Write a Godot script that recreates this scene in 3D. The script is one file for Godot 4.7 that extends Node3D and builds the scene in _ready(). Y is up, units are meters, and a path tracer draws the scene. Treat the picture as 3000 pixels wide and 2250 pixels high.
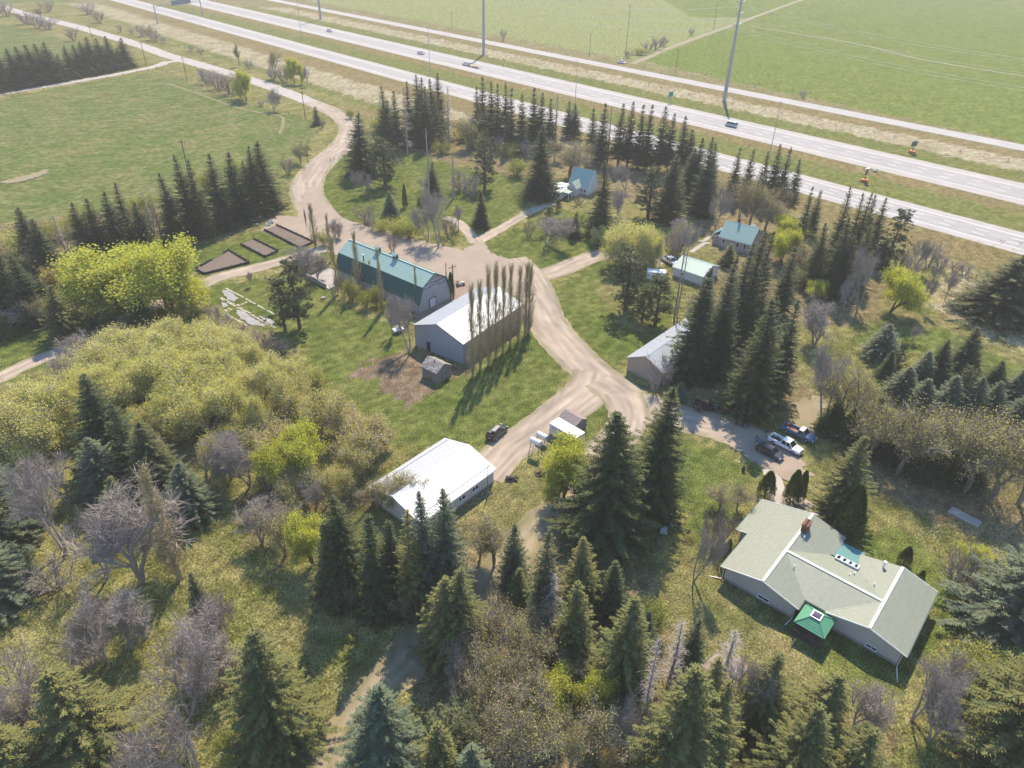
extends Node3D
# Prairie farmyard beside a divided highway, spring noon, seen from the air. Metres; x east-ish, z towards the viewer, y up.

var used := {}
var mats := {}

# ------------------------------------------------------------------ mesh builder
class MB:
	var v := PackedVector3Array()
	var n := PackedVector3Array()
	var c := PackedColorArray()

	func tri(a: Vector3, b: Vector3, d: Vector3, col: Color) -> void:
		var k := (d - a).cross(b - a).normalized()
		v.append(a); v.append(b); v.append(d)
		n.append(k); n.append(k); n.append(k)
		c.append(col); c.append(col); c.append(col)

	func quad(a: Vector3, b: Vector3, d: Vector3, e: Vector3, col: Color) -> void:
		tri(a, b, d, col)
		tri(a, d, e, col)

	func box(o: Vector3, s: Vector3, col := Color.WHITE, bas := Basis.IDENTITY) -> void:
		var x := bas.x * s.x * 0.5
		var y := bas.y * s.y * 0.5
		var z := bas.z * s.z * 0.5
		for q in [[x, y, z], [y, z, x], [z, x, y]]:
			var a: Vector3 = q[0]
			var b: Vector3 = q[1]
			var d: Vector3 = q[2]
			quad(o + a - b - d, o + a - b + d, o + a + b + d, o + a + b - d, col)
			quad(o - a - b - d, o - a + b - d, o - a + b + d, o - a - b + d, col)

	func bar(p: Vector3, q: Vector3, w: float, h: float, col := Color.WHITE) -> void:
		var d := q - p
		var x := d.normalized()
		var side := x.cross(Vector3.UP)
		if side.length() < 0.01:
			side = Vector3.RIGHT
		side = side.normalized()
		box((p + q) * 0.5, Vector3(d.length(), h, w), col, Basis(x, side.cross(x), side))

	func tube(p: Vector3, q: Vector3, r0: float, r1: float, sides: int, col := Color.WHITE, caps := false) -> void:
		var d := (q - p).normalized()
		var a := d.cross(Vector3(0.31, 0.2, 0.93) if absf(d.y) > 0.8 else Vector3.UP).normalized()
		var b := d.cross(a)
		for i in sides:
			var t0 := TAU * i / sides
			var t1 := TAU * (i + 1) / sides
			var e0 := a * cos(t0) + b * sin(t0)
			var e1 := a * cos(t1) + b * sin(t1)
			quad(p + e0 * r0, q + e0 * r1, q + e1 * r1, p + e1 * r0, col)
			if caps:
				tri(q, q + e1 * r1, q + e0 * r1, col)
				tri(p, p + e0 * r0, p + e1 * r0, col)

	func kite(p: Vector3, q: Vector3, w: float, side: Vector3, col: Color) -> void:
		var m := p.lerp(q, 0.45)
		tri(p, m + side * w, q, col)
		tri(p, q, m - side * w, col)

	func lathe(o: Vector3, prof: Array, sides: int, col := Color.WHITE) -> void:
		for k in prof.size() - 1:
			var a: Vector2 = prof[k]
			var b: Vector2 = prof[k + 1]
			for i in sides:
				var t0 := TAU * i / sides
				var t1 := TAU * (i + 1) / sides
				var c0 := Vector3(cos(t0), 0, sin(t0))
				var c1 := Vector3(cos(t1), 0, sin(t1))
				quad(o + c0 * a.x + Vector3(0, a.y, 0), o + c0 * b.x + Vector3(0, b.y, 0), o + c1 * b.x + Vector3(0, b.y, 0), o + c1 * a.x + Vector3(0, a.y, 0), col)

	# flat polygon with thickness, top face on pts (convex)
	func slab(pts: Array, thick: float, col := Color.WHITE) -> void:
		var nn := Vector3.ZERO
		for i in pts.size():
			var p0: Vector3 = pts[i]
			var p1: Vector3 = pts[(i + 1) % pts.size()]
			nn += p0.cross(p1)
		nn = nn.normalized()
		if nn.y < -0.001:
			pts = pts.duplicate(); pts.reverse(); nn = -nn
		var o: Vector3 = pts[0]
		for i in range(1, pts.size() - 1):
			tri(o, pts[i + 1], pts[i], col)
			tri(o - nn * thick, pts[i] - nn * thick, pts[i + 1] - nn * thick, col)
		for i in pts.size():
			var p0: Vector3 = pts[i]
			var p1: Vector3 = pts[(i + 1) % pts.size()]
			quad(p0, p1, p1 - nn * thick, p0 - nn * thick, col)

	# raised ribs (seams, laps) lying on a convex polygon, running along dir; out = +1 on the side of the given normal hint
	func ribs(pts: Array, dir: Vector3, hint: Vector3, step: float, w: float, h: float, col := Color.WHITE, start := 0.5) -> void:
		var e1: Vector3 = pts[1] - pts[0]
		var nn := Vector3.ZERO
		for i in range(2, pts.size()):
			nn = e1.cross(pts[i] - pts[0])
			if nn.length() > 0.001:
				break
		nn = nn.normalized()
		if nn.dot(hint) < 0:
			nn = -nn
		var u := (dir - nn * dir.dot(nn)).normalized()
		var s := nn.cross(u)
		var lo := 1e9
		var hi := -1e9
		for p in pts:
			lo = minf(lo, s.dot(p))
			hi = maxf(hi, s.dot(p))
		var k := lo + step * start
		while k < hi - 0.01:
			var hit := []
			for i in pts.size():
				var a: Vector3 = pts[i]
				var b: Vector3 = pts[(i + 1) % pts.size()]
				var da := s.dot(a) - k
				var db := s.dot(b) - k
				if (da > 0) != (db > 0):
					hit.append(a.lerp(b, da / (da - db)))
			if hit.size() == 2 and hit[0].distance_to(hit[1]) > 0.05:
				var a0: Vector3 = hit[0] - s * w * 0.5
				var a1: Vector3 = hit[0] + s * w * 0.5
				var b0: Vector3 = hit[1] - s * w * 0.5
				var b1: Vector3 = hit[1] + s * w * 0.5
				var up := nn * h
				quad(a0 + up, b0 + up, b1 + up, a1 + up, col)
				quad(a0, b0, b0 + up, a0 + up, col)
				quad(a1, a1 + up, b1 + up, b1, col)
				quad(a0, a0 + up, a1 + up, a1, col)
				quad(b0, b1, b1 + up, b0 + up, col)
			k += step

	func mesh() -> ArrayMesh:
		var arr := []
		arr.resize(Mesh.ARRAY_MAX)
		arr[Mesh.ARRAY_VERTEX] = v
		arr[Mesh.ARRAY_NORMAL] = n
		arr[Mesh.ARRAY_COLOR] = c
		var m := ArrayMesh.new()
		m.add_surface_from_arrays(Mesh.PRIMITIVE_TRIANGLES, arr)
		return m

# ------------------------------------------------------------------ scene helpers
func numbered(called: String) -> String:
	var k: int = used.get(called, 0)
	used[called] = k + 1
	return called if k == 0 else "%s_%03d" % [called, k]

func tag(o: Node, label: String, category: String, group := "", kind := "") -> void:
	if label: o.set_meta("label", label)
	if category: o.set_meta("category", category)
	if group: o.set_meta("group", group)
	if kind: o.set_meta("kind", kind)

func thing(called: String, label: String, category: String, at := Vector3.ZERO, turn := 0.0, group := "") -> Node3D:
	var o := Node3D.new()
	o.name = numbered(called)
	add_child(o)
	o.position = at
	o.rotation.y = turn
	tag(o, label, category, group)
	return o

func obj(mb, called: String, m: Material, parent: Node) -> MeshInstance3D:
	var o := MeshInstance3D.new()
	o.name = called
	o.mesh = mb.mesh() if mb is MB else mb
	o.material_override = m
	parent.add_child(o, true)
	return o

func ground_piece(mb, called: String, m: Material) -> MeshInstance3D:
	var o := obj(mb, numbered(called), m, self)
	o.set_meta("kind", "structure")
	return o

func mat(called: String, lin: Color, rough := 0.85, metal := 0.0, spec := 0.4) -> StandardMaterial3D:
	if mats.has(called):
		return mats[called]
	var m := StandardMaterial3D.new()
	m.resource_name = called
	m.albedo_color = lin.linear_to_srgb()
	m.roughness = rough
	m.metallic = metal
	m.metallic_specular = spec
	m.vertex_color_use_as_albedo = true
	mats[called] = m
	return m

func noise_tex(sd: int, freq: float, lo: float, hi: float, size := 512, octaves := 4, kind := FastNoiseLite.TYPE_SIMPLEX_SMOOTH) -> NoiseTexture2D:
	var f := FastNoiseLite.new()
	f.seed = sd
	f.noise_type = kind
	f.frequency = freq
	f.fractal_octaves = octaves
	var t := NoiseTexture2D.new()
	t.width = size
	t.height = size
	t.seamless = true
	t.noise = f
	var r := Gradient.new()
	r.set_color(0, Color(lo, lo, lo))
	r.set_color(1, Color(hi, hi, hi))
	t.color_ramp = r
	return t

func textured(called: String, lin: Color, tex: Texture2D, tile: float, rough := 0.9, metal := 0.0, bump := 0.0) -> StandardMaterial3D:
	if mats.has(called):
		return mats[called]
	var m := mat(called, lin, rough, metal)
	m.albedo_texture = tex
	m.uv1_triplanar = true
	m.uv1_world_triplanar = true
	m.uv1_scale = Vector3.ONE / tile
	if bump > 0.0:
		m.heightmap_enabled = true
		m.heightmap_texture = tex
		m.heightmap_scale = bump
	return m

func leaf_mat(called: String, lin: Color, back: float) -> StandardMaterial3D:
	var m := mat(called, lin, 0.75, 0.0, 0.3)
	m.backlight_enabled = true
	m.backlight = Color(back, back, back * 0.55)
	return m

func V(x: float, y: float, z: float) -> Vector3:
	return Vector3(x, y, z)

var soft := FastNoiseLite.new()
var fine := FastNoiseLite.new()

# ------------------------------------------------------------------ plan of the place (metres)
var COVERS := [
	[10, PackedVector2Array([Vector2(-519.8, -883.68), Vector2(643.93, 355.57), Vector2(630.81, 367.89), Vector2(-532.92, -871.35)])],
	[6, PackedVector2Array([Vector2(-532.92, -871.35), Vector2(35.25, -266.31), Vector2(20.67, -252.62), Vector2(-547.5, -857.66)])],
	[7, PackedVector2Array([Vector2(-548.96, -856.29), Vector2(19.22, -251.25), Vector2(15.57, -247.83), Vector2(-552.6, -852.87)])],
	[7, PackedVector2Array([Vector2(-506.15, -896.5), Vector2(657.58, 342.75), Vector2(670.9, 330.24), Vector2(-492.83, -909)])],
	[10, PackedVector2Array([Vector2(-492.83, -909), Vector2(670.9, 330.24), Vector2(677.1, 324.42), Vector2(-486.63, -914.82)])],
	[7, PackedVector2Array([Vector2(-468.29, -932.05), Vector2(695.44, 307.2), Vector2(707.35, 296.01), Vector2(-456.38, -943.23)])],
	[6, PackedVector2Array([Vector2(-456.38, -943.23), Vector2(707.35, 296.01), Vector2(720.47, 283.69), Vector2(-443.26, -955.55)])],
	[10, PackedVector2Array([Vector2(-443.26, -955.55), Vector2(720.47, 283.69), Vector2(726.94, 277.62), Vector2(-436.79, -961.63)])],
	[5, PackedVector2Array([Vector2(-424.73, -972.96), Vector2(739, 266.29), Vector2(751.82, 254.26), Vector2(-411.91, -984.99)])],
	[3, PackedVector2Array([Vector2(76.55, -472.12), Vector2(124.75, -559.82), Vector2(290, -848.87), Vector2(470.23, -1148.28), Vector2(1709.92, -1472.26), Vector2(480.84, -307.08), Vector2(275.7, -219.34), Vector2(208.06, -300.52), Vector2(138, -388.88)])],
	[2, PackedVector2Array([Vector2(-262.54, -249.23), Vector2(-235.87, -338.49), Vector2(-194.8, -408.94), Vector2(-132.38, -344.03), Vector2(-83.24, -308.14), Vector2(-81.07, -282.32), Vector2(-73.7, -213.72), Vector2(-89, -196.91), Vector2(-134.36, -172.37), Vector2(-168.6, -142.7)])],
	[2, PackedVector2Array([Vector2(-610.88, -644.25), Vector2(-372.09, -561.38), Vector2(-341.41, -542.73), Vector2(-230.38, -449.06), Vector2(-214.97, -424.23), Vector2(-249.8, -361.28), Vector2(-288.33, -278.47)])],
	[10, PackedVector2Array([Vector2(-88.87, -340.78), Vector2(-23.48, -315.05), Vector2(-20.2, -268.09), Vector2(-40.71, -266.49), Vector2(-68.14, -320.77)])],
	[1, PackedVector2Array([Vector2(-70.72, -255.44), Vector2(-62.45, -272.15), Vector2(-45.8, -266.09), Vector2(-21.54, -287.23), Vector2(6.66, -223.35), Vector2(-9.43, -187.51), Vector2(-14.63, -197.76), Vector2(-27.78, -189.85), Vector2(-47.2, -195.79), Vector2(-62.01, -218.78)])],
	[1, PackedVector2Array([Vector2(-7.23, -181.08), Vector2(12.12, -210.98), Vector2(23.93, -200.09), Vector2(24.49, -178.14), Vector2(8.07, -166.96), Vector2(-2.59, -169.23)])],
	[1, PackedVector2Array([Vector2(7.63, -151.33), Vector2(22.82, -173.52), Vector2(38.31, -157.82), Vector2(35.05, -139.06), Vector2(24.02, -124.85), Vector2(17.96, -121.04), Vector2(12.38, -138.02)])],
	[11, PackedVector2Array([Vector2(21.77, -162.2), Vector2(34.1, -152.63), Vector2(29.26, -134.66), Vector2(22.88, -140.64)])],
	[1, PackedVector2Array([Vector2(-75.83, -152.09), Vector2(-45.84, -165.51), Vector2(-44.3, -148.79), Vector2(-26.2, -136.26), Vector2(-19.72, -124.81), Vector2(-9.75, -118.17), Vector2(3.15, -133.49), Vector2(10.29, -126.1), Vector2(8.32, -112.37), Vector2(-3.45, -96.3), Vector2(-7.34, -94.89), Vector2(-13.04, -96.6), Vector2(-19.11, -94.47), Vector2(-29.64, -107.81), Vector2(-44.18, -127.49), Vector2(-55.17, -134.94), Vector2(-67.91, -145.29)])],
	[1, PackedVector2Array([Vector2(-92.28, -167.28), Vector2(-71.29, -187.29), Vector2(-50.16, -174.02), Vector2(-63.86, -163.17), Vector2(-75.53, -157.2)])],
	[1, PackedVector2Array([Vector2(9.79, -106.36), Vector2(18.96, -112.79), Vector2(17.79, -103.1), Vector2(12.43, -95.59), Vector2(6.08, -95.37)])],
	[1, PackedVector2Array([Vector2(-111.18, -134.44), Vector2(-97.36, -133.01), Vector2(-90.33, -120), Vector2(-96.11, -109.79), Vector2(-102.59, -106.47), Vector2(-120.91, -133.99)])],
	[1, PackedVector2Array([Vector2(27.67, -101.39), Vector2(41.3, -91.09), Vector2(36.06, -82.59), Vector2(30.46, -70.97), Vector2(27.39, -75.4), Vector2(22.86, -91.06)])],
	[11, PackedVector2Array([Vector2(-1.57, -85.66), Vector2(7.57, -92.93), Vector2(15.04, -89.61), Vector2(20.53, -75.19), Vector2(21.75, -62.6), Vector2(14.79, -66.32), Vector2(3.42, -70.18), Vector2(-5.46, -76.28)])],
	[1, PackedVector2Array([Vector2(30.46, -70.97), Vector2(35.43, -57.2), Vector2(44.53, -50.98), Vector2(52.54, -56.29), Vector2(61.79, -65.24), Vector2(60.04, -73.62), Vector2(56.3, -79.17), Vector2(53.69, -85.29), Vector2(47.03, -80.88), Vector2(53.15, -71.63), Vector2(57.59, -64.35), Vector2(48.43, -54.86), Vector2(37.47, -63.79), Vector2(30.5, -68.41)])],
	[11, PackedVector2Array([Vector2(23.96, -75.29), Vector2(29.86, -68.39), Vector2(36.17, -55.86), Vector2(44.02, -49.77), Vector2(36.87, -45.08), Vector2(27.58, -49.37), Vector2(21.11, -58.91)])],
	[1, PackedVector2Array([Vector2(38.62, -54.61), Vector2(44.02, -49.77), Vector2(39.7, -45.68), Vector2(37.43, -49.61)])],
	[11, PackedVector2Array([Vector2(43.88, -89.43), Vector2(54.11, -86.39), Vector2(57.72, -79.21), Vector2(51.97, -77.09), Vector2(45.5, -85.02)])],
	[11, PackedVector2Array([Vector2(66.99, -159.26), Vector2(93.77, -155.55), Vector2(106.67, -124.72), Vector2(100.53, -114.42), Vector2(85.61, -137.18), Vector2(71.63, -140.73)])],
	[1, PackedVector2Array([Vector2(83.12, -143.42), Vector2(92.83, -141.7), Vector2(105.6, -122.92), Vector2(99.58, -112.82), Vector2(85.03, -129.3), Vector2(73.66, -132.64)])],
	[6, PackedVector2Array([Vector2(97.77, -155.75), Vector2(114.65, -172.59), Vector2(123.49, -147.53), Vector2(110.73, -126.69), Vector2(102.93, -141.09)])],
	[11, PackedVector2Array([Vector2(55.34, -105.2), Vector2(53.04, -114.14), Vector2(56.99, -120.92), Vector2(62.69, -116.13)])],
	[8, PackedVector2Array([Vector2(28.92, -119.76), Vector2(56.21, -124.4), Vector2(57.05, -105.27), Vector2(38.98, -107.48), Vector2(30.01, -110.12)])],
	[8, PackedVector2Array([Vector2(55.92, -99.73), Vector2(61.34, -105.43), Vector2(95.94, -106.72), Vector2(75.41, -72.29), Vector2(66.52, -78.51), Vector2(58.92, -85.46), Vector2(56.32, -92.2)])],
	[8, PackedVector2Array([Vector2(-9.57, -76.16), Vector2(17.11, -75.08), Vector2(20.51, -55.46), Vector2(15.15, -38.54), Vector2(-4.17, -38.12), Vector2(-10.64, -51.46)])],
	[8, PackedVector2Array([Vector2(17.15, -52.15), Vector2(42.57, -46.3), Vector2(38.58, -36.74), Vector2(14.81, -36.24)])],
	[8, PackedVector2Array([Vector2(-36.49, -89.02), Vector2(-20.32, -82.88), Vector2(-26.88, -73.74), Vector2(-35.96, -72.55), Vector2(-41.12, -80.11)])],
	[8, PackedVector2Array([Vector2(-74.9, -134.03), Vector2(-53.94, -130.94), Vector2(-33.42, -101.88), Vector2(-34.98, -89.07), Vector2(-52.92, -88.46), Vector2(-73.34, -107.61)])],
	[8, PackedVector2Array([Vector2(-133.46, -170.91), Vector2(-109.51, -166.35), Vector2(-92.86, -146.41), Vector2(-93.54, -135.26), Vector2(-111.18, -134.44)])],
	[8, PackedVector2Array([Vector2(-145.04, -189.86), Vector2(-73.47, -218.02), Vector2(-69.23, -198.13), Vector2(-87.67, -176.54), Vector2(-109.51, -166.35), Vector2(-128.33, -162.51)])],
	[8, PackedVector2Array([Vector2(-54.03, -284.55), Vector2(-26.31, -300.99), Vector2(21.8, -277.59), Vector2(62.8, -251.59), Vector2(80.78, -228.28), Vector2(82.25, -176.74), Vector2(54.8, -175.25), Vector2(53.58, -205.68), Vector2(20.69, -233.5), Vector2(-19.01, -251)])],
	[8, PackedVector2Array([Vector2(54.8, -175.25), Vector2(86.82, -189.69), Vector2(92.48, -165.84), Vector2(80.08, -141.12), Vector2(61.11, -140.25), Vector2(47.59, -120.53), Vector2(35.18, -123.52), Vector2(42.51, -150.63)])],
	[9, PackedVector2Array([Vector2(-30.92, -116.8), Vector2(-27.54, -122.72), Vector2(-22.5, -124.75), Vector2(-18.77, -120.15), Vector2(-15.49, -112.53), Vector2(-19.2, -107.27), Vector2(-23.36, -110.13), Vector2(-25.71, -113.72)])],
	[8, PackedVector2Array([Vector2(-20.77, -128.58), Vector2(-9.55, -120.53), Vector2(-8.41, -117.16), Vector2(-11.55, -114.83), Vector2(-18.3, -121.33)])],
]
var HIGHWAYS := [
	["highway_near_carriageway", -226.0, -244.7, Color(0.375, 0.350, 0.320), [-0.10, 0.09]],
	["highway_far_carriageway", -271.5, -296.7, Color(0.375, 0.350, 0.320), [-0.10, 0.09]],
	["service_road", -342.9, -353.4, Color(0.37, 0.35, 0.33), []],
]
var RIBBONS := [
	["frontage_road", PackedVector2Array([Vector2(-584.84, -817.23), Vector2(-417.87, -648.69), Vector2(-316.4, -560.73), Vector2(-240.69, -490.14), Vector2(-209.14, -456.56), Vector2(-178.58, -428.66), Vector2(-129.59, -381.95), Vector2(-90.3, -337.87)]), 11.0, 8.5, Color(0.38, 0.345, 0.315), 0, 0.50],
	["gravel_drive", PackedVector2Array([Vector2(-96.22, -344.75), Vector2(-84.39, -330.37), Vector2(-74.63, -315.26), Vector2(-68.64, -300.3), Vector2(-66.58, -285.54), Vector2(-66.75, -271.81), Vector2(-68.71, -253.9), Vector2(-69.14, -236.97), Vector2(-67.13, -222.88), Vector2(-62.54, -210.29), Vector2(-55.1, -195.31)]), 9.0, 11.0, Color(0.405, 0.330, 0.255), 1, 0.28],
	["side_road", PackedVector2Array([Vector2(-246.51, -322.8), Vector2(-240.91, -346.73), Vector2(-217.18, -385.14), Vector2(-200.95, -420.34), Vector2(-200.04, -434.69), Vector2(-191.13, -438.75)]), 5.0, 5.5, Color(0.38, 0.345, 0.315), 0, 0.50],
	["gravel_lane", PackedVector2Array([Vector2(-44.49, -182.18), Vector2(-48.77, -178.74), Vector2(-55.62, -171.62), Vector2(-64.11, -163.98), Vector2(-72.22, -157.37), Vector2(-74.93, -152.63), Vector2(-80.39, -144.68), Vector2(-85.68, -133.54), Vector2(-91.46, -122.1), Vector2(-95.08, -117.02), Vector2(-97.53, -112.11), Vector2(-101.42, -107.27)]), 5.2, 4.2, Color(0.405, 0.330, 0.255), 1, 0.28],
	["gravel_path", PackedVector2Array([Vector2(-11.08, -182.47), Vector2(-4.41, -192.98), Vector2(5.01, -208.53), Vector2(11.56, -215.06)]), 4.0, 3.2, Color(0.405, 0.330, 0.255), 1, 0.28],
	["gravel_path", PackedVector2Array([Vector2(-10.45, -182.5), Vector2(-13.5, -190.69), Vector2(-17.36, -198.33), Vector2(-20.99, -201.09)]), 4.0, 3.0, Color(0.405, 0.330, 0.255), 1, 0.28],
	["gravel_drive", PackedVector2Array([Vector2(-6.27, -171.94), Vector2(1, -165.2), Vector2(7.98, -163.65), Vector2(16.61, -171.42), Vector2(23.1, -176.53), Vector2(30.46, -176.33), Vector2(38.17, -170.83)]), 7.5, 5.5, Color(0.405, 0.330, 0.255), 1, 0.28],
	["gravel_drive", PackedVector2Array([Vector2(-1.45, -172.2), Vector2(3.32, -161.25), Vector2(5.73, -148.85), Vector2(7.29, -138.85), Vector2(11.76, -126.71), Vector2(16.65, -116.74), Vector2(20.82, -109.77)]), 10.0, 9.0, Color(0.405, 0.330, 0.255), 1, 0.28],
	["gravel_drive", PackedVector2Array([Vector2(16.8, -118.42), Vector2(14.97, -112.63), Vector2(9.75, -105.64), Vector2(4.56, -99.2), Vector2(-0.23, -93.89), Vector2(-2.46, -90.19), Vector2(-4.21, -86.68)]), 9.5, 7.0, Color(0.405, 0.330, 0.255), 1, 0.28],
	["gravel_drive", PackedVector2Array([Vector2(17.49, -115.95), Vector2(21.35, -110.55), Vector2(25.15, -106.66), Vector2(31.39, -103.6), Vector2(37.49, -101.07), Vector2(41.58, -97.91), Vector2(44.34, -93.6), Vector2(45.59, -90.07)]), 9.0, 8.0, Color(0.405, 0.330, 0.255), 1, 0.28],
	["gravel_drive", PackedVector2Array([Vector2(20.56, -111.29), Vector2(21.41, -105.36), Vector2(20.14, -100.44), Vector2(17.67, -96.41), Vector2(14.54, -92.57), Vector2(11.38, -86.09), Vector2(8.88, -80.69)]), 8.5, 4.0, Color(0.405, 0.330, 0.255), 1, 0.28],
	["dirt_track", PackedVector2Array([Vector2(10.07, -82.8), Vector2(6.32, -78.6), Vector2(3.47, -74.67), Vector2(-0.47, -68.35), Vector2(-4.04, -62.65), Vector2(-8.51, -58.13), Vector2(-11.95, -53), Vector2(-15.08, -48.34), Vector2(-17.66, -42.76), Vector2(-18.54, -37.81)]), 6.0, 6.0, Color(0.38, 0.31, 0.205), 2, 0.90],
	["field_track", PackedVector2Array([Vector2(67.57, -461.65), Vector2(78.84, -482.13), Vector2(98.19, -519.94), Vector2(126.55, -568.78), Vector2(185.86, -669.79), Vector2(290, -848.87), Vector2(385.73, -1005.06)]), 5.0, 5.0, Color(0.36, 0.31, 0.19), 2, 0.50],
	["field_track", PackedVector2Array([Vector2(187.68, -647.29), Vector2(207.54, -613.72), Vector2(241.12, -561.52), Vector2(261.11, -498.47), Vector2(295.27, -449.22), Vector2(317.39, -407.41)]), 3.0, 3.0, Color(0.31, 0.29, 0.15), 2, 0.50],
	["front_walk", PackedVector2Array([Vector2(42.75, -90.01), Vector2(42.55, -87.16), Vector2(42.21, -83.53), Vector2(42.34, -80.77)]), 2.6, 3.2, Color(0.50, 0.44, 0.38), 0, 0.05],
	["front_walk", PackedVector2Array([Vector2(43.93, -83.58), Vector2(45.67, -82.24), Vector2(47.28, -79.95), Vector2(48.47, -78.01)]), 2.2, 1.6, Color(0.50, 0.44, 0.38), 0, 0.05],
	["side_walk", PackedVector2Array([Vector2(47.31, -179.24), Vector2(52.46, -185.9), Vector2(53.89, -185.98)]), 1.3, 1.3, Color(0.47, 0.43, 0.38), 0, 0.05],
	["side_walk", PackedVector2Array([Vector2(49.89, -188.4), Vector2(52.22, -187.2), Vector2(55.34, -191.43)]), 1.2, 1.2, Color(0.47, 0.43, 0.38), 0, 0.05],
	["wheel_track", PackedVector2Array([Vector2(-176.45, -378), Vector2(-155.07, -358.6), Vector2(-122.98, -328.47), Vector2(-103.42, -317.54), Vector2(-98.46, -308.35), Vector2(-94.06, -288.06)]), 1.6, 1.4, Color(0.25, 0.235, 0.11), 2, 0.30],
]
var SHEETS := [
	["gravel_yard", PackedVector2Array([Vector2(-63.93, -198.45), Vector2(-67.99, -225.1), Vector2(-63.58, -225.4), Vector2(-57.94, -210.58), Vector2(-50.45, -198.54), Vector2(-42.72, -193.17), Vector2(-32.55, -186.84), Vector2(-23, -181.79), Vector2(-13.89, -177.56), Vector2(-9.27, -184.2), Vector2(-6.43, -176.43), Vector2(-0.2, -168.79), Vector2(4.47, -161.31), Vector2(5.44, -151.22), Vector2(-1.11, -150.9), Vector2(-8.61, -148.16), Vector2(-15.25, -150.21), Vector2(-23.43, -154.72), Vector2(-42.06, -170), Vector2(-47.43, -172.66), Vector2(-52.45, -178.53), Vector2(-63.68, -187.74), Vector2(-71.29, -187.29), Vector2(-69.76, -199.98)]), Color(0.410, 0.333, 0.258), Color(0.36, 0.285, 0.215), 0.50],
	["gravel_yard", PackedVector2Array([Vector2(40.15, -101.85), Vector2(45.4, -100.02), Vector2(48.1, -93.12), Vector2(49.63, -88.48), Vector2(45.48, -86.11), Vector2(41.91, -90.53), Vector2(36.71, -97.73)]), Color(0.42, 0.335, 0.255), Color(0.36, 0.28, 0.205), 1.00],
	["bare_soil_patch", PackedVector2Array([Vector2(53.34, -109.51), Vector2(60.62, -112.86), Vector2(56.62, -105.25), Vector2(50.92, -96.95), Vector2(50.6, -102.23)]), Color(0.36, 0.285, 0.20), Color(0.27, 0.235, 0.12), 1.00],
	["bare_soil_patch", PackedVector2Array([Vector2(-17.01, -157.59), Vector2(-11.56, -160.49), Vector2(-10.91, -150.42), Vector2(-15.3, -138.87), Vector2(-21.43, -138.59), Vector2(-24.35, -145.08)]), Color(0.30, 0.205, 0.155), Color(0.36, 0.27, 0.20), 0.60],
	["gravel_patch", PackedVector2Array([Vector2(-68.56, -150.04), Vector2(-67.7, -150.96), Vector2(-63.46, -146.85), Vector2(-63.78, -144.74), Vector2(-65.7, -145.9)]), Color(0.40, 0.385, 0.40), Color(0.33, 0.32, 0.30), 0.35],
	["gravel_patch", PackedVector2Array([Vector2(-66.7, -144.74), Vector2(-65.2, -143.71), Vector2(-64.43, -142.93), Vector2(-65.39, -142.08), Vector2(-66.28, -142.85)]), Color(0.40, 0.385, 0.40), Color(0.33, 0.32, 0.30), 0.30],
	["gravel_patch", PackedVector2Array([Vector2(-62.23, -140.89), Vector2(-59.93, -139.95), Vector2(-56.34, -136.76), Vector2(-53.55, -134.39), Vector2(-53.73, -133.4), Vector2(-57.19, -134.47), Vector2(-59.78, -136.86)]), Color(0.43, 0.415, 0.43), Color(0.33, 0.32, 0.28), 0.40],
	["gravel_patch", PackedVector2Array([Vector2(-56.44, -138.29), Vector2(-53.55, -137.66), Vector2(-51.91, -136.21), Vector2(-52.06, -134.21), Vector2(-54.12, -135.86)]), Color(0.42, 0.405, 0.41), Color(0.30, 0.30, 0.22), 0.40],
	["pen_floor", PackedVector2Array([Vector2(-50.48, -158.87), Vector2(-46.9, -163.92), Vector2(-44.86, -162.93), Vector2(-42.89, -153.95), Vector2(-43.98, -152.23), Vector2(-46.93, -155.43)]), Color(0.50, 0.455, 0.41), Color(0.42, 0.38, 0.34), 0.10],
	["bare_soil_patch", PackedVector2Array([Vector2(23, -53.57), Vector2(26.72, -54.96), Vector2(29.09, -53.08), Vector2(27.97, -50.88), Vector2(24.03, -50.48)]), Color(0.40, 0.36, 0.33), Color(0.30, 0.18, 0.13), 0.80],
	["bare_soil_patch", PackedVector2Array([Vector2(-164.69, -224.45), Vector2(-161.26, -231.4), Vector2(-157.86, -237.66), Vector2(-155.91, -232.77), Vector2(-158.97, -224.85), Vector2(-163.25, -220.86)]), Color(0.33, 0.27, 0.17), Color(0.28, 0.25, 0.13), 1.00],
]
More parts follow.
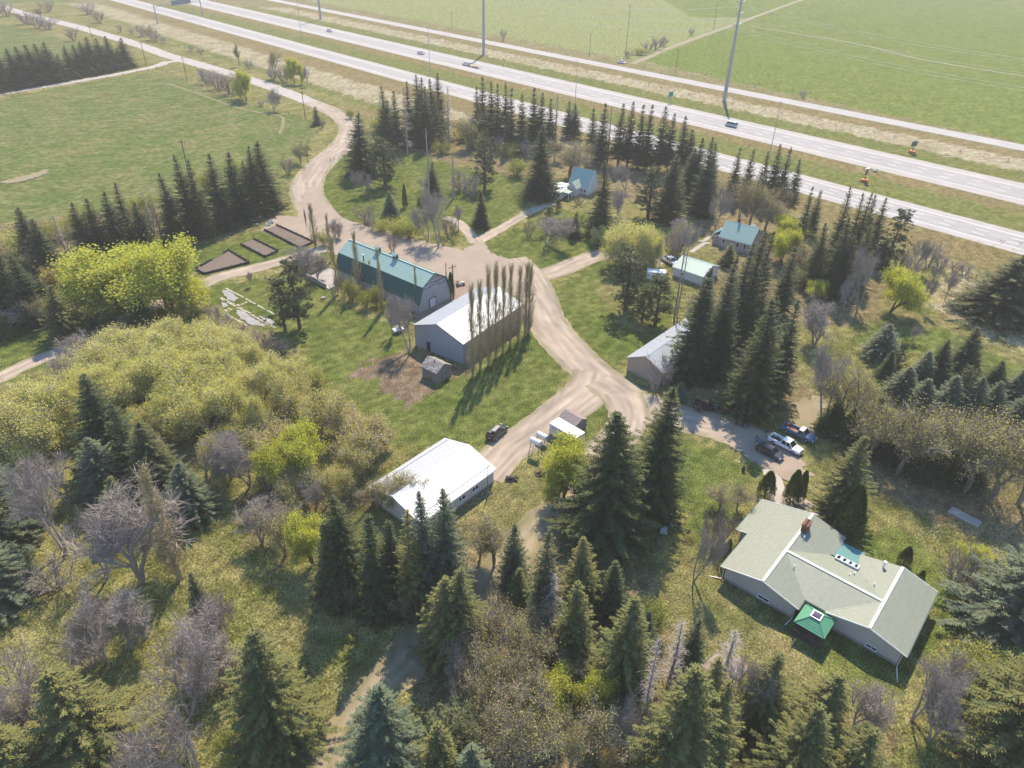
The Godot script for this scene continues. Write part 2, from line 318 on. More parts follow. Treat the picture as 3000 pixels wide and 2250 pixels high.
var TREES := [
	["sp", "the road junction", "in the side road row", PackedFloat32Array([-214.13, -418.3, 14.4, 6.2, -215.92, -413.99, 10.1, 4.3, -218.07, -409.72, 16.3, 7.0, -220.56, -404.62, 15.8, 6.8, -222.82, -400.07, 17.1, 7.3, -224.85, -396.05, 15.5, 6.6, -226.46, -392.15, 14.6, 6.3, -228.59, -387.85, 14.5, 6.2, -230.69, -383.63, 11.5, 4.9, -232.91, -379.08, 17.4, 7.5, -235.08, -374.63, 17.3, 7.4, -237.21, -370.27, 17.5, 7.4, -239.1, -365.66, 17.2, 7.4, -240.99, -361.86, 17.0, 7.3, -243.15, -357.39, 16.7, 7.1, -245.33, -353.01, 17.0, 7.2, -247.54, -348.38, 17.0, 7.2, -249.69, -343.86, 17.0, 7.2])],
	["bs", "the road junction", "on the frontage road verge", PackedFloat32Array([-286.84, -499.94, 7.6, 5.0, -329.38, -546.15, 8.7, 7.4, -338.18, -550.15, 9.0, 7.6, -357.63, -569.19, 9.0, 7.6, -394.43, -607.02, 9.0, 7.6, -380.75, -639.79, 8.3, 7.0, -416.4, -636.04, 9.0, 7.2])],
	["wb", "the road junction", "on the frontage road verge", PackedFloat32Array([-368.73, -607.4, 7.9, 5.2])],
	["bs", "the sign gantry", "on the tan highway strip", PackedFloat32Array([-311.21, -582.68, 9.0, 5.5, -276.27, -540.88, 4.6, 2.4, -264.43, -532.48, 3.5, 2.6, -253.2, -524.96, 7.9, 6.7, -342.37, -628.53, 9.0, 7.6, -236.43, -505.24, 7.1, 4.9, -228.66, -498.67, 4.0, 2.5, -200.7, -472.57, 3.4, 2.0, -189.89, -460.14, 3.6, 2.2, -148.92, -420.6, 5.1, 2.9, -126.34, -389.29, 7.7, 3.6, -121.19, -387.89, 6.6, 4.5])],
	["wb", "the sign gantry", "on the tan highway strip", PackedFloat32Array([-241.4, -509.75, 9.1, 5.5, -155.78, -426.7, 14.1, 2.2, -126.92, -396.25, 16.0, 4.6, -118.88, -388.15, 10.2, 3.0])],
	["ys", "the sign gantry", "on the tan highway strip", PackedFloat32Array([-114.03, -384.79, 13.7, 3.5, -110.1, -383.3, 11.2, 2.5])],
	["br", "the sign gantry", "on the tan highway strip", PackedFloat32Array([-105.67, -378.12, 10.0, 2.2])],
	["bs", "the road junction", "in the pasture fence thicket", PackedFloat32Array([-160.62, -387.48, 5.1, 3.7, -155.69, -378.36, 7.5, 5.9, -146.07, -366.54, 8.4, 6.5, -137.53, -356.99, 8.9, 6.3, -115.65, -333.62, 2.6, 2.2])],
	["wb", "the road junction", "in the pasture fence thicket", PackedFloat32Array([-129.37, -347.86, 13.3, 5.5])],
	["ys", "the road junction", "in the pasture fence thicket", PackedFloat32Array([-125.08, -343.49, 14.8, 4.1])],
	["br", "the road junction", "in the pasture fence thicket", PackedFloat32Array([-107.42, -325.59, 9.6, 3.4])],
	["sp", "the drive bend", "by the pasture corner", PackedFloat32Array([-83.23, -304.04, 7.2, 2.2])],
	["bs", "the drive bend", "by the pasture corner", PackedFloat32Array([-79.77, -298.84, 3.6, 1.4, -77.02, -238.08, 5.7, 2.7])],
	["wb", "the drive bend", "by the pasture corner", PackedFloat32Array([-76.72, -261.71, 4.4, 2.1, -76.05, -250.4, 8.2, 3.3])],
	["sp", "the gravel drive", "in the pasture edge belt", PackedFloat32Array([-73.9, -205.53, 19.5, 6.1, -74.84, -200.29, 19.6, 4.4, -78.18, -193.91, 19.6, 5.0, -81.14, -188.43, 20.7, 4.6, -87.27, -181.36, 22.2, 4.5, -89.68, -176.43, 19.3, 4.7, -95.53, -172.01, 13.2, 3.5, -100.9, -169.73, 16.6, 4.1, -103.98, -166.65, 15.7, 4.1, -107.14, -165.52, 15.2, 3.8, -112.89, -157.89, 13.7, 4.7, -118.29, -162.12, 14.9, 4.8])],
	["so", "the gravel drive", "in the pasture edge belt", PackedFloat32Array([-76.67, -198.92, 16.1, 3.8, -84.56, -183.01, 21.0, 3.9, -99.96, -173.79, 17.4, 3.9])],
	["dc", "the gravel drive", "in the pasture edge belt", PackedFloat32Array([-93.28, -176.23, 15.8, 1.4, -94.45, -175.12, 15.3, 1.1, -111.3, -163.42, 12.6, 1.4])],
	["gs", "the gravel drive", "in the pasture edge belt", PackedFloat32Array([-79.17, -213.89, 7.5, 3.3, -91.53, -232.4, 7.5, 3.4, -98.12, -220.26, 7.5, 3.3, -106.85, -198.43, 7.5, 3.9, -110.36, -194.87, 7.5, 4.1, -118.72, -184.32, 7.5, 4.4, -121.94, -177.14, 7.5, 4.6, -127.29, -169.26, 7.1, 6.5])],
	["wb", "the gravel drive", "in the pasture edge belt", PackedFloat32Array([-96.61, -179.2, 11.9, 3.1, -114.94, -169.94, 8.3, 3.2, -126.3, -161.7, 7.3, 4.2])],
	["br", "the gravel drive", "in the pasture edge belt", PackedFloat32Array([-96.25, -191.62, 8.5, 2.0])],
	["sp", "the garden beds", "in the lane end stand", PackedFloat32Array([-78.5, -131.23, 8.9, 3.6, -83.55, -128.06, 6.5, 2.8, -87.18, -128.22, 4.4, 1.9, -99.96, -135.03, 9.5, 2.8, -102.98, -133.85, 15.2, 4.6, -107.13, -136.1, 15.5, 4.5, -111.43, -138.78, 15.3, 4.3, -115.3, -140.06, 13.6, 4.4, -112.75, -133.74, 14.3, 4.5])],
	["so", "the garden beds", "in the lane end stand", PackedFloat32Array([-75.7, -134.76, 3.6, 1.6, -92.38, -127.66, 11.9, 4.1, -105.9, -127.39, 6.9, 3.0])],
	["fl", "the garden beds", "in the lane end stand", PackedFloat32Array([-101.39, -150.89, 6.9, 2.4, -99.34, -140.82, 9.7, 5.7])],
	["bs", "the garden beds", "in the lane end stand", PackedFloat32Array([-106.17, -129.41, 6.5, 4.2])],
	["wb", "the garden beds", "in the lane end stand", PackedFloat32Array([-99.21, -130.96, 8.7, 2.8, -114.84, -157, 7.2, 3.3])],
	["ys", "the slab garden", "at the lane bend", PackedFloat32Array([-71.72, -141.39, 7.6, 4.7, -75.07, -136.89, 18.5, 8.7, -83.2, -143.86, 14.5, 7.2, -86.99, -139.93, 15.4, 10.4, -91.29, -136.13, 12.1, 5.9])],
	["gs", "the slab garden", "at the lane bend", PackedFloat32Array([-71.08, -137.07, 4.9, 3.7])],
	["bs", "the lane", "at the lawn edge", PackedFloat32Array([-86.13, -120.24, 5.3, 3.9, -84.76, -111.88, 5.8, 3.3])],
	["br", "the lane", "at the lawn edge", PackedFloat32Array([-85.56, -117.36, 6.3, 4.2])],
	["wl", "the slab garden", "in the willow grove", PackedFloat32Array([-64.59, -118.81, 9.6, 6.9, -57.35, -117.4, 9.2, 6.4, -70.59, -117.13, 9.3, 7.0, -50.73, -113.79, 9.1, 5.8, -75.93, -114.95, 8.9, 6.8, -60.47, -106.17, 11.2, 6.7, -67.43, -105.9, 10.5, 6.9, -52.86, -105.48, 11.2, 6.5, -45.75, -105.26, 10.6, 5.8, -73.82, -105.65, 9.6, 6.1, -41.01, -105.45, 9.9, 4.6, -58.58, -97.39, 10.6, 6.4, -51.51, -96.33, 11.1, 6.2, -44.68, -96.58, 10.2, 5.6, -74.04, -94.24, 11.9, 5.1, -76.82, -91.17, 13.0, 7.1])],
	["wt", "the slab garden", "in the willow grove", PackedFloat32Array([-37.28, -100.86, 11.9, 4.9, -29.07, -98.46, 6.2, 4.6, -57.89, -88.33, 10.2, 4.5, -80.28, -92.35, 11.2, 4.0, -83.78, -93.89, 12.8, 4.7, -32.12, -94.05, 11.1, 4.5, -37.53, -88.25, 11.1, 4.8, -47.42, -83.09, 10.7, 4.4, -22.5, -93.15, 5.5, 2.9, -24.48, -89.86, 10.3, 4.7, -25.56, -86.38, 9.3, 4.2, -27.6, -80.93, 8.9, 3.9, -31.93, -78.42, 7.9, 3.8])],
	["br", "the slab garden", "in the willow grove", PackedFloat32Array([-44.2, -85.01, 10.1, 3.5, -40.61, -82.96, 9.8, 3.2, -29.08, -79.18, 6.8, 3.2])],
	["ys", "the slab garden", "in the willow grove", PackedFloat32Array([-31.69, -83.97, 12.0, 4.6, -35.19, -81.72, 10.0, 3.2])],
	["gs", "the slab garden", "in the willow grove", PackedFloat32Array([-40.6, -113.66, 4.9, 2.9, -36.99, -112.2, 4.5, 2.0])],
	["sp", "the slab garden", "standing among the willows", PackedFloat32Array([-63.85, -87.93, 17.2, 5.3, -58.05, -83.1, 15.4, 2.8, -53.07, -80.45, 14.1, 4.5])],
	["sb", "the slab garden", "standing among the willows", PackedFloat32Array([-61.35, -80.18, 11.2, 4.2, -46.87, -76.64, 10.3, 3.6])],
	["bs", "the barn", "at the slab garden edge", PackedFloat32Array([-64.67, -135.26, 4.5, 2.0, -61.1, -132.69, 3.7, 2.1, -57.41, -129.54, 3.3, 2.3, -53.73, -127.13, 3.3, 2.2, -46.81, -123.1, 3.3, 1.8, -48.81, -122.42, 5.4, 2.8])],
	["br", "the barn", "at the slab garden edge", PackedFloat32Array([-47.91, -157.83, 6.9, 2.4, -49.66, -154.32, 11.0, 4.0, -62.7, -152.83, 3.6, 1.2])],
	["pi", "the barn", "at the slab garden edge", PackedFloat32Array([-45.87, -133.22, 16.0, 3.6, -48.63, -131.91, 12.3, 3.4])],
	["gs", "the barn", "at the slab garden edge", PackedFloat32Array([-51.39, -161.19, 2.9, 2.2])],
	["lp", "the white barn end", "along the green barn", PackedFloat32Array([-15.55, -148.42, 9.8, 0.32, -21.89, -143.15, 11.4, 0.6, -29.55, -141.86, 15.7, 0.75, -33.96, -153.03, 7.8, 0.61, -36.61, -152.01, 15.7, 1.1, -41.32, -150.32, 14.7, 0.73])],
	["gs", "the white barn end", "along the green barn", PackedFloat32Array([-31.13, -144.89, 6.4, 1.6, -29.34, -141.73, 3.6, 1.1, -33.45, -143.68, 6.0, 2.2, -37.36, -146.8, 7.3, 2.3])],
	["bs", "the white barn end", "along the green barn", PackedFloat32Array([-24.21, -139.87, 4.8, 1.9, -35.88, -147.15, 4.9, 1.3, -39.67, -148.67, 6.1, 1.5, -41.6, -147.44, 4.0, 1])],
	["bs", "the white barn end", "by the barn eave", PackedFloat32Array([-32.25, -174.87, 5.1, 1.7])],
	["ar", "the white barn end", "by the barn eave", PackedFloat32Array([-14.72, -149.91, 6.1, 0.87])],
	["br", "the white barn end", "by the barn eave", PackedFloat32Array([-56.09, -181.52, 9.9, 0.44])],
	["lp", "the long garden bed", "on the yard island", PackedFloat32Array([-53.22, -177.44, 12.3, 1.2, -46.96, -168.77, 13.1, 0.82])],
	["gs", "the long garden bed", "on the yard island", PackedFloat32Array([-51.22, -178.6, 5.2, 2.2])],
	["br", "the long garden bed", "on the yard island", PackedFloat32Array([-49.74, -184.07, 5.3, 2.4])],
	["bs", "the long garden bed", "on the yard island", PackedFloat32Array([-48.23, -181.97, 4.0, 1.5])],
	["br", "the machine shed", "by the tilled patch", PackedFloat32Array([-25.67, -130.95, 7.0, 1.8, -21.2, -124.5, 12.7, 4.2])],
	["gs", "the machine shed", "by the tilled patch", PackedFloat32Array([-16.02, -114.65, 1.4, 0.67])],
	["bs", "the machine shed", "by the tilled patch", PackedFloat32Array([-8.86, -119.41, 2.9, 1.1])],
	["lp", "the wood shed", "in the machine shed row", PackedFloat32Array([-7.72, -115.99, 20.6, 1.1, -6.33, -118.46, 20.0, 1.1, -4.79, -120.45, 22.2, 1.1, -3.47, -123.05, 21.6, 1.1, -2.01, -125.14, 19.9, 1.1, -0.6, -127.88, 19.7, 1.1, 1.09, -129.79, 18.2, 1.1, 2.59, -132.21, 18.1, 1.2, 3.31, -133.68, 16.6, 1.2])],
	["sp", "the drive bend", "in the bend stand", PackedFloat32Array([-50.77, -278.2, 20.6, 4.9, -39.03, -288.5, 23.0, 5.0, -40.73, -275.31, 23.0, 4.7, -36.16, -282.91, 23.0, 4.6, -31.29, -292.44, 23.0, 5.5, -33.09, -280.38, 23.0, 5.0, -33.89, -273.17, 22.0, 4.4, -51.71, -239.89, 19.9, 6.5])],
	["sd", "the drive bend", "in the bend stand", PackedFloat32Array([-48.07, -274.14, 16.7, 3.6, -44.71, -269.22, 21.0, 3.6])],
	["dc", "the drive bend", "in the bend stand", PackedFloat32Array([-40.33, -264.53, 23.5, 2.1, -25.94, -275.91, 21.3, 2.5])],
	["gs", "the drive bend", "in the bend stand", PackedFloat32Array([-56.86, -294.61, 7.5, 4.9, -71.54, -315, 5.0, 2.4])],
	["pi", "the green barn", "on the lawn north of it", PackedFloat32Array([-42.72, -228.24, 16.0, 5.7, -10.25, -227.32, 16.0, 4.7])],
	["sb", "the green barn", "on the lawn north of it", PackedFloat32Array([-36.57, -200.14, 7.8, 2.7])],
	["ar", "the green barn", "on the lawn north of it", PackedFloat32Array([-33.63, -208.75, 6.9, 0.83, -29.22, -213.82, 2.9, 1.2])],
	["br", "the green barn", "on the lawn north of it", PackedFloat32Array([-23.81, -182.28, 10.0, 3.9, -20.65, -179.92, 15.0, 5.9, -16.1, -191.7, 6.8, 2.2, -47.71, -218.28, 8.3, 3.1, 44.38, -187.26, 7.1, 3.4])],
	["sd", "the green barn", "on the lawn north of it", PackedFloat32Array([-26.01, -219.72, 10.7, 3.1])],
	["dt", "the green barn", "on the lawn north of it", PackedFloat32Array([-27.3, -216.75, 20.0, 0.5, -19.71, -217.25, 12.3, 0.5])],
	["sp", "the green barn", "on the lawn north of it", PackedFloat32Array([-9.89, -194.42, 10.4, 2.8])],
	["bs", "the green barn", "on the lawn north of it", PackedFloat32Array([-18.21, -185.11, 6.5, 3.4, -40.24, -190.85, 4.7, 1.8, -42.94, -194.83, 5.5, 3.2, -13.84, -220.21, 6.5, 3.3, -28.6, -225.48, 5.0, 3.1, -17.64, -224.64, 6.5, 5.5])],
	["gs", "the green barn", "on the lawn north of it", PackedFloat32Array([-28.76, -184.72, 6.6, 3.9, -33.17, -187.26, 5.8, 4.0, -37.16, -189.3, 4.5, 3.3, -28.11, -212.5, 4.8, 3.0, -0.23, -241.21, 7.5, 4.7])],
	["gs", "the white farmhouse", "in the highway undergrowth", PackedFloat32Array([-2.78, -265.44, 6.7, 4.7, 0.57, -280.17, 6.4, 4.6, -28.47, -265.44, 6.1, 4.0, -14.2, -276.62, 7.5, 6.4, -21.98, -285.33, 7.5, 7.1])],
	["wb", "the white farmhouse", "in the highway undergrowth", PackedFloat32Array([18.15, -241.49, 13.9, 7.4, 24.22, -252.36, 10.2, 4.5, 13.52, -258.95, 9.3, 4.6, -18.76, -274.37, 14.6, 6.2])],
	["bs", "the white farmhouse", "in the highway undergrowth", PackedFloat32Array([3.49, -264.58, 6.5, 3.6, -7.99, -267.85, 6.5, 3.9])],
	["br", "the white farmhouse", "in the highway undergrowth", PackedFloat32Array([35.74, -229.83, 8.6, 4.5])],
	["sd", "the drive bend", "in the highway screen row", PackedFloat32Array([-13.92, -289.6, 22.5, 3.6, -15.6, -281.04, 20.8, 3.3, -10.44, -284.13, 22.5, 3.6, -7.81, -277.37, 22.5, 3.1, -4.89, -280.47, 22.5, 3.5, -2.39, -271.2, 22.5, 3.1, 1.2, -270.77, 21.1, 3.5, 5.79, -276.32, 21.6, 4.0, 8.98, -276.57, 20.1, 3.6, 12.18, -278.95, 17.5, 3.2, 19.87, -292.95, 13.9, 3.4, 22.23, -290.84, 13.5, 3.8, 26.92, -265.75, 17.2, 3.5, 30.15, -257.38, 20.9, 3.8, 35.91, -254.13, 21.7, 3.7, 39.35, -255.29, 22.1, 3.4, 42.44, -252.79, 21.7, 3.4, 45.41, -252.11, 21.9, 3.4, 49.41, -249.74, 22.0, 4.1, 52.82, -249.98, 19.8, 3.4, 56.99, -252.06, 18.4, 3.8, 59.36, -249.57, 14.7, 4.1])],
	["dc", "the drive bend", "in the highway screen row", PackedFloat32Array([14.57, -279.14, 18.6, 2.8, 32.5, -257.56, 19.9, 2.3])],
	["sp", "the drive bend", "in the highway screen row", PackedFloat32Array([54.33, -220.65, 16.4, 4.7, 56.61, -222.24, 18.8, 4.7, 62.08, -227.03, 16.2, 3.8, 55.71, -208.4, 22.8, 4.8])],
	["sp", "the white farmhouse", "on the farmhouse lawn", PackedFloat32Array([7.69, -220.49, 22.0, 6.5, 23.45, -191.13, 20.6, 4.6, 45.28, -202.64, 19.2, 5.5])],
	["pi", "the white farmhouse", "on the farmhouse lawn", PackedFloat32Array([39.42, -204.81, 15.0, 4.8])],
	["br", "the white farmhouse", "on the farmhouse lawn", PackedFloat32Array([30.37, -204.25, 8.4, 3.6])],
	["bs", "the white farmhouse", "on the farmhouse lawn", PackedFloat32Array([19.51, -214.18, 2.9, 2.5])],
	["gs", "the white farmhouse", "on the farmhouse lawn", PackedFloat32Array([16.58, -236.42, 2.1, 1.2, 26.6, -235.5, 4.1, 1.8])],
	["br", "the white farmhouse", "on the oval lawn", PackedFloat32Array([8.57, -181.97, 8.5, 6.8])],
	["bs", "the white farmhouse", "on the oval lawn", PackedFloat32Array([3.89, -202.62, 1.9, 0.94, 9.65, -189.75, 5.4, 4.4, 3.77, -187.16, 4.5, 2.0])],
	["pi", "the white farmhouse", "on the oval lawn", PackedFloat32Array([12.58, -208.34, 3.8, 1.4, 10.07, -203, 3.5, 1.9])],
	["sp", "the white farmhouse", "on the oval lawn", PackedFloat32Array([16.7, -187.9, 7.4, 2.1])],
	["gs", "the white farmhouse", "on the oval lawn", PackedFloat32Array([18.56, -199.77, 5.1, 3.1, 14.18, -193.49, 5.9, 5.3])],
	["wb", "the small grey house", "around its yard", PackedFloat32Array([44.1, -178.71, 9.5, 4.1, 71.77, -195.71, 12.2, 5.1, 72.18, -174.21, 9.4, 3.7, 65.4, -201.19, 16.0, 4.5, 68.52, -199.99, 16.0, 4.6, 80.58, -208.64, 11.3, 4.3])],
	["bs", "the small grey house", "around its yard", PackedFloat32Array([65.03, -218.17, 6.5, 3.6])],
	["br", "the small grey house", "around its yard", PackedFloat32Array([57.88, -197.26, 10.9, 3.1])],
	["ys", "the small grey house", "around its yard", PackedFloat32Array([74.63, -189, 8.1, 4.7, 69.52, -172.12, 10.5, 4.6])],
	["sd", "the small grey house", "around its yard", PackedFloat32Array([82.66, -210.08, 16.8, 2.7, 75.1, -216.35, 17.1, 2.7, 68.27, -221.56, 16.5, 2.6, 72.14, -220.37, 16.6, 2.7, 81.27, -215.36, 18.7, 3.0, 78.8, -217.98, 18.8, 3.1])],
	["sp", "the small grey house", "around its yard", PackedFloat32Array([61.42, -166.06, 11.5, 3.2])],
	["so", "the small grey house", "around its yard", PackedFloat32Array([55.26, -171.36, 6.0, 2.5])],
	["wl", "the white garage", "by the forked drive", PackedFloat32Array([34.25, -166.8, 10.7, 4.0, 29.56, -169.1, 13.0, 7.2, 23.35, -182.8, 5.7, 3.1])],
	["pi", "the white garage", "by the forked drive", PackedFloat32Array([25.6, -145.74, 15.6, 4.6, 28.59, -139.71, 8.4, 2.7, 31.17, -137.72, 12.3, 4.0])],
	["dt", "the white garage", "by the forked drive", PackedFloat32Array([35.87, -163.59, 8.9, 0.24, 37.05, -143.15, 18.2, 0.25, 36.1, -141.35, 20.0, 0.31])],
	["br", "the white garage", "by the forked drive", PackedFloat32Array([43.41, -173, 10.6, 3.8])],
	["bs", "the white garage", "by the forked drive", PackedFloat32Array([41.31, -177.68, 5.7, 3.2])],
	["sp", "the tan shed", "in the stand behind it", PackedFloat32Array([35.37, -117.83, 23.0, 4.9, 39.47, -118.64, 23.0, 4.2, 42.16, -125.64, 22.2, 3.5, 46.43, -130.58, 23.0, 3.6, 48.71, -118.9, 17.4, 3.7, 42.91, -106.48, 22.9, 5.3, 48.91, -132.59, 23.0, 3.8, 53.14, -139.49, 21.9, 3.6])],
	["dc", "the tan shed", "in the stand behind it", PackedFloat32Array([54.78, -144.79, 15.3, 1.7])],
	["sd", "the tan shed", "in the stand behind it", PackedFloat32Array([40.29, -133.17, 14.0, 2.9, 48.96, -110.27, 20.9, 3.4, 60.44, -144.61, 16.4, 2.9])],
	["br", "the tan shed", "in the stand behind it", PackedFloat32Array([49.16, -133.57, 5.4, 2.1, 63.62, -130.3, 10.4, 4.4])],
	["ys", "the tan shed", "in the stand behind it", PackedFloat32Array([71.74, -153.53, 5.1, 2.7])],
	["bs", "the tan shed", "in the stand behind it", PackedFloat32Array([28.98, -114.49, 6.5, 2.9, 27.05, -111.88, 5.8, 1.6])],
	["sb", "the tan shed", "in the stand behind it", PackedFloat32Array([31.25, -109.58, 3.9, 1.4])],
	["sd", "the small grey house", "in the highway side row", PackedFloat32Array([77.23, -183.42, 17.2, 2.1, 83.77, -193.08, 13.3, 2.4, 90.97, -177.35, 17.5, 2.5])],
	["sp", "the small grey house", "in the highway side row", PackedFloat32Array([78.9, -166.41, 23.0, 3.5, 72.34, -159.65, 16.4, 3.7, 75.33, -155.25, 19.5, 4.1, 94.9, -172.25, 7.8, 2.7, 77.46, -154.37, 15.5, 3.5])],
	["so", "the small grey house", "in the highway side row", PackedFloat32Array([82.73, -167.3, 21.0, 3.3, 85.35, -168.14, 21.0, 3.1, 93.38, -176.28, 17.1, 3.2, 83.46, -160.72, 15.8, 3.3])],
	["pi", "the small grey house", "in the highway side row", PackedFloat32Array([97.13, -172.95, 15.2, 3.7])],
	["bs", "the small grey house", "in the highway side row", PackedFloat32Array([98.83, -170.18, 5.6, 2.9, 100.19, -165.91, 6.5, 2.5, 108.32, -173.54, 6.5, 3.4, 110.16, -171.34, 4.4, 2.3, 113.62, -170.11, 3.0, 2.1, 115.19, -168.51, 3.0, 2.3])],
	["br", "the small grey house", "in the highway side row", PackedFloat32Array([75.95, -146.76, 8.0, 2.6, 79.42, -147.16, 15.0, 3.9, 103.24, -170.41, 9.6, 2.5, 105.68, -165.02, 3.8, 1.6, 94.31, -148.54, 8.7, 1.9, 102.88, -153.67, 7.0, 2.5, 86.03, -133.67, 4.1, 1.4])],
	["ys", "the small grey house", "in the highway side row", PackedFloat32Array([71.53, -152.63, 5.4, 2.8, 86.88, -146.82, 12.0, 5.3])],
	["wb", "the small grey house", "in the highway side row", PackedFloat32Array([70.16, -164.28, 10.4, 3.1, 66.65, -155.32, 8.4, 2.4])],
	["sp", "", "standing alone on the tan weedy patch", PackedFloat32Array([111.44, -145.54, 15.2, 9.7])],
	["sb", "the parking area", "in the back lawn planting", PackedFloat32Array([73.73, -111.75, 6.9, 3.2, 75.44, -108.2, 6.8, 2.8, 78.67, -106.01, 9.0, 3.7, 79.04, -116.38, 7.9, 2.7, 82.58, -105.02, 9.4, 3.6, 76.06, -126.6, 8.0, 3.9, 86.5, -105.73, 8.2, 3.3, 90.07, -103.07, 7.3, 3.3, 91.32, -100.95, 6.5, 3.1, 93.55, -110.38, 8.0, 3.3, 94.12, -106.58, 6.2, 3.1])],
	["sp", "the parking area", "in the back lawn planting", PackedFloat32Array([56.75, -100.77, 6.4, 2.8, 58.66, -98.46, 7.0, 2.9, 61.52, -97.53, 9.8, 3.1, 63.91, -93.37, 9.1, 3.2, 66.48, -92.49, 8.1, 3.0, 67.3, -89.25, 9.5, 3.4, 70.24, -88.44, 8.4, 3.4, 73.54, -118.8, 6.3, 1.9, 73.68, -88.1, 8.6, 3.4, 82.47, -117.5, 9.8, 3.3, 90.98, -113.04, 8.0, 3.3, 89.07, -120.44, 10.9, 4.4])],
	["pi", "the parking area", "in the back lawn planting", PackedFloat32Array([76.87, -120.97, 6.9, 1.6, 82.46, -108.47, 9.8, 2.7])],
	["br", "the blue truck", "along the parking area", PackedFloat32Array([55.76, -103.04, 15.0, 4.7])],
	["wb", "the blue truck", "along the parking area", PackedFloat32Array([58.37, -100.46, 16.0, 5.4, 60.63, -93.74, 13.8, 4.6, 63.45, -89.46, 15.4, 5.5, 70.76, -90.38, 14.0, 5.4, 72.46, -85.7, 16.0, 7.6, 75.09, -83.51, 16.0, 6.6, 79.44, -82.93, 16.0, 6.6])],
	["ar", "the front walk", "beside the ranch house", PackedFloat32Array([43.49, -82.17, 6.4, 1.2, 44.99, -82.74, 5.8, 0.91, 40.01, -83.45, 5.0, 1.3, 49.12, -75.17, 9.5, 2.2, 30.86, -70.46, 3.7, 0.58, 55.73, -70.04, 3.4, 0.89, 30.06, -68.45, 2.5, 0.46, 57.03, -67.43, 1.7, 0.45])],
	["so", "the front walk", "beside the ranch house", PackedFloat32Array([49.88, -79.33, 15.3, 4.0])],
	["wb", "the front walk", "beside the ranch house", PackedFloat32Array([34.92, -80.53, 5.3, 2.6, 32.29, -80.45, 5.0, 2.5])],
	["bs", "the front walk", "beside the ranch house", PackedFloat32Array([48.69, -75.48, 1.9, 1.6, 31.19, -73.72, 5.2, 1.7, 29.25, -73.06, 6.4, 2.0])],
	["br", "the front walk", "beside the ranch house", PackedFloat32Array([25.4, -66.13, 10.8, 2.7])],
	["sb", "the ranch house", "at the east lawn edge", PackedFloat32Array([64.4, -59.62, 19.0, 6.9, 67.91, -60.92, 17.8, 6.1])],
	["bs", "the ranch house", "at the east lawn edge", PackedFloat32Array([60.94, -64.23, 6.0, 1.7, 61.48, -67.02, 6.5, 2.5])],
	["ys", "the ranch house", "at the east lawn edge", PackedFloat32Array([65.57, -69.47, 4.2, 2.2])],
	["gs", "the ranch house", "at the east lawn edge", PackedFloat32Array([56.67, -52.97, 6.2, 3.4, 60.93, -52.24, 5.4, 2.9, 54.43, -48.97, 7.5, 3.9, 51.28, -44.37, 3.3, 1.7])],
	["so", "the ranch house", "at the east lawn edge", PackedFloat32Array([57.17, -44.16, 17.0, 5.9, 54.31, -42.01, 21.0, 6.9])],
	["br", "the ranch house", "at the east lawn edge", PackedFloat32Array([46.29, -46.61, 11.1, 3.6, 46.95, -43.92, 11.4, 2.5, 39.51, -45.9, 7.6, 2.5])],
	["sd", "the ranch house", "at the east lawn edge", PackedFloat32Array([36.9, -41.31, 7.7, 1.9])],
	["so", "the gazebo", "in the mixed woods", PackedFloat32Array([32.99, -42.57, 14.0, 4.1, 28.17, -45.27, 13.2, 3.4, 34.36, -37.13, 13.6, 4.0, 29.08, -38.56, 15.3, 4.3, 20.47, -42.29, 16.6, 3.1, 21.16, -39.98, 16.4, 3.3, 13.28, -48.87, 17.2, 4.1, 8.99, -60.8, 13.4, 3.0, 16.8, -38.11, 21.0, 5.1, 7.78, -53.44, 14.0, 2.6, 1.54, -61.1, 7.5, 1.7, -5.17, -54.3, 14.7, 3.6, -6.94, -53.93, 13.8, 3.6])],
	["dc", "the gazebo", "in the mixed woods", PackedFloat32Array([25.49, -50.56, 9.8, 1.6, 19.05, -50, 12.1, 1.4, 15.02, -44.43, 16.6, 1.2, 5.35, -57.15, 11.0, 1.7])],
	["sd", "the gazebo", "in the mixed woods", PackedFloat32Array([21.94, -52.52, 9.5, 1.9, 4.69, -58.06, 17.3, 2.4, 0.74, -64.12, 12.2, 2.3])],
	["sp", "the gazebo", "in the mixed woods", PackedFloat32Array([16.03, -52.59, 10.6, 2.0, 13.18, -60.43, 9.9, 2.4])],
	["wb", "the gazebo", "in the mixed woods", PackedFloat32Array([6.98, -48.72, 7.3, 2.4, 10.11, -41.38, 9.2, 3.7, 3.84, -54.2, 9.2, 3.2, 7.06, -40.32, 9.0, 2.8, 1.58, -50.78, 12.3, 4.1, 2.48, -45.95, 11.0, 4.0, -1.26, -53.86, 10.9, 3.7, 2.29, -41.04, 12.4, 4.6, -1.93, -68.09, 10.5, 3.2, -1.92, -46.78, 11.0, 3.7, -0.73, -42.15, 9.2, 3.4, -3.92, -69.44, 7.5, 2.2, -4.52, -51.66, 9.2, 3.4])],
	["ys", "the gazebo", "in the mixed woods", PackedFloat32Array([10.19, -46.32, 8.4, 2.0, 4.76, -46.38, 7.8, 2.8])],
	["fl", "the gazebo", "in the mixed woods", PackedFloat32Array([11.24, -39.44, 6.8, 1.6])],
	["br", "the gazebo", "in the mixed woods", PackedFloat32Array([25.95, -46.13, 11.9, 2.5, 22.57, -44.25, 8.7, 2.5, 14.48, -40.48, 9.3, 2.2, 12.7, -40.77, 9.8, 2.4, -5.02, -48.23, 7.0, 2.3])],
	["gs", "the gazebo", "in the mixed woods", PackedFloat32Array([18.39, -57.72, 7.1, 2.2])],
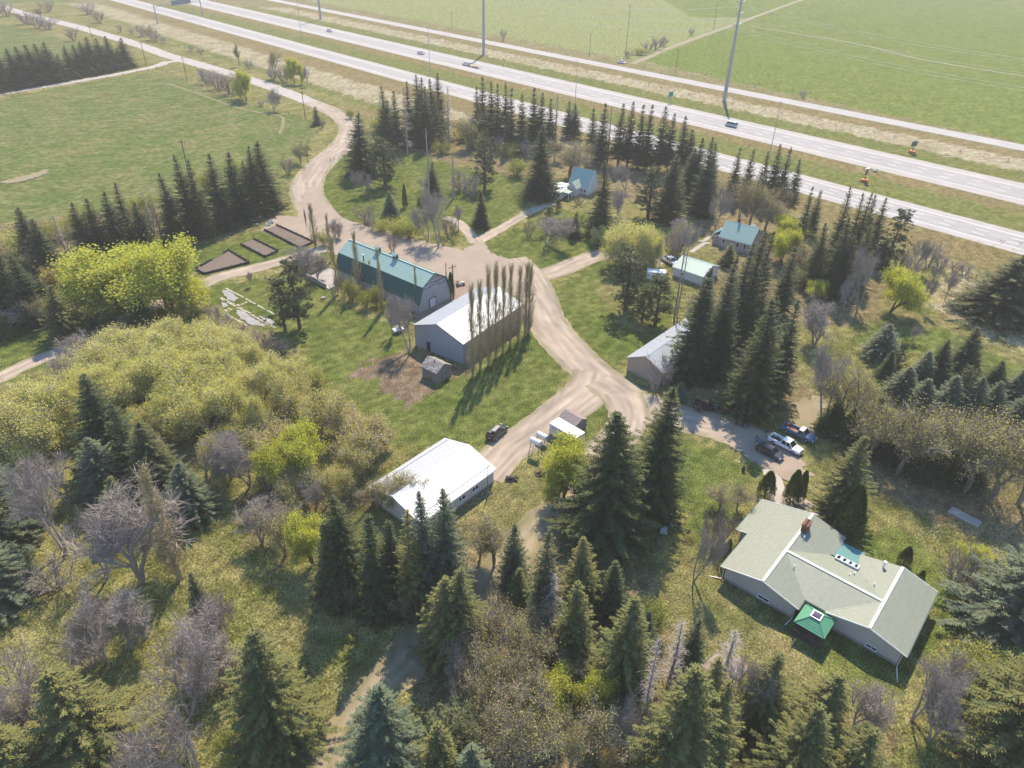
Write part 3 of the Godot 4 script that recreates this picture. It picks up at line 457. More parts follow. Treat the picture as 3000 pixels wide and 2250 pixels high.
	["sb", "the white workshop", "in the clump below it", PackedFloat32Array([-7.91, -62.45, 19.0, 3.2, -10.69, -62.09, 19.0, 3.2])],
	["sp", "the white workshop", "in the clump below it", PackedFloat32Array([-14.57, -62.15, 14.1, 2.5, -21.06, -62.48, 17.5, 3.6, -16.29, -59.64, 17.4, 2.7, -22.31, -61.94, 14.0, 3.0])],
	["so", "the white workshop", "in the clump below it", PackedFloat32Array([-11.72, -59.76, 18.2, 2.3])],
	["wb", "the white workshop", "in the clump below it", PackedFloat32Array([-15.63, -78.93, 7.4, 3.2, -17.63, -78.24, 7.0, 3.2, -19.59, -78.81, 6.2, 2.9])],
	["bs", "the white workshop", "in the clump below it", PackedFloat32Array([-13.35, -59.23, 5.3, 1.9, -19.55, -60.52, 5.9, 2.1])],
	["sb", "the dirt track", "at the track corner", PackedFloat32Array([-11.17, -37.38, 18.2, 4.7, -2.97, -35.9, 11.7, 2.7])],
	["pi", "the dirt track", "at the track corner", PackedFloat32Array([-5.39, -40.7, 9.5, 3.1])],
	["so", "the dirt track", "at the track corner", PackedFloat32Array([-23.79, -42.31, 19.3, 5.0, -6.25, -37.49, 12.7, 2.6])],
	["sb", "the willow grove", "in the meadow thicket", PackedFloat32Array([-72.25, -73.31, 15.6, 4.9, -70.85, -69.17, 15.7, 4.8, -65.54, -60.75, 13.4, 4.8])],
	["br", "the willow grove", "in the meadow thicket", PackedFloat32Array([-66.57, -78.65, 8.5, 5.1, -68.88, -76.92, 8.4, 3.8, -61.53, -68.33, 14.7, 5.3, -53.96, -64.69, 12.5, 3.9, -35.17, -71.43, 7.8, 3.3, -48.86, -63.85, 15.0, 6.3, -45.86, -54.24, 9.2, 3.2, -47.62, -51.62, 10.4, 3.7, -34.44, -55.2, 9.4, 3.1, -58.06, -49.31, 7.4, 1.7, -33.45, -50.73, 9.9, 4.0, -53.5, -44.28, 11.4, 4.6, -49.77, -43.11, 10.4, 3.2, -35.18, -45.25, 14.4, 4.9, -32.09, -38.97, 13.8, 4.9])],
	["lp", "the willow grove", "in the meadow thicket", PackedFloat32Array([-44.16, -64.43, 20.6, 1.7])],
	["so", "the willow grove", "in the meadow thicket", PackedFloat32Array([-55.64, -74.45, 9.2, 3.0, -42.19, -39.07, 16.9, 5.7, -49.69, -35.35, 11.8, 4.8, -45.76, -34.99, 14.8, 5.6])],
	["bs", "the willow grove", "in the meadow thicket", PackedFloat32Array([-59.61, -62.43, 5.3, 3.3, -36.43, -58.14, 4.7, 1.5, -49.14, -50.96, 6.1, 2.4, -32.06, -49.06, 6.5, 2.6])],
	["sd", "the willow grove", "in the meadow thicket", PackedFloat32Array([-38.55, -58.56, 8.2, 1.6])],
	["ys", "the willow grove", "in the meadow thicket", PackedFloat32Array([-26.96, -67.64, 9.7, 3.2])],
	["wb", "the willow grove", "in the meadow thicket", PackedFloat32Array([-31.25, -69.21, 9.4, 4.1])],
	["gs", "the willow grove", "in the meadow thicket", PackedFloat32Array([-29.38, -40.5, 5.9, 1.9])],
	["bs", "the service road pickup", "by the field track", PackedFloat32Array([67.52, -482.34, 4.8, 3.2, 83.26, -504.48, 6.8, 5.0, 90.64, -516.42, 7.6, 5.2, 97.71, -531.41, 6.2, 4.1, -11.27, -541.63, 7.9, 2.7, 142.28, -376.75, 3.6, 2.7, 127.19, -583.94, 5.4, 2.6])],
	["gs", "the service road pickup", "by the field track", PackedFloat32Array([76.43, -494.78, 5.8, 5.5])],
	["sp", "the white container", "at the drive fork", PackedFloat32Array([21.79, -79.45, 22.7, 4.9, 13.68, -74.42, 22.1, 7.1])],
	["ys", "the white container", "at the drive fork", PackedFloat32Array([8.42, -82.43, 11.6, 3.9, 7.4, -81.02, 8.3, 2.4])],
	["gs", "the white container", "at the drive fork", PackedFloat32Array([10.44, -92.26, 5.5, 2.6])],
]
var BUILD := {
	"gray": [-20.29, -127.35, -56.04, 20.7, 12.62],
	"shop": [-10.89, -92.3, 130.39, 15.6, -10.89],
	"tan": [22.76, -119.32, -48.61, 22.0, 7.71],
	"wood": [-15.04, -118.63, 38.5, 3.99, 3.84],
	"old": [8.57, -100.87, 45.31, 3.71, -2.91],
	"barn": [-21.07, -140.71, -141.21, 28.3, 9.89],
	"container": [6.62, -98.06, 44.66, 5.9, -2.44],
	"farm": [16.81, -226.07, 32.04, 7.05, -7.48],
	"small": [55.68, -183.66, 36.21, 8.51, -7.59],
	"garage": [39.61, -163.9, 41.24, 8.11, -8.02],
	"ranch": [33.06, -62.84, -49.41],
}
var CARS := [
	["crew", "white", 47.01, -95.99, -0.81, "white crew cab pickup parked between the black wagon and the blue truck", "pickup_truck", "pickup"],
	["old", "blue", 50.37, -99.35, -0.77, "old steel blue pickup with white cab roof and a loaded box", "pickup_truck", "pickup"],
	["suv_open", "charcoal", 43.74, -93.89, -0.78, "black wagon with raised rear hatch next to the white pickup", "parked_car", "car"],
	["suv", "black", 35.98, -107, 0.16, "black hatchback parked in spruce shade beside the gravel drive", "parked_car", "car"],
	["suv_box", "black", -2.4, -97.63, 0.99, "black wagon with a grey roof box near the white workshop", "parked_car", "car"],
	["van", "silver", 91.44, -316.17, -3.96, "pale grey passenger van driving on the far carriageway", "van", "van"],
	["flatbed", "white", -30.68, -444.57, -3.96, "white truck hauling a tan flat deck on the far carriageway", "flatbed_truck", "truck"],
	["crew", "white", -61.03, -478.92, -3.96, "white pickup driving behind the flat deck truck", "pickup_truck", "pickup"],
	["crew", "white", 61.4, -462.13, -0.82, "white pickup on the service road beside the field track", "pickup_truck", "pickup"],
	["crew", "white", -136.82, -563.65, -3.96, "white pickup farthest along the highway beyond the sign gantry", "pickup_truck", "pickup"],
	["crew", "white", 40.29, -172.04, -1.07, "white pickup parked against the white garage", "pickup_truck", "pickup"],
	["trailer", "white", 35.12, -162, -0.12, "white enclosed trailer half hidden behind the pines", "trailer", "trailer"],
]
var LOADED := 1
var FENCES := [
	["post and wire fence along the paved side road", PackedVector2Array([Vector2(-240.39, -329.05), Vector2(-235.14, -337.29), Vector2(-217.45, -370.56), Vector2(-196.89, -414.01)]), 7.0],
	["post and wire fence along the north edge of the pasture", PackedVector2Array([Vector2(-196.89, -414.01), Vector2(-167.87, -382.77), Vector2(-133.54, -347.45), Vector2(-105.37, -324.35), Vector2(-83.39, -306.06)]), 6.0],
	["post and wire fence beside the drive bend", PackedVector2Array([Vector2(-79.63, -305.12), Vector2(-79.93, -291.6), Vector2(-80.25, -276.89), Vector2(-76.45, -261.73), Vector2(-73.38, -250.6)]), 3.2],
	["wire fence between the frontage road and the highway", PackedVector2Array([Vector2(-225.55, -495.97), Vector2(-165.06, -440.01), Vector2(-116.83, -392.33), Vector2(-85.38, -361.65), Vector2(-63.63, -338.61)]), 7.0],
	["wire fence in the tan grass north of the highway", PackedVector2Array([Vector2(-149.35, -627.96), Vector2(-108.27, -584.22), Vector2(-67.2, -540.49), Vector2(-26.13, -496.75), Vector2(14.94, -453.01), Vector2(56.02, -409.27), Vector2(97.09, -365.53), Vector2(138.16, -321.8), Vector2(179.24, -278.06), Vector2(220.31, -234.32), Vector2(261.38, -190.58), Vector2(302.45, -146.84), Vector2(343.53, -103.1), Vector2(384.6, -59.37)]), 8.5],
	["wire fence along the crop field edge", PackedVector2Array([Vector2(-14.88, -562.19), Vector2(26.2, -518.45), Vector2(67.27, -474.71), Vector2(108.34, -430.97), Vector2(149.42, -387.23), Vector2(190.49, -343.5), Vector2(231.56, -299.76), Vector2(272.63, -256.02), Vector2(313.71, -212.28), Vector2(354.78, -168.54), Vector2(395.85, -124.81)]), 9.0],
	["wire fence behind the weedy patch", PackedVector2Array([Vector2(111.19, -171.97), Vector2(113.53, -168.98), Vector2(116.78, -166.13), Vector2(119.71, -163.34)]), 2.6],
	["short dark fence at the drive curve", PackedVector2Array([Vector2(-66.39, -253.89), Vector2(-62.1, -257.04), Vector2(-58.25, -261.57)]), 1.6],
	["plank fence section by the shrubs north of the barn", PackedVector2Array([Vector2(-33.49, -210.11), Vector2(-29.65, -205.69), Vector2(-26, -202.05)]), 1.4],
]
var POLES := [
	["wood", -215.54, -403.91, 10.1, "wooden utility pole at the end of the spruce row"],
	["wood", -207.41, -425.15, 11.7, "wooden utility pole at the side road corner"],
	["wood", -168.16, -383.51, 11.7, "wooden utility pole beside the pasture fence corner"],
	["wood", -90.25, -312.78, 11.3, "wooden utility pole near the small roadside spruce"],
	["wood", -273.15, -497.43, 9.5, "wooden utility pole behind the spruce row"],
	["wood", -98.75, -212.08, 17.9, "wooden utility pole rising from the spruce belt"],
	["wood", -14.11, -149.15, 8.6, "dark pole beside the cedar at the barn corner"],
	["wood", -50.75, -590.05, 11.8, "short wooden pole along the far field"],
	["wood", 43.72, -483.18, 13.3, "wooden pole beside the field track entrance"],
	["wood", 66.73, -487.82, 28.9, "tall wooden pole by the brush at the field track"],
	["wood", 89.09, -436.18, 12.2, "wooden pole along the crop field fence"],
	["wood", 151.91, -620.26, 22.6, "wooden pole on the field track"],
	["lamp", -145.78, -522.23, 24.8, "slim highway lamp post on the median by the far pickup", 0.0],
	["lamp", -267.42, -647.1, 9.2, "slim highway lamp post behind the sign gantry", 0.0],
	["lamp", -48.08, -412.45, 23.4, "slim highway lamp post behind the spruce stand", 0.0],
	["lamp", 26, -342.62, 20.6, "slim highway lamp post behind the farmhouse row", 0.0],
	["lamp", 94.67, -270.52, 20.0, "slim highway lamp post near the passing van", 0.0],
	["steel", 100.17, -365.73, 46.0, "towering steel transmission pole beside the far carriageway near the van"],
	["steel", -22.23, -481.95, 46.0, "towering steel transmission pole behind the flat deck truck"],
	["steel", -158.65, -629.71, 46.0, "towering steel transmission pole farthest along the highway"],
]
var WIRES := [
	[102.58, 31.9, -367.99, 280.56, 31.9, -178.46, 7.0],
	[97.77, 31.9, -363.47, 275.75, 31.9, -173.94, 7.0],
	[102.58, 36.5, -367.99, 280.56, 36.5, -178.46, 7.0],
	[97.77, 36.5, -363.47, 275.75, 36.5, -173.94, 7.0],
	[102.58, 41.1, -367.99, 280.56, 41.1, -178.46, 7.0],
	[97.77, 41.1, -363.47, 275.75, 41.1, -173.94, 7.0],
	[-19.83, 31.9, -484.2, 102.58, 31.9, -367.99, 7.0],
	[-24.64, 31.9, -479.69, 97.77, 31.9, -363.47, 7.0],
	[-19.83, 36.5, -484.2, 102.58, 36.5, -367.99, 7.0],
	[-24.64, 36.5, -479.69, 97.77, 36.5, -363.47, 7.0],
	[-19.83, 41.1, -484.2, 102.58, 41.1, -367.99, 7.0],
	[-24.64, 41.1, -479.69, 97.77, 41.1, -363.47, 7.0],
	[-156.24, 31.9, -631.97, -19.83, 31.9, -484.2, 7.0],
	[-161.05, 31.9, -627.45, -24.64, 31.9, -479.69, 7.0],
	[-156.24, 36.5, -631.97, -19.83, 36.5, -484.2, 7.0],
	[-161.05, 36.5, -627.45, -24.64, 36.5, -479.69, 7.0],
	[-156.24, 41.1, -631.97, -19.83, 41.1, -484.2, 7.0],
	[-161.05, 41.1, -627.45, -24.64, 41.1, -479.69, 7.0],
]
var BEDS := [
	["timber edged garden bed with slanted end and a weed heap", PackedVector2Array([Vector2(-77.02, -167.38), Vector2(-75.57, -171.36), Vector2(-75.06, -173.59), Vector2(-67.21, -166.01), Vector2(-75.87, -158.97), Vector2(-79.11, -161.31)]), 0],
	["shorter timber edged garden bed between its two neighbours", PackedVector2Array([Vector2(-73.37, -177.81), Vector2(-71.09, -181.57), Vector2(-62.05, -173.71), Vector2(-64.36, -169.81)]), 0],
	["long timber edged garden bed beside the gravel yard", PackedVector2Array([Vector2(-70.28, -188.32), Vector2(-67.87, -191.96), Vector2(-54.31, -180.16), Vector2(-56.85, -175.83)]), 0],
]
var SLAB0 := Vector2(-60.94, -142.29)
var SLABS := [
	[Vector2(-68.26, -151.82), Vector2(-52.59, -138.99)],
	[Vector2(-67.7, -146.5), Vector2(-62.85, -142.74)],
	[Vector2(-62.35, -142.36), Vector2(-50.69, -132.8)],
	[Vector2(-67.61, -146.99), Vector2(-63.37, -143.53)],
	[Vector2(-61.68, -142.26), Vector2(-51.07, -133.27)],
	[Vector2(-64.23, -139.48), Vector2(-57.35, -133.85)],
	[Vector2(-60.99, -145.15), Vector2(-62.48, -142.76)],
	[Vector2(-61.6, -145.68), Vector2(-62.98, -143.14)],
	[Vector2(-63.15, -141.78), Vector2(-64.58, -140.12)],
	[Vector2(-63.78, -142.16), Vector2(-64.84, -140.51)],
]
var PEN := [
	["low concrete pen wall facing the gravel lane", Vector2(-51.18, -158.66), Vector2(-46.79, -164.66)],
	["low concrete pen wall facing the slab garden", Vector2(-51.05, -158.55), Vector2(-44.71, -152.86)],
]
var ROCKS := [
	[24.05, -76.46, 0.50, "pale boulder beside the big spruce shadow", "boulders by the drive spruces"],
	[23.15, -75.91, 0.55, "pale boulder beside the big spruce shadow", "boulders by the drive spruces"],
	[22.74, -75.08, 0.60, "flat pinkish boulder at the edge of the spruce shadow", ""],
	[22.49, -78.24, 0.50, "grey boulder inside the spruce shadow", "boulders in the spruce shade"],
	[21.33, -76.9, 0.50, "grey boulder inside the spruce shadow", "boulders in the spruce shade"],
	[23.61, -78.41, 0.40, "grey boulder inside the spruce shadow", "boulders in the spruce shade"],
	[-69.84, -193.27, 0.90, "white boulder at the head of the long garden bed", ""],
	[-70.04, -191.59, 0.60, "grey boulder beside the white boulder by the long bed", ""],
	[-73.19, -191.87, 0.50, "rust tinted boulder near the spruce belt end", ""],
	[-74.31, -197.62, 0.60, "white boulder under the spruce belt end", ""],
	[128.45, -255.83, 1.00, "white boulder on the highway median near the message board", ""],
]
var TANKS := [
	[4.18, -92.6, -0.635, 2.75, "silver fuel tank on a tall leggy stand"],
	[5.34, -95.81, -0.719, 1.5, "silver fuel tank on a short stand beside the container"],
]
var WOOD := [
	[0.3, -86.09, 34, "split log in the firewood heap on the grass by the workshop", "firewood heap logs"],
	[4.9, -87.59, 12, "log in the small heap beside the yellow shrub", "small heap logs"],
]
var BIN := Vector2(38.22, -89.55)
var RING := Vector2(61.85, -56.96)
var BENCH := Vector2(59.97, -57.87)
var MAST := Vector2(-3.36, -82.17)
var WELL := Vector2(-44.19, -147.65)
var CART := Vector2(-24.6, -132.65)
var JUNK := Vector2(-13.02, -155.96)
var PAD := [69.55, -79.83, 4.36, 1.9, -0.832]
var GANTRY := [-269.56, -585.74, -253.04, -631.6, 12.5]
var SIGNS := [
	["guide", 72.33, -358.24, 3.6, 2.2, 5.2, "green highway guide sign on two posts"],
	["warning", -9.06, -443.42, 1.2, 1.2, 4.4, "small yellow diamond warning sign beside the highway"],
]
var BOARDS := [
	[119.52, -243.44, -0.698, "orange message board trailer on the highway median"],
	[152.85, -280.76, -1.222, "orange message board trailer on the far highway verge"],
]
var PEOPLE := [
	[44.46, -99.03, -0.40, "person in dark blue top bending at the tailgate of the white pickup", Color(0.025, 0.022, 0.06), Color(0.03, 0.03, 0.035), 0.7],
	[42.2, -96.96, -0.50, "person in black clothes standing behind the open wagon hatch", Color(0.012, 0.012, 0.014), Color(0.02, 0.02, 0.022), 0.15],
]

# ------------------------------------------------------------------ build
func _ready() -> void:
	soft.seed = 2
	soft.frequency = 1.0
	soft.noise_type = FastNoiseLite.TYPE_SIMPLEX_SMOOTH
	soft.fractal_octaves = 3
	fine.seed = 7
	fine.frequency = 1.0
	fine.noise_type = FastNoiseLite.TYPE_SIMPLEX
	fine.fractal_octaves = 2
	# camera
	var cam := Camera3D.new()
	cam.name = "camera"
	cam.fov = 56.742
	cam.near = 0.5
	cam.far = 6000.0
	cam.transform = Transform3D(Basis(Vector3(0.999754, 0.018451, -0.012332), Vector3(-0.022193, 0.831184, -0.555554), Vector3(-0.000000, 0.555691, 0.831389)), V(0, 76, 0))
	add_child(cam)
	# sky, exposure, haze
	var we := WorldEnvironment.new()
	we.name = "environment"
	var env := Environment.new()
	var sky := Sky.new()
	var sm := ProceduralSkyMaterial.new()
	sm.sky_top_color = Color(0.40, 0.55, 0.76)
	sm.sky_horizon_color = Color(0.84, 0.88, 0.91)
	sm.sky_curve = 0.12
	sm.ground_bottom_color = Color(0.30, 0.30, 0.22)
	sm.ground_horizon_color = Color(0.66, 0.70, 0.66)
	sm.energy_multiplier = 1.3
	sky.sky_material = sm
	env.sky = sky
	env.background_mode = Environment.BG_SKY
	env.tonemap_mode = Environment.TONE_MAPPER_LINEAR
	env.tonemap_exposure = 1.75
	env.fog_enabled = true
	env.fog_density = 0.00028
	env.fog_light_color = Color(0.92, 0.90, 0.85)
	env.sdfgi_enabled = true
	env.ssao_enabled = true
	env.ssil_enabled = true
	we.environment = env
	add_child(we)
	# sun
	var sun := DirectionalLight3D.new()
	sun.name = "sun"
	sun.light_energy = 1.6
	sun.light_color = Color(1.0, 0.935, 0.84)
	sun.light_angular_distance = 0.5
	sun.shadow_enabled = true
	var ld := V(-0.174 * cos(deg_to_rad(51.0)), -sin(deg_to_rad(51.0)), 0.985 * cos(deg_to_rad(51.0)))
	sun.basis = Basis.looking_at(ld, Vector3.UP)
	add_child(sun)
	make_ground()
	make_roads()
	make_grass()
	make_buildings()
	make_vehicles()
	make_fences()
	make_poles()
	make_yard()
	make_highway_signs()
	for q in PEOPLE:
		person(V(q[0], 0.02, q[1]), q[2], q[3], q[4], q[5], q[6])
	make_trees()

# ------------------------------------------------------------------ ground
const SX := 620
const SZ := 480
const SC := 1.5
var style := PackedByteArray()

func fill_style(poly: PackedVector2Array, id: int) -> void:
	var zmin := 1e9
	var zmax := -1e9
	for p in poly:
		zmin = minf(zmin, p.y)
		zmax = maxf(zmax, p.y)
	for j in range(maxi(0, int((zmin + 700.0) / SC)), mini(SZ, int((zmax + 700.0) / SC) + 1)):
		var zz := j * SC - 700.0
		var cr := []
		for i in poly.size():
			var a := poly[i]
			var b := poly[(i + 1) % poly.size()]
			if (a.y > zz) != (b.y > zz):
				cr.append(a.x + (b.x - a.x) * (zz - a.y) / (b.y - a.y))
		cr.sort()
		for k in range(0, cr.size() - 1, 2):
			for i in range(clampi(int((cr[k] + 465.0) / SC), 0, SX - 1), clampi(int((cr[k + 1] + 465.0) / SC), 0, SX - 1) + 1):
				style[j * SX + i] = id

# base colours of each kind of cover (linear): two tones, third tone of patches; streak direction in degrees, streak strength
var COVER := [
	[Color(0.212, 0.200, 0.068), Color(0.340, 0.292, 0.148), Color(0.160, 0.172, 0.050), 40.0, 0.15],  # meadow
	[Color(0.128, 0.158, 0.040), Color(0.195, 0.200, 0.068), Color(0.105, 0.145, 0.034), -48.0, 0.4], # lawn
	[Color(0.145, 0.185, 0.058), Color(0.245, 0.225, 0.105), Color(0.125, 0.185, 0.048), 8.0, 0.3],   # pasture
	[Color(0.178, 0.225, 0.046), Color(0.215, 0.245, 0.068), Color(0.160, 0.200, 0.048), 30.0, 0.4],   # crop
	[Color(0.290, 0.310, 0.135), Color(0.315, 0.325, 0.150), Color(0.260, 0.290, 0.110), 20.0, 0.3],   # far pale crop
	[Color(0.300, 0.245, 0.140), Color(0.215, 0.205, 0.085), Color(0.380, 0.310, 0.210), 46.8, 0.5],   # verge
	[Color(0.420, 0.345, 0.245), Color(0.500, 0.420, 0.320), Color(0.310, 0.265, 0.150), 46.8, 0.5],   # dry tall grass
	[Color(0.185, 0.205, 0.060), Color(0.235, 0.220, 0.090), Color(0.165, 0.200, 0.050), 46.8, 0.5],   # green verge
	[Color(0.225, 0.170, 0.105), Color(0.300, 0.240, 0.140), Color(0.185, 0.165, 0.068), 0.0, 0.1],    # leaf litter
	[Color(0.225, 0.160, 0.120), Color(0.280, 0.205, 0.155), Color(0.190, 0.135, 0.100), 40.0, 0.4],   # tilled soil
	[Color(0.285, 0.215, 0.110), Color(0.250, 0.200, 0.095), Color(0.330, 0.255, 0.150), 46.8, 0.5],   # brown mown verge
	[Color(0.205, 0.190, 0.070), Color(0.300, 0.245, 0.130), Color(0.140, 0.155, 0.045), -48.0, 0.2],  # thin dry lawn
]

func cover_at(x: float, z: float) -> Color:
	var wx := x + soft.get_noise_2d(x * 0.18, z * 0.18) * 2.6 + fine.get_noise_2d(x * 0.9, z * 0.9) * 0.8
	var wz := z + soft.get_noise_2d(x * 0.18 + 77.0, z * 0.18) * 2.6 + fine.get_noise_2d(x * 0.9, z * 0.9 + 50.0) * 0.8
	var i := int((wx + 465.0) / SC)
	var j := int((wz + 700.0) / SC)
	var id := 0
	if i >= 0 and i < SX and j >= 0 and j < SZ:
		id = style[j * SX + i]
	else:
		var o := -x * 0.729 + z * 0.6845
		id = 4 if o < -372.0 and x < 150.0 else (3 if o < -372.0 else (2 if o > -200.0 else 5))
	var s: Array = COVER[id]
	var a: float = deg_to_rad(s[3])
	var u := x * cos(a) + z * sin(a)
	var w := -x * sin(a) + z * cos(a)
	var n1 := soft.get_noise_2d(x * 0.035 + 300.0, z * 0.035)
	var n2 := soft.get_noise_2d(x * 0.15, z * 0.15 + 200.0)
	var n3 := fine.get_noise_2d(x * 0.55, z * 0.55)
	var st := fine.get_noise_2d(u * 0.06, w * 0.55)
	var k: float = s[4]
	var t := clampf(0.42 + n1 * 0.55 + n2 * 0.45 + n3 * 0.3 + st * k * 1.1, 0.0, 1.0)
	var c: Color = s[0]
	c = c.lerp(s[1], t)
	c = c.lerp(s[2], clampf((soft.get_noise_2d(x * 0.07 + 900.0, z * 0.07) - 0.12) * 2.2, 0.0, 0.6))
	var g := (1.0 + n3 * 0.18 + st * k * 0.22) * 2.0
	return Color(c.r * g, c.g * g * 1.04, c.b * g * 0.92)

func grid_axis(cuts: Array) -> PackedFloat32Array:
	var r := PackedFloat32Array()
	for i in cuts.size():
		var q: Array = cuts[i]
		var n := int(round((q[1] - q[0]) / q[2]))
		for k in n:
			r.append(q[0] + (q[1] - q[0]) * k / n)
	r.append(cuts[-1][1])
	return r

func make_ground() -> void:
	style.resize(SX * SZ)
	for j in SZ:
		var zz := j * SC - 700.0
		for i in SX:
			var o := -(i * SC - 465.0) * 0.729 + zz * 0.6845
			style[j * SX + i] = 4 if o < -372.0 else (5 if o < -196.0 else 0)
	for q in COVERS:
		fill_style(q[1], q[0])
	var xs := grid_axis([[-2600.0, -900.0, 100.0], [-900.0, -420.0, 10.0], [-420.0, -140.0, 3.0], [-140.0, 150.0, 1.1], [150.0, 420.0, 3.0], [420.0, 900.0, 10.0], [900.0, 2600.0, 100.0]])
	var zs := grid_axis([[-3600.0, -1100.0, 80.0], [-1100.0, -600.0, 8.0], [-600.0, -330.0, 3.0], [-330.0, -180.0, 1.5], [-180.0, -20.0, 1.0], [-20.0, 60.0, 4.0]])
	var v := PackedVector3Array()
	var n := PackedVector3Array()
	var c := PackedColorArray()
	var ix := PackedInt32Array()
	for z in zs:
		for x in xs:
			v.append(V(x, 0, z))
			n.append(Vector3.UP)
			c.append(cover_at(x, z))
	var w := xs.size()
	for j in zs.size() - 1:
		for i in w - 1:
			var p := j * w + i
			ix.append(p); ix.append(p + 1); ix.append(p + w)
			ix.append(p + 1); ix.append(p + w + 1); ix.append(p + w)
	var arr := []
	arr.resize(Mesh.ARRAY_MAX)
	arr[Mesh.ARRAY_VERTEX] = v
	arr[Mesh.ARRAY_NORMAL] = n
	arr[Mesh.ARRAY_COLOR] = c
	arr[Mesh.ARRAY_INDEX] = ix
	var m := ArrayMesh.new()
	m.add_surface_from_arrays(Mesh.PRIMITIVE_TRIANGLES, arr)
	var gm := textured("grass cover", Color(1.22, 1.22, 1.22), noise_tex(3, 0.03, 0.36, 1.0, 1024, 5), 11.0, 1.0, 0.0, 5.0)
	gm.albedo_color = Color(1, 1, 1)
	gm.metallic_specular = 0.1
	gm.detail_enabled = true
	gm.detail_blend_mode = BaseMaterial3D.BLEND_MODE_MUL
	gm.detail_albedo = noise_tex(8, 0.022, 0.68, 1.0, 1024, 5)
	gm.detail_uv_layer = BaseMaterial3D.DETAIL_UV_2
	gm.uv2_triplanar = true
	gm.uv2_world_triplanar = true
	gm.uv2_scale = Vector3.ONE / 61.0
	var g := obj(m, "ground", gm, self)
	g.set_meta("kind", "structure")

# smooth polyline through points
func curve(pts: PackedVector2Array, step: float) -> PackedVector2Array:
	var r := PackedVector2Array()
	for i in pts.size() - 1:
		var p0 := pts[maxi(i - 1, 0)]
		var p1 := pts[i]
		var p2 := pts[i + 1]
		var p3 := pts[mini(i + 2, pts.size() - 1)]
		var n := maxi(1, int(p1.distance_to(p2) / step))
		for k in n:
			var t := float(k) / n
			r.append(0.5 * ((2.0 * p1) + (p2 - p0) * t + (2.0 * p0 - 5.0 * p1 + 4.0 * p2 - p3) * t * t + (3.0 * p1 - p0 - 3.0 * p2 + p3) * t * t * t))
	r.append(pts[-1])
	return r

# strip of road: kinds of colouring 0 plain, 1 gravel with worn wheel lines, 2 two-track with grassy crown, 3 asphalt lanes
func ribbon(pts: PackedVector2Array, w0: float, w1: float, y: float, col: Color, kind: int, edge: float, step := 1.3) -> ArrayMesh:
	var line := curve(pts, step)
	var m := maxi(4, int(maxf(w0, w1) / 0.7))
	var v := PackedVector3Array()
	var n := PackedVector3Array()
	var c := PackedColorArray()
	var ix := PackedInt32Array()
	for i in line.size():
		var d := (line[mini(i + 1, line.size() - 1)] - line[maxi(i - 1, 0)]).normalized()
		var s := Vector2(-d.y, d.x)
		var w := lerpf(w0, w1, float(i) / (line.size() - 1)) * 0.5
		for k in m + 1:
			var f := float(k) / m * 2.0 - 1.0
			var q := line[i] + s * f * w
			if k == 0 or k == m:
				q += s * signf(f) * (soft.get_noise_2d(q.x * 0.5, q.y * 0.5) * 1.3 + fine.get_noise_2d(q.x * 1.3, q.y * 1.3) * 0.8) * edge
			v.append(V(q.x, y, q.y))
			road_mask[Vector2i(int(floor(q.x)), int(floor(q.y)))] = true
			n.append(Vector3.UP)
			var g := 1.0 + soft.get_noise_2d(q.x * 0.2, q.y * 0.2) * 0.14 + fine.get_noise_2d(q.x * 1.1, q.y * 1.1) * 0.12
			var cc := col
			if kind == 1:
				var rut := exp(-pow((absf(f * w) - 0.95) / 0.45, 2.0))
				g *= 1.0 + 0.14 * rut
				var lane := fine.get_noise_2d(i * step * 0.05, f * w * 1.6)
				g *= 1.0 + lane * 0.30
				cc = cc.lerp(Color(0.25, 0.225, 0.105), clampf((absf(f) - 0.74) * 3.2 + fine.get_noise_2d(q.x * 0.6, q.y * 0.6) * 0.5, 0.0, 0.85))
			elif kind == 2:
				var rut2 := exp(-pow((absf(f * w) - 0.85) / 0.5, 2.0))
				cc = Color(0.215, 0.19, 0.085).lerp(col, clampf(rut2 + 0.25 + fine.get_noise_2d(q.x * 0.4, q.y * 0.4) * 0.5, 0.0, 1.0))
			c.append(Color(cc.r * g, cc.g * g, cc.b * g))
	for i in line.size() - 1:
		for k in m:
			var p := i * (m + 1) + k
			ix.append(p); ix.append(p + m + 1); ix.append(p + 1)
			ix.append(p + 1); ix.append(p + m + 1); ix.append(p + m + 2)
	var arr := []
	arr.resize(Mesh.ARRAY_MAX)
	arr[Mesh.ARRAY_VERTEX] = v
	arr[Mesh.ARRAY_NORMAL] = n
	arr[Mesh.ARRAY_COLOR] = c
	arr[Mesh.ARRAY_INDEX] = ix
	var me := ArrayMesh.new()
	me.add_surface_from_arrays(Mesh.PRIMITIVE_TRIANGLES, arr)
	return me

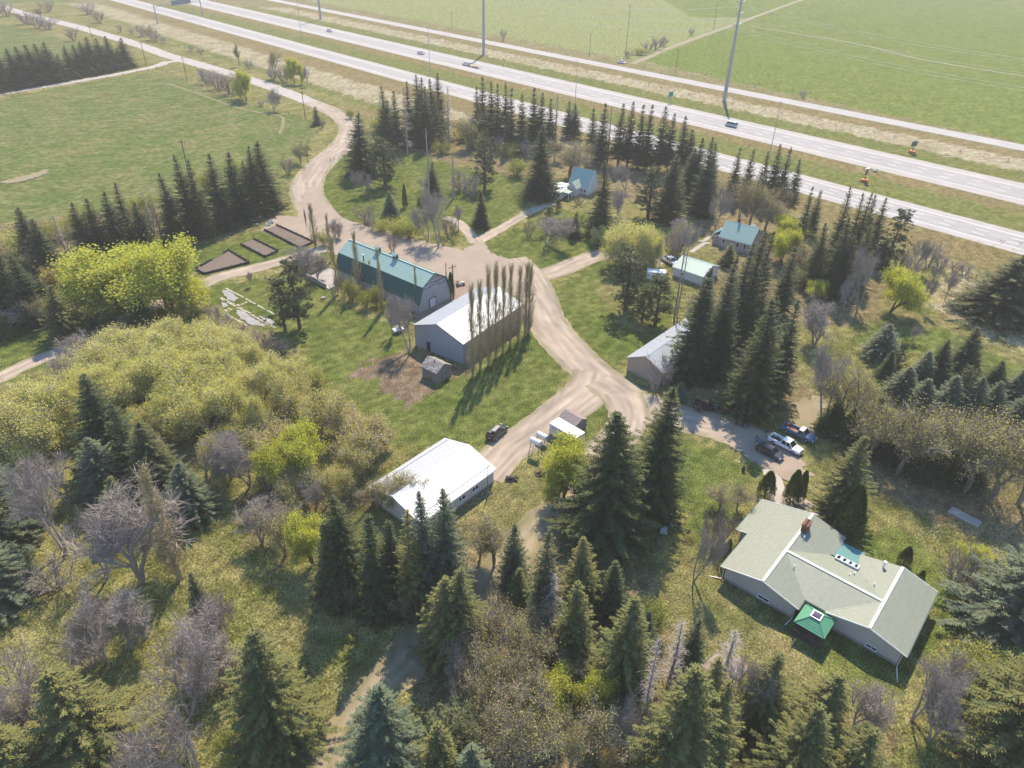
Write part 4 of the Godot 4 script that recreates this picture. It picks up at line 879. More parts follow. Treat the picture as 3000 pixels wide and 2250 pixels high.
# flat sheet with a ragged outline and mottled colour, cut into metre cells
func sheet(pts: PackedVector2Array, y: float, a: Color, b: Color, edge: float) -> ArrayMesh:
	var poly := PackedVector2Array()
	for i in pts.size():
		var p := pts[i]
		var q := pts[(i + 1) % pts.size()]
		var n := maxi(1, int(p.distance_to(q) / 0.8))
		for k in n:
			var r := p.lerp(q, float(k) / n)
			poly.append(r + Vector2(soft.get_noise_2d(r.x * 0.6, r.y * 0.6), soft.get_noise_2d(r.x * 0.6 + 99.0, r.y * 0.6)) * 1.5 * edge + Vector2(fine.get_noise_2d(r.x * 1.5, r.y * 1.5), fine.get_noise_2d(r.x * 1.5, r.y * 1.5 + 9.0)) * 0.7 * edge)
	var lo := poly[0]
	var hi := poly[0]
	for p in poly:
		lo = lo.min(p)
		hi = hi.max(p)
	var mb := MB.new()
	var cell := 1.5
	for j in int((hi.y - lo.y) / cell) + 1:
		for i in int((hi.x - lo.x) / cell) + 1:
			var o := lo + Vector2(i, j) * cell
			for bit in Geometry2D.intersect_polygons(poly, PackedVector2Array([o, o + Vector2(cell, 0), o + Vector2(cell, cell), o + Vector2(0, cell)])):
				var ti := Geometry2D.triangulate_polygon(bit)
				for k in range(0, ti.size(), 3):
					for e in [0, 1, 2]:
						var q: Vector2 = bit[ti[k + e]]
						mb.v.append(V(q.x, y, q.y))
						road_mask[Vector2i(int(floor(q.x)), int(floor(q.y)))] = true
						mb.n.append(Vector3.UP)
						var t := clampf(0.5 + soft.get_noise_2d(q.x * 0.22, q.y * 0.22) * 0.8 + fine.get_noise_2d(q.x * 0.7, q.y * 0.7) * 0.6, 0.0, 1.0)
						mb.c.append(a.lerp(b, t))
	return mb.mesh()

func make_roads() -> void:
	var dirt := textured("gravel", Color(1, 1, 1), noise_tex(21, 0.06, 0.68, 1.0, 1024, 5), 9.0, 0.95, 0.0, 2.0)
	var paved := textured("asphalt", Color(1, 1, 1), noise_tex(22, 0.05, 0.86, 1.0, 1024, 5), 11.0, 0.9)
	var paint := mat("road paint", Color(0.80, 0.79, 0.76), 0.7)
	var d := Vector2(0.6845, 0.7290)
	var nn := Vector2(-0.7290, 0.6845)
	for q in HIGHWAYS:   # name, offset lo, offset hi, colour, lane lines
		var mid: Vector2 = nn * (q[1] + q[2]) * 0.5
		var wid: float = absf(q[2] - q[1])
		var road := ground_piece(ribbon(PackedVector2Array([mid - d * 1900.0, mid - d * 500.0, mid, mid + d * 260.0, mid + d * 800.0]), wid, wid, 0.03, q[3], 0, 0.12, 6.0), q[0], paved)
		if q[4].is_empty():
			continue
		var inner := ribbon(PackedVector2Array([mid - d * 1900.0, mid - d * 500.0, mid, mid + d * 260.0, mid + d * 800.0]), wid * 0.56, wid * 0.56, 0.035, Color(q[3].r * 0.86, q[3].g * 0.88, q[3].b * 0.92), 0, 0.1, 6.0)
		obj(inner, "travel_lane", paved, road)
		for e in [-0.285, 0.285]:
			var o: Vector2 = mid + nn * wid * e
			var mb := MB.new()
			var p0: Vector2 = o - d * 1200.0
			var p1: Vector2 = o + d * 500.0
			mb.quad(V(p0.x - nn.x * 0.1, 0.04, p0.y - nn.y * 0.1), V(p1.x - nn.x * 0.1, 0.04, p1.y - nn.y * 0.1), V(p1.x + nn.x * 0.1, 0.04, p1.y + nn.y * 0.1), V(p0.x + nn.x * 0.1, 0.04, p0.y + nn.y * 0.1), Color.WHITE)
			obj(mb, "edge_line", paint, road)
		var dash := MB.new()
		dash.quad(V(-1.6, 0, -0.09), V(1.6, 0, -0.09), V(1.6, 0, 0.09), V(-1.6, 0, 0.09), Color.WHITE)
		var dm := dash.mesh()
		for f in q[4]:
			for k in range(-36, 14):
				var o: Vector2 = mid + nn * wid * f + d * (k * 9.2 + 3.0)
				var mi := obj(dm, "lane_dash", paint, road)
				mi.position = V(o.x, 0.042, o.y)
				mi.rotation.y = -deg_to_rad(46.8)
	var lift := 0.012
	for q in RIBBONS:    # name, points, width from, width to, colour, kind, edge
		ground_piece(ribbon(q[1], q[2], q[3], lift, q[4], q[5], q[6]), q[0], paved if q[0] == "frontage_road" or q[0] == "side_road" else dirt)
		lift += 0.005
	for q in SHEETS:     # name, outline, colour a, colour b, edge
		ground_piece(sheet(q[1], lift, q[2], q[3], q[4]), q[0], dirt)
		lift += 0.005

# loose tufts of unmown grass, far too many to count
func make_grass() -> void:
	var t := MB.new()
	var rg := RandomNumberGenerator.new()
	rg.seed = 3
	for k in 7:
		var o := V(rg.randfn() * 0.16, 0, rg.randfn() * 0.16)
		var e := V(rg.randfn() * 0.6, 1.0, rg.randfn() * 0.6)
		t.kite(o, o + e * 0.3, 0.035, V(rg.randfn(), 0, rg.randfn()).normalized(), Color.WHITE * rg.randf_range(0.75, 1.25))
	var gm := leaf_mat("grass blades", Color(0.95, 0.95, 0.95), 0.6)
	var tall := [0.9, 0.0, 0.0, 0.0, 0.0, 1.0, 1.2, 0.6, 0.6, 0.0, 0.7, 0.4]
	var where: Array[Transform3D] = []
	var tint := PackedColorArray()
	while where.size() < 110000:
		var z := -22.0 - 175.0 * pow(rg.randf(), 1.25)
		var x := rg.randf_range(-0.80, 0.80) * (absf(z) + 38.0)
		var i := int((x + 465.0) / SC)
		var j := int((z + 700.0) / SC)
		var h: float = tall[style[j * SX + i]]
		if h == 0.0 or rg.randf() > 0.35 + soft.get_noise_2d(x * 0.12, z * 0.12) * 0.9 + h * 0.3 or on_road(x, z):
			continue
		var sc := rg.randf_range(0.6, 1.4)
		where.append(Transform3D(Basis(Vector3.UP, rg.randf() * TAU).scaled(V(sc, sc * h, sc)), V(x, 0, z)))
		var c := cover_at(x, z)
		var b := rg.randf_range(0.7, 1.15)
		tint.append(Color(c.r * b, c.g * b, c.b * b))
	var mm := MultiMesh.new()
	mm.transform_format = MultiMesh.TRANSFORM_3D
	mm.use_colors = true
	mm.mesh = t.mesh()
	mm.instance_count = where.size()
	for i in where.size():
		mm.set_instance_transform(i, where[i])
		mm.set_instance_color(i, tint[i])
	var o := MultiMeshInstance3D.new()
	o.name = "grass"
	o.multimesh = mm
	o.material_override = gm
	add_child(o)
	tag(o, "loose unmown grass tufts over the yard and meadow", "grass", "", "stuff")

var road_mask := {}

func on_road(x: float, z: float) -> bool:
	for i in [-1, 0, 1]:
		for j in [-1, 0, 1]:
			if road_mask.has(Vector2i(int(floor(x)) + i, int(floor(z)) + j)):
				return true
	return false

# ------------------------------------------------------------------ buildings
func window(parent: Node, at: Vector3, face: float, w: float, h: float, fm: Material, bars := 1) -> void:
	var bas := Basis(Vector3.UP, face)   # local +z points out of the wall
	var fr := MB.new()
	fr.box(at + bas * V(0, h * 0.5 + 0.04, 0.03), V(w + 0.2, 0.09, 0.10), Color.WHITE, bas)
	fr.box(at + bas * V(0, -h * 0.5 - 0.05, 0.05), V(w + 0.26, 0.08, 0.16), Color.WHITE, bas)
	for s in [-1.0, 1.0]:
		fr.box(at + bas * V(s * (w * 0.5 + 0.04), 0, 0.03), V(0.09, h, 0.10), Color.WHITE, bas)
	for k in bars:
		fr.box(at + bas * V(-w * 0.5 + w * (k + 1.0) / (bars + 1.0), 0, 0.025), V(0.05, h, 0.06), Color.WHITE, bas)
	var win := obj(fr, "window", fm, parent)
	var gl := MB.new()
	gl.box(at + bas * V(0, 0, 0.012), V(w, h, 0.02), Color.WHITE, bas)
	obj(gl, "pane", mats["window glass"], win)

func door(parent: Node, at: Vector3, face: float, w: float, h: float, m: Material, fm: Material, called := "door") -> void:
	var bas := Basis(Vector3.UP, face)
	var d := MB.new()
	d.box(at + bas * V(0, h * 0.5, 0.035), V(w, h, 0.07), Color.WHITE, bas)
	var pts := [at + bas * V(-w * 0.5, 0, 0.071), at + bas * V(w * 0.5, 0, 0.071), at + bas * V(w * 0.5, h, 0.071), at + bas * V(-w * 0.5, h, 0.071)]
	d.ribs(pts, Vector3.UP, bas.z, 0.3, 0.03, 0.012)
	var dd := obj(d, called, m, parent)
	var fr := MB.new()
	fr.box(at + bas * V(0, h + 0.06, 0.05), V(w + 0.24, 0.12, 0.10), Color.WHITE, bas)
	for s in [-1.0, 1.0]:
		fr.box(at + bas * V(s * (w * 0.5 + 0.06), h * 0.5, 0.05), V(0.12, h, 0.10), Color.WHITE, bas)
	obj(fr, "door_frame", fm, dd)
	var hn := MB.new()
	hn.box(at + bas * V(w * 0.38, minf(1.05, h * 0.5), 0.10), V(0.14, 0.05, 0.06), Color.WHITE, bas)
	obj(hn, "handle", mats["dark metal"], dd)

# one wall: outline in its own plane with laps or vertical seams proud of it
func wall(parent: Node, pts: Array, out: Vector3, m: Material, step: float, upright: bool, rib := 0.03, proud := 0.018, called := "wall") -> MeshInstance3D:
	var mb := MB.new()
	var o: Vector3 = pts[0]
	var th := 0.16
	for i in range(1, pts.size() - 1):
		mb.tri(o, pts[i], pts[i + 1], Color.WHITE)
		mb.tri(o - out * th, pts[i + 1] - out * th, pts[i] - out * th, Color.WHITE)
	for i in pts.size():
		var a: Vector3 = pts[i]
		var b: Vector3 = pts[(i + 1) % pts.size()]
		mb.quad(a, b, b - out * th, a - out * th, Color.WHITE)
	var rg := RandomNumberGenerator.new()
	rg.seed = int(absf(o.x * 13.0 + o.z * 7.0)) + 3
	mb.ribs(pts, Vector3.UP if upright else out.cross(Vector3.UP), out, step, rib, proud, Color(0.97, 0.97, 0.97))
	return obj(mb, called, m, parent)

func roof_plane(parent: Node, pts: Array, m: Material, step: float, rib_h: float, down: Vector3, called := "roof_panel", th := 0.10) -> MeshInstance3D:
	var mb := MB.new()
	mb.slab(pts, th)
	mb.ribs(pts, down, Vector3.UP, step, 0.05, rib_h)
	return obj(mb, called, m, parent)

# gabled building, ridge along local x, centred on its node
func gable(o: Node3D, len: float, wid: float, he: float, hr: float, over: float, wm: Material, rm: Material, fm: Material, step := 0.6, upright := true, rib := 0.03, rstep := 0.6, base_m: Material = null) -> void:
	var a := len * 0.5
	var b := wid * 0.5
	var y0 := 0.0
	if base_m:
		var f := MB.new()
		for s in [-1.0, 1.0]:
			f.box(V(0, 0.2, s * (b - 0.08)), V(len - 0.02, 0.5, 0.2))
			f.box(V(s * (a - 0.08), 0.2, 0), V(0.2, 0.5, wid - 0.42))
		obj(f, "foundation", base_m, o)
		y0 = 0.45
	for s in [-1.0, 1.0]:
		wall(o, [V(-a + 0.16, y0, s * b), V(a - 0.16, y0, s * b), V(a - 0.16, he, s * b), V(-a + 0.16, he, s * b)], V(0, 0, s), wm, step, upright, rib)
		wall(o, [V(s * a, y0, -b), V(s * a, y0, b), V(s * a, he, b), V(s * a, hr - 0.06, 0), V(s * a, he, -b)], V(s, 0, 0), wm, step, upright, rib, 0.018, "gable_wall")
	var drop := (hr - he) / b * over
	for s in [-1.0, 1.0]:
		roof_plane(o, [V(-a - over * 0.7, hr + 0.08, 0), V(a + over * 0.7, hr + 0.08, 0), V(a + over * 0.7, he - drop + 0.08, s * (b + over)), V(-a - over * 0.7, he - drop + 0.08, s * (b + over))], rm, rstep, 0.03, V(0, -1, s))
		var ft := MB.new()
		ft.box(V(0, he - drop - 0.06, s * (b + over + 0.03)), V(len + over * 1.4, 0.16, 0.05))
		obj(ft, "fascia", fm, o)
		for e in [-1.0, 1.0]:
			var vb := MB.new()
			vb.bar(V(e * (a + over * 0.7 + 0.03), hr, 0), V(e * (a + over * 0.7 + 0.03), he - drop, s * (b + over)), 0.05, 0.18)
			obj(vb, "verge_board", fm, o)
	var rc := MB.new()
	var sl := (hr - he) / b
	for s in [-1.0, 1.0]:
		rc.slab([V(-a - over * 0.7, hr + 0.125, 0), V(a + over * 0.7, hr + 0.125, 0), V(a + over * 0.7, hr + 0.125 - 0.22 * sl, s * 0.22), V(-a - over * 0.7, hr + 0.125 - 0.22 * sl, s * 0.22)], 0.012)
	obj(rc, "ridge_cap", rm, o)

func placed(called: String, label: String, category: String, p: Array) -> Node3D:
	# p: x, z, angle of the length axis, length, width (signed) of a plan rectangle; the node stands at its centre
	var a := deg_to_rad(p[2])
	var at: Vector2 = Vector2(p[0], p[1]) + Vector2(cos(a), sin(a)) * p[3] * 0.5 + Vector2(-sin(a), cos(a)) * p[4] * 0.5
	return thing(called, label, category, V(at.x, 0, at.y), -a)

func make_buildings() -> void:
	var grain := noise_tex(31, 0.03, 0.72, 1.0, 512, 5)
	var flake := noise_tex(33, 0.022, 0.42, 1.0, 512, 5)
	var streak := noise_tex(34, 0.012, 0.90, 1.0, 512, 4)
	mats["window glass"] = mat("dark glazing", Color(0.02, 0.025, 0.03), 0.06, 0.0, 0.6)
	mats["dark metal"] = mat("dark steel", Color(0.03, 0.03, 0.035), 0.5, 0.4)
	var zinc := textured("galvanised sheet", Color(0.40, 0.425, 0.45), streak, 5.0, 0.5, 0.25)
	var grey_wall := textured("weathered steel siding", Color(0.34, 0.37, 0.40), streak, 3.0, 0.6, 0.15)
	var white_metal := textured("white roof metal", Color(0.80, 0.80, 0.79), streak, 6.0, 0.45)
	var white_paint := textured("white painted boards", Color(0.82, 0.81, 0.78), grain, 2.5, 0.75)
	var trim := mat("white trim", Color(0.78, 0.78, 0.76), 0.6)
	var dark_trim := mat("dark green trim", Color(0.035, 0.085, 0.07), 0.6)
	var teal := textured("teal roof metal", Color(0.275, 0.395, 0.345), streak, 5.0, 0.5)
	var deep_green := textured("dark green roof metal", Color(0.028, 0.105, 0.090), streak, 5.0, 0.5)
	var sage := textured("sage roof metal", Color(0.252, 0.270, 0.208), streak, 5.0, 0.55)
	var sage_light := mat("pale sage flashing", Color(0.42, 0.44, 0.385), 0.55)
	var bright_green := textured("bright green roof metal", Color(0.095, 0.285, 0.165), streak, 4.0, 0.5)
	var cream := textured("cream stucco", Color(0.74, 0.70, 0.62), grain, 1.5, 0.9)
	var tan_wall := textured("tan siding", Color(0.56, 0.44, 0.335), grain, 3.0, 0.8)
	var beige := textured("beige grey siding", Color(0.48, 0.45, 0.405), grain, 3.0, 0.8)
	var old_wood := textured("silvered wood", Color(0.42, 0.375, 0.335), noise_tex(35, 0.03, 0.45, 1.0, 512, 5), 1.2, 0.95)
	var shingle := textured("weathered shingles", Color(0.46, 0.405, 0.36), noise_tex(36, 0.06, 0.5, 1.0, 512, 4), 1.4, 0.95)
	var concrete := textured("concrete", Color(0.42, 0.39, 0.35), grain, 3.0, 0.9)
	var brick := textured("red brown brick", Color(0.26, 0.105, 0.065), grain, 0.8, 0.9)
	var peel := textured("peeling white barn boards", Color(0.82, 0.80, 0.80), flake, 2.6, 0.9)
	var timber := textured("dark timber", Color(0.115, 0.095, 0.080), grain, 1.0, 0.9)

	# grey machine shed
	var o := placed("machine_shed", "large grey corrugated machine shed with pale low gable roof beside poplar row", "shed", BUILD.gray)
	gable(o, BUILD.gray[3], BUILD.gray[4], 4.9, 7.15, 0.25, grey_wall, zinc, zinc, 0.28, true, 0.05, 0.75)
	door(o, V(-BUILD.gray[3] * 0.5, 0.05, 0.6), -PI / 2, 3.6, 3.7, grey_wall, zinc, "sliding_door")
	door(o, V(-BUILD.gray[3] * 0.5, 0.05, -2.6), -PI / 2, 1.0, 2.2, mats["dark metal"], zinc, "side_door")

	# white workshop
	o = placed("workshop", "long white metal roofed workshop with white walls beside gravel drive", "workshop", BUILD.shop)
	var sl: float = BUILD.shop[3]
	var sw: float = absf(BUILD.shop[4])
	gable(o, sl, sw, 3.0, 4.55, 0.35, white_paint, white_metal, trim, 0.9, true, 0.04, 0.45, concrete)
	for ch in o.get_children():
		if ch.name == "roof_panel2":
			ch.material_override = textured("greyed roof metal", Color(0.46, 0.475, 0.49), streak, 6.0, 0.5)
	for s in [-1.0, 1.0]:
		var lap := MB.new()
		lap.slab([V(-sl * 0.5 - 0.2, 3.32, s * (sw * 0.5 - 0.75)), V(sl * 0.5 + 0.2, 3.32, s * (sw * 0.5 - 0.75)), V(sl * 0.5 + 0.2, 3.28, s * (sw * 0.5 - 0.62)), V(-sl * 0.5 - 0.2, 3.28, s * (sw * 0.5 - 0.62))], 0.02)
		obj(lap, "snow_guard", mats["dark metal"], o)
	for k in 4:
		window(o, V(-sl * 0.5 + 4.2 + k * 2.9, 1.7, -sw * 0.5), PI, 1.3, 0.7, trim)
	for k in 5:
		var post := MB.new()
		post.box(V(-sl * 0.5 + 1.2 + k * 3.0, 1.7, -sw * 0.5 - 0.03), V(0.12, 2.5, 0.06))
		obj(post, "wall_batten", trim, o)
	door(o, V(-sl * 0.5, 0.05, 0.5), -PI / 2, 3.0, 2.8, white_paint, trim, "overhead_door")

	# tan shed
	o = placed("storage_shed", "tan sided shed with plain pale metal roof beneath the tall spruces", "shed", BUILD.tan)
	gable(o, BUILD.tan[3], BUILD.tan[4], 3.2, 5.1, 0.35, tan_wall, zinc, tan_wall, 0.35, true, 0.03, 0.75)

	# wood shed by the machine shed
	o = placed("wood_shed", "small silvered wood shed with shingled roof in the lee of the machine shed", "shed", BUILD.wood)
	gable(o, BUILD.wood[3], BUILD.wood[4], 2.45, 3.65, 0.2, old_wood, shingle, old_wood, 0.22, false, 0.02, 30.0)
	shingles(o, BUILD.wood[3], BUILD.wood[4], 2.45, 3.65, 0.2, [shingle, textured("dark shingles", Color(0.26, 0.225, 0.195), grain, 1.0), textured("pale shingles", Color(0.46, 0.425, 0.39), grain, 1.0)])
	var pipe := MB.new()
	pipe.tube(V(0.1, 3.2, 0.5), V(0.1, 4.0, 0.5), 0.09, 0.09, 8, Color.WHITE, true)
	obj(pipe, "stove_pipe", mats["dark metal"], o)
	door(o, V(1.99, 0.05, 0.2), PI / 2, 0.9, 1.9, old_wood, old_wood)

	# old shed beside the container
	o = placed("granary_shed", "tiny weathered granary with rust pink roof behind white container", "shed", BUILD.old)
	gable(o, BUILD.old[3], absf(BUILD.old[4]), 1.95, 2.65, 0.12, textured("peeling grey boards", Color(0.42, 0.38, 0.35), flake, 0.9, 0.95), textured("rusty tin", Color(0.58, 0.45, 0.39), flake, 1.6, 0.8), old_wood, 0.2, false, 0.02, 0.6)
	shingles_one(o, BUILD.old[3], absf(BUILD.old[4]), 1.95, 2.65, 0.12, shingle)

	# barn
	barn(placed("barn", "big gambrel barn with green metal roof and peeling white end wall", "barn", BUILD.barn), teal, deep_green, peel, trim, concrete, timber)

	# fenced slab beside the barn
	# container
	o = placed("shipping_container", "white corrugated shipping container beside two silver tanks", "container", BUILD.container)
	var cl: float = BUILD.container[3]
	var box := MB.new()
	var cw := 2.44
	box.box(V(0, 1.38, 0), V(cl - 0.1, 2.2, cw - 0.1))
	for s in [-1.0, 1.0]:
		box.ribs([V(-cl * 0.5 + 0.1, 0.3, s * (cw * 0.5 - 0.05)), V(cl * 0.5 - 0.1, 0.3, s * (cw * 0.5 - 0.05)), V(cl * 0.5 - 0.1, 2.46, s * (cw * 0.5 - 0.05)), V(-cl * 0.5 + 0.1, 2.46, s * (cw * 0.5 - 0.05))], Vector3.UP, V(0, 0, s), 0.26, 0.12, 0.035)
	obj(box, "body", white_paint, o)
	var rf := MB.new()
	rf.box(V(0, 2.52, 0), V(cl, 0.10, cw))
	rf.ribs([V(-cl * 0.5 + 0.1, 2.57, -cw * 0.5 + 0.1), V(cl * 0.5 - 0.1, 2.57, -cw * 0.5 + 0.1), V(cl * 0.5 - 0.1, 2.57, cw * 0.5 - 0.1), V(-cl * 0.5 + 0.1, 2.57, cw * 0.5 - 0.1)], V(0, 0, 1), Vector3.UP, 0.26, 0.12, 0.02)
	obj(rf, "roof", white_metal, o)
	for e in [-1.0, 1.0]:
		for s in [-1.0, 1.0]:
			var cp := MB.new()
			cp.box(V(e * (cl * 0.5 - 0.06), 1.25, s * (cw * 0.5 - 0.06)), V(0.13, 2.44, 0.13))
			obj(cp, "corner_post", white_metal, o)
	var sk := MB.new()
	sk.box(V(0, 0.13, 0), V(cl - 0.05, 0.2, cw - 0.05))
	obj(sk, "base_frame", mats["dark metal"], o)
	for k in 3:
		var mk := MB.new()
		mk.box(V(-cl * 0.5 + 0.65 + k * 0.36, 2.2 - (k % 2) * 0.1, cw * 0.5 + 0.004), V(0.22, 0.24, 0.03))
		obj(mk, "faded_mark", mat("faded container print", Color(0.36, 0.38, 0.42), 0.8), o)

	# farmhouse
	o = placed("farmhouse", "white farmhouse with steep green gable roof and low front annex", "house", BUILD.farm)
	var fl: float = BUILD.farm[3]
	var fw: float = absf(BUILD.farm[4])
	gable(o, fl, fw, 2.7, 7.3, 0.3, white_paint, teal, trim, 0.25, false, 0.02, 0.5, concrete)
	# wing with its own gable towards the viewer
	var pale_green := textured("pale green roof metal", Color(0.40, 0.47, 0.38), streak, 4.0, 0.5)
	var wy := 2.9
	var wf := 6.7
	for s in [-1.0, 1.0]:
		wall(o, [V(-0.7 + s * 1.5, 0.3, fw * 0.5 + 0.05), V(-0.7 + s * 1.5, 0.3, wf), V(-0.7 + s * 1.5, wy, wf), V(-0.7 + s * 1.5, wy, fw * 0.5 + 0.05)], V(s, 0, 0), white_paint, 0.25, false, 0.02, 0.018, "wing_wall")
		roof_plane(o, [V(-0.7, 4.7, fw * 0.5 - 1.5), V(-0.7, 4.7, wf + 0.3), V(-0.7 + s * 1.8, wy - 0.2, wf + 0.3), V(-0.7 + s * 1.8, wy - 0.2, fw * 0.5 + 0.1)], pale_green, 0.5, 0.03, V(s, -1, 0), "wing_roof")
	wall(o, [V(-2.2, 0.3, wf + 0.01), V(0.8, 0.3, wf + 0.01), V(0.8, wy, wf + 0.01), V(-0.7, 4.6, wf + 0.01), V(-2.2, wy, wf + 0.01)], V(0, 0, 1), white_paint, 0.25, false, 0.02, 0.018, "wing_wall")
	window(o, V(-0.7, 1.8, wf + 0.01), 0.0, 0.7, 1.5, trim, 0)
	window(o, V(2.4, 1.6, fw * 0.5), 0.0, 0.6, 1.0, trim, 0)
	window(o, V(1.5, 1.6, fw * 0.5), 0.0, 0.5, 1.0, trim, 0)
	# low front annex with a pale flat roof at its back
	for q in [[V(-6.2, 0.2, 4.3), V(-6.2, 0.2, 11.7), V(-1, 0, 0)], [V(-2.0, 0.2, 11.71), V(-6.2, 0.2, 11.71), V(0, 0, 1)], [V(-2.0, 0.2, 6.8), V(-2.0, 0.2, 11.7), V(1, 0, 0)], [V(-2.2, 0.2, 4.29), V(-6.2, 0.2, 4.29), V(0, 0, -1)]]:
		wall(o, [q[0], q[1], q[1] + V(0, 2.2, 0), q[0] + V(0, 2.2, 0)], q[2], white_paint, 0.25, false, 0.02, 0.018, "annex_wall")
	var apts := [V(-6.6, 2.75, 4.0), V(-1.7, 2.75, 4.0), V(-1.7, 2.52, 12.1), V(-6.6, 2.52, 12.1)]
	roof_plane(o, apts, pale_green, 0.5, 0.03, V(0, -0.05, 1), "annex_roof", 0.14)
	var deck := MB.new()
	deck.slab([V(-6.3, 3.0, 4.2), V(-3.2, 3.0, 4.2), V(-3.2, 2.88, 9.6), V(-6.3, 2.88, 9.6)], 0.26)
	obj(deck, "flat_roof", white_metal, o)
	roof_plane(o, [V(-1.9, 2.55, 8.2), V(0.5, 2.45, 8.2), V(0.5, 2.35, 10.9), V(-1.9, 2.45, 10.9)], teal, 0.5, 0.03, V(1, -0.05, 0), "entry_roof")
	for q in [V(0.3, 0, 8.5), V(0.3, 0, 10.6)]:
		var pst := MB.new()
		pst.bar(q, q + V(0, 2.4, 0), 0.12, 0.12)
		obj(pst, "entry_post", trim, o)
	for k in 3:
		window(o, V(-5.5 + k * 1.4, 1.4, 11.71), 0.0, 0.8, 1.1, trim, 0)
	door(o, V(-2.0, 0.2, 9.6), PI / 2, 0.9, 2.0, white_paint, trim)
	chimney(o, V(1.0, 6.9, -1.0), 0.5, 1.3, brick)

	# small grey house
	o = placed("small_house", "small grey sided house with teal green gable roof among conifers", "house", BUILD.small)
	var hl: float = BUILD.small[3]
	var hw: float = absf(BUILD.small[4])
	gable(o, hl, hw, 3.25, 6.4, 0.35, beige, teal, trim, 0.25, false, 0.02, 0.5, concrete)
	roof_plane(o, [V(-hl * 0.5 - 0.1, 4.3, hw * 0.5 - 2.8), V(-hl * 0.5 - 0.1, 4.3, -hw * 0.5 + 1.2), V(-hl * 0.5 - 2.6, 2.75, -hw * 0.5 + 0.8), V(-hl * 0.5 - 2.6, 2.75, hw * 0.5 - 0.9)], textured("light teal roof metal", Color(0.30, 0.46, 0.46), streak, 4.0, 0.5), 0.5, 0.03, V(-1, -1, 0), "porch_roof")
	for q in [[V(-hl * 0.5 - 2.3, 0, -hw * 0.5 + 1.0), V(-hl * 0.5 - 2.3, 0, hw * 0.5 - 1.1), V(-1, 0, 0)], [V(-hl * 0.5 - 2.3, 0, hw * 0.5 - 1.1), V(-hl * 0.5, 0, hw * 0.5 - 1.1), V(0, 0, 1)], [V(-hl * 0.5 - 2.3, 0, -hw * 0.5 + 1.0), V(-hl * 0.5, 0, -hw * 0.5 + 1.0), V(0, 0, -1)]]:
		wall(o, [q[0], q[1], q[1] + V(0, 2.75, 0), q[0] + V(0, 2.75, 0)], q[2], beige, 0.25, false, 0.02, 0.018, "porch_wall")
	window(o, V(-hl * 0.5 - 1.2, 1.9, hw * 0.5 - 1.1), 0.0, 1.1, 0.5, trim, 0)
	window(o, V(-hl * 0.5 + 1.2, 1.9, hw * 0.5), 0.0, 0.7, 1.3, trim, 0)
	window(o, V(0.9, 1.9, hw * 0.5), 0.0, 0.8, 1.4, trim, 0)
	window(o, V(2.9, 1.9, hw * 0.5), 0.0, 0.8, 1.4, trim, 0)
	chimney(o, V(-1.2, 6.0, -0.3), 0.55, 1.5, brick)
	roof_plane(o, [V(1.2, 5.4, -hw * 0.5 - 1.6), V(1.2, 5.4, -1.4), V(2.7, 4.1, -2.2), V(2.7, 4.1, -hw * 0.5 - 1.6)], pale_green, 0.5, 0.03, V(1, -1, 0), "dormer_roof")
	roof_plane(o, [V(1.2, 5.4, -hw * 0.5 - 1.6), V(1.2, 5.4, -1.4), V(-0.3, 4.1, -2.2), V(-0.3, 4.1, -hw * 0.5 - 1.6)], pale_green, 0.5, 0.03, V(-1, -1, 0), "dormer_roof")
	wall(o, [V(-0.2, 0, -hw * 0.5 - 1.4), V(2.6, 0, -hw * 0.5 - 1.4), V(2.6, 4.1, -hw * 0.5 - 1.4), V(1.2, 5.3, -hw * 0.5 - 1.4), V(-0.2, 4.1, -hw * 0.5 - 1.4)], V(0, 0, -1), beige, 0.25, false, 0.02, 0.018, "dormer_wall")

	# garage
	o = placed("garage", "white garage with teal green gable roof in front of the small grey house", "garage", BUILD.garage)
	gable(o, BUILD.garage[3], absf(BUILD.garage[4]), 2.75, 4.25, 0.3, white_paint, teal, trim, 0.3, false, 0.02, 0.5, concrete)
	door(o, V(-BUILD.garage[3] * 0.5, 0.05, 0.0), -PI / 2, 3.4, 2.2, white_paint, trim, "overhead_door")
	window(o, V(-1.5, 1.5, absf(BUILD.garage[4]) * 0.5), 0.0, 0.8, 0.6, trim, 0)

	# playhouse hidden in the shrubs north of the barn
	ranch_house(sage, sage_light, cream, concrete, brick, trim, dark_trim, teal)
	gazebo(bright_green, timber)

func chimney(o: Node3D, at: Vector3, w: float, h: float, m: Material) -> void:
	var mb := MB.new()
	mb.box(at + V(0, h * 0.5 - 0.6, 0), V(w, h + 1.2, w))
	mb.box(at + V(0, h + 0.03, 0), V(w + 0.12, 0.1, w + 0.12))
	var c := obj(mb, "chimney", m, o)
	var fl := MB.new()
	fl.tube(at + V(0, h + 0.05, 0), at + V(0, h + 0.35, 0), w * 0.22, w * 0.2, 8, Color.WHITE, true)
	obj(fl, "flue", mats["dark metal"], c)

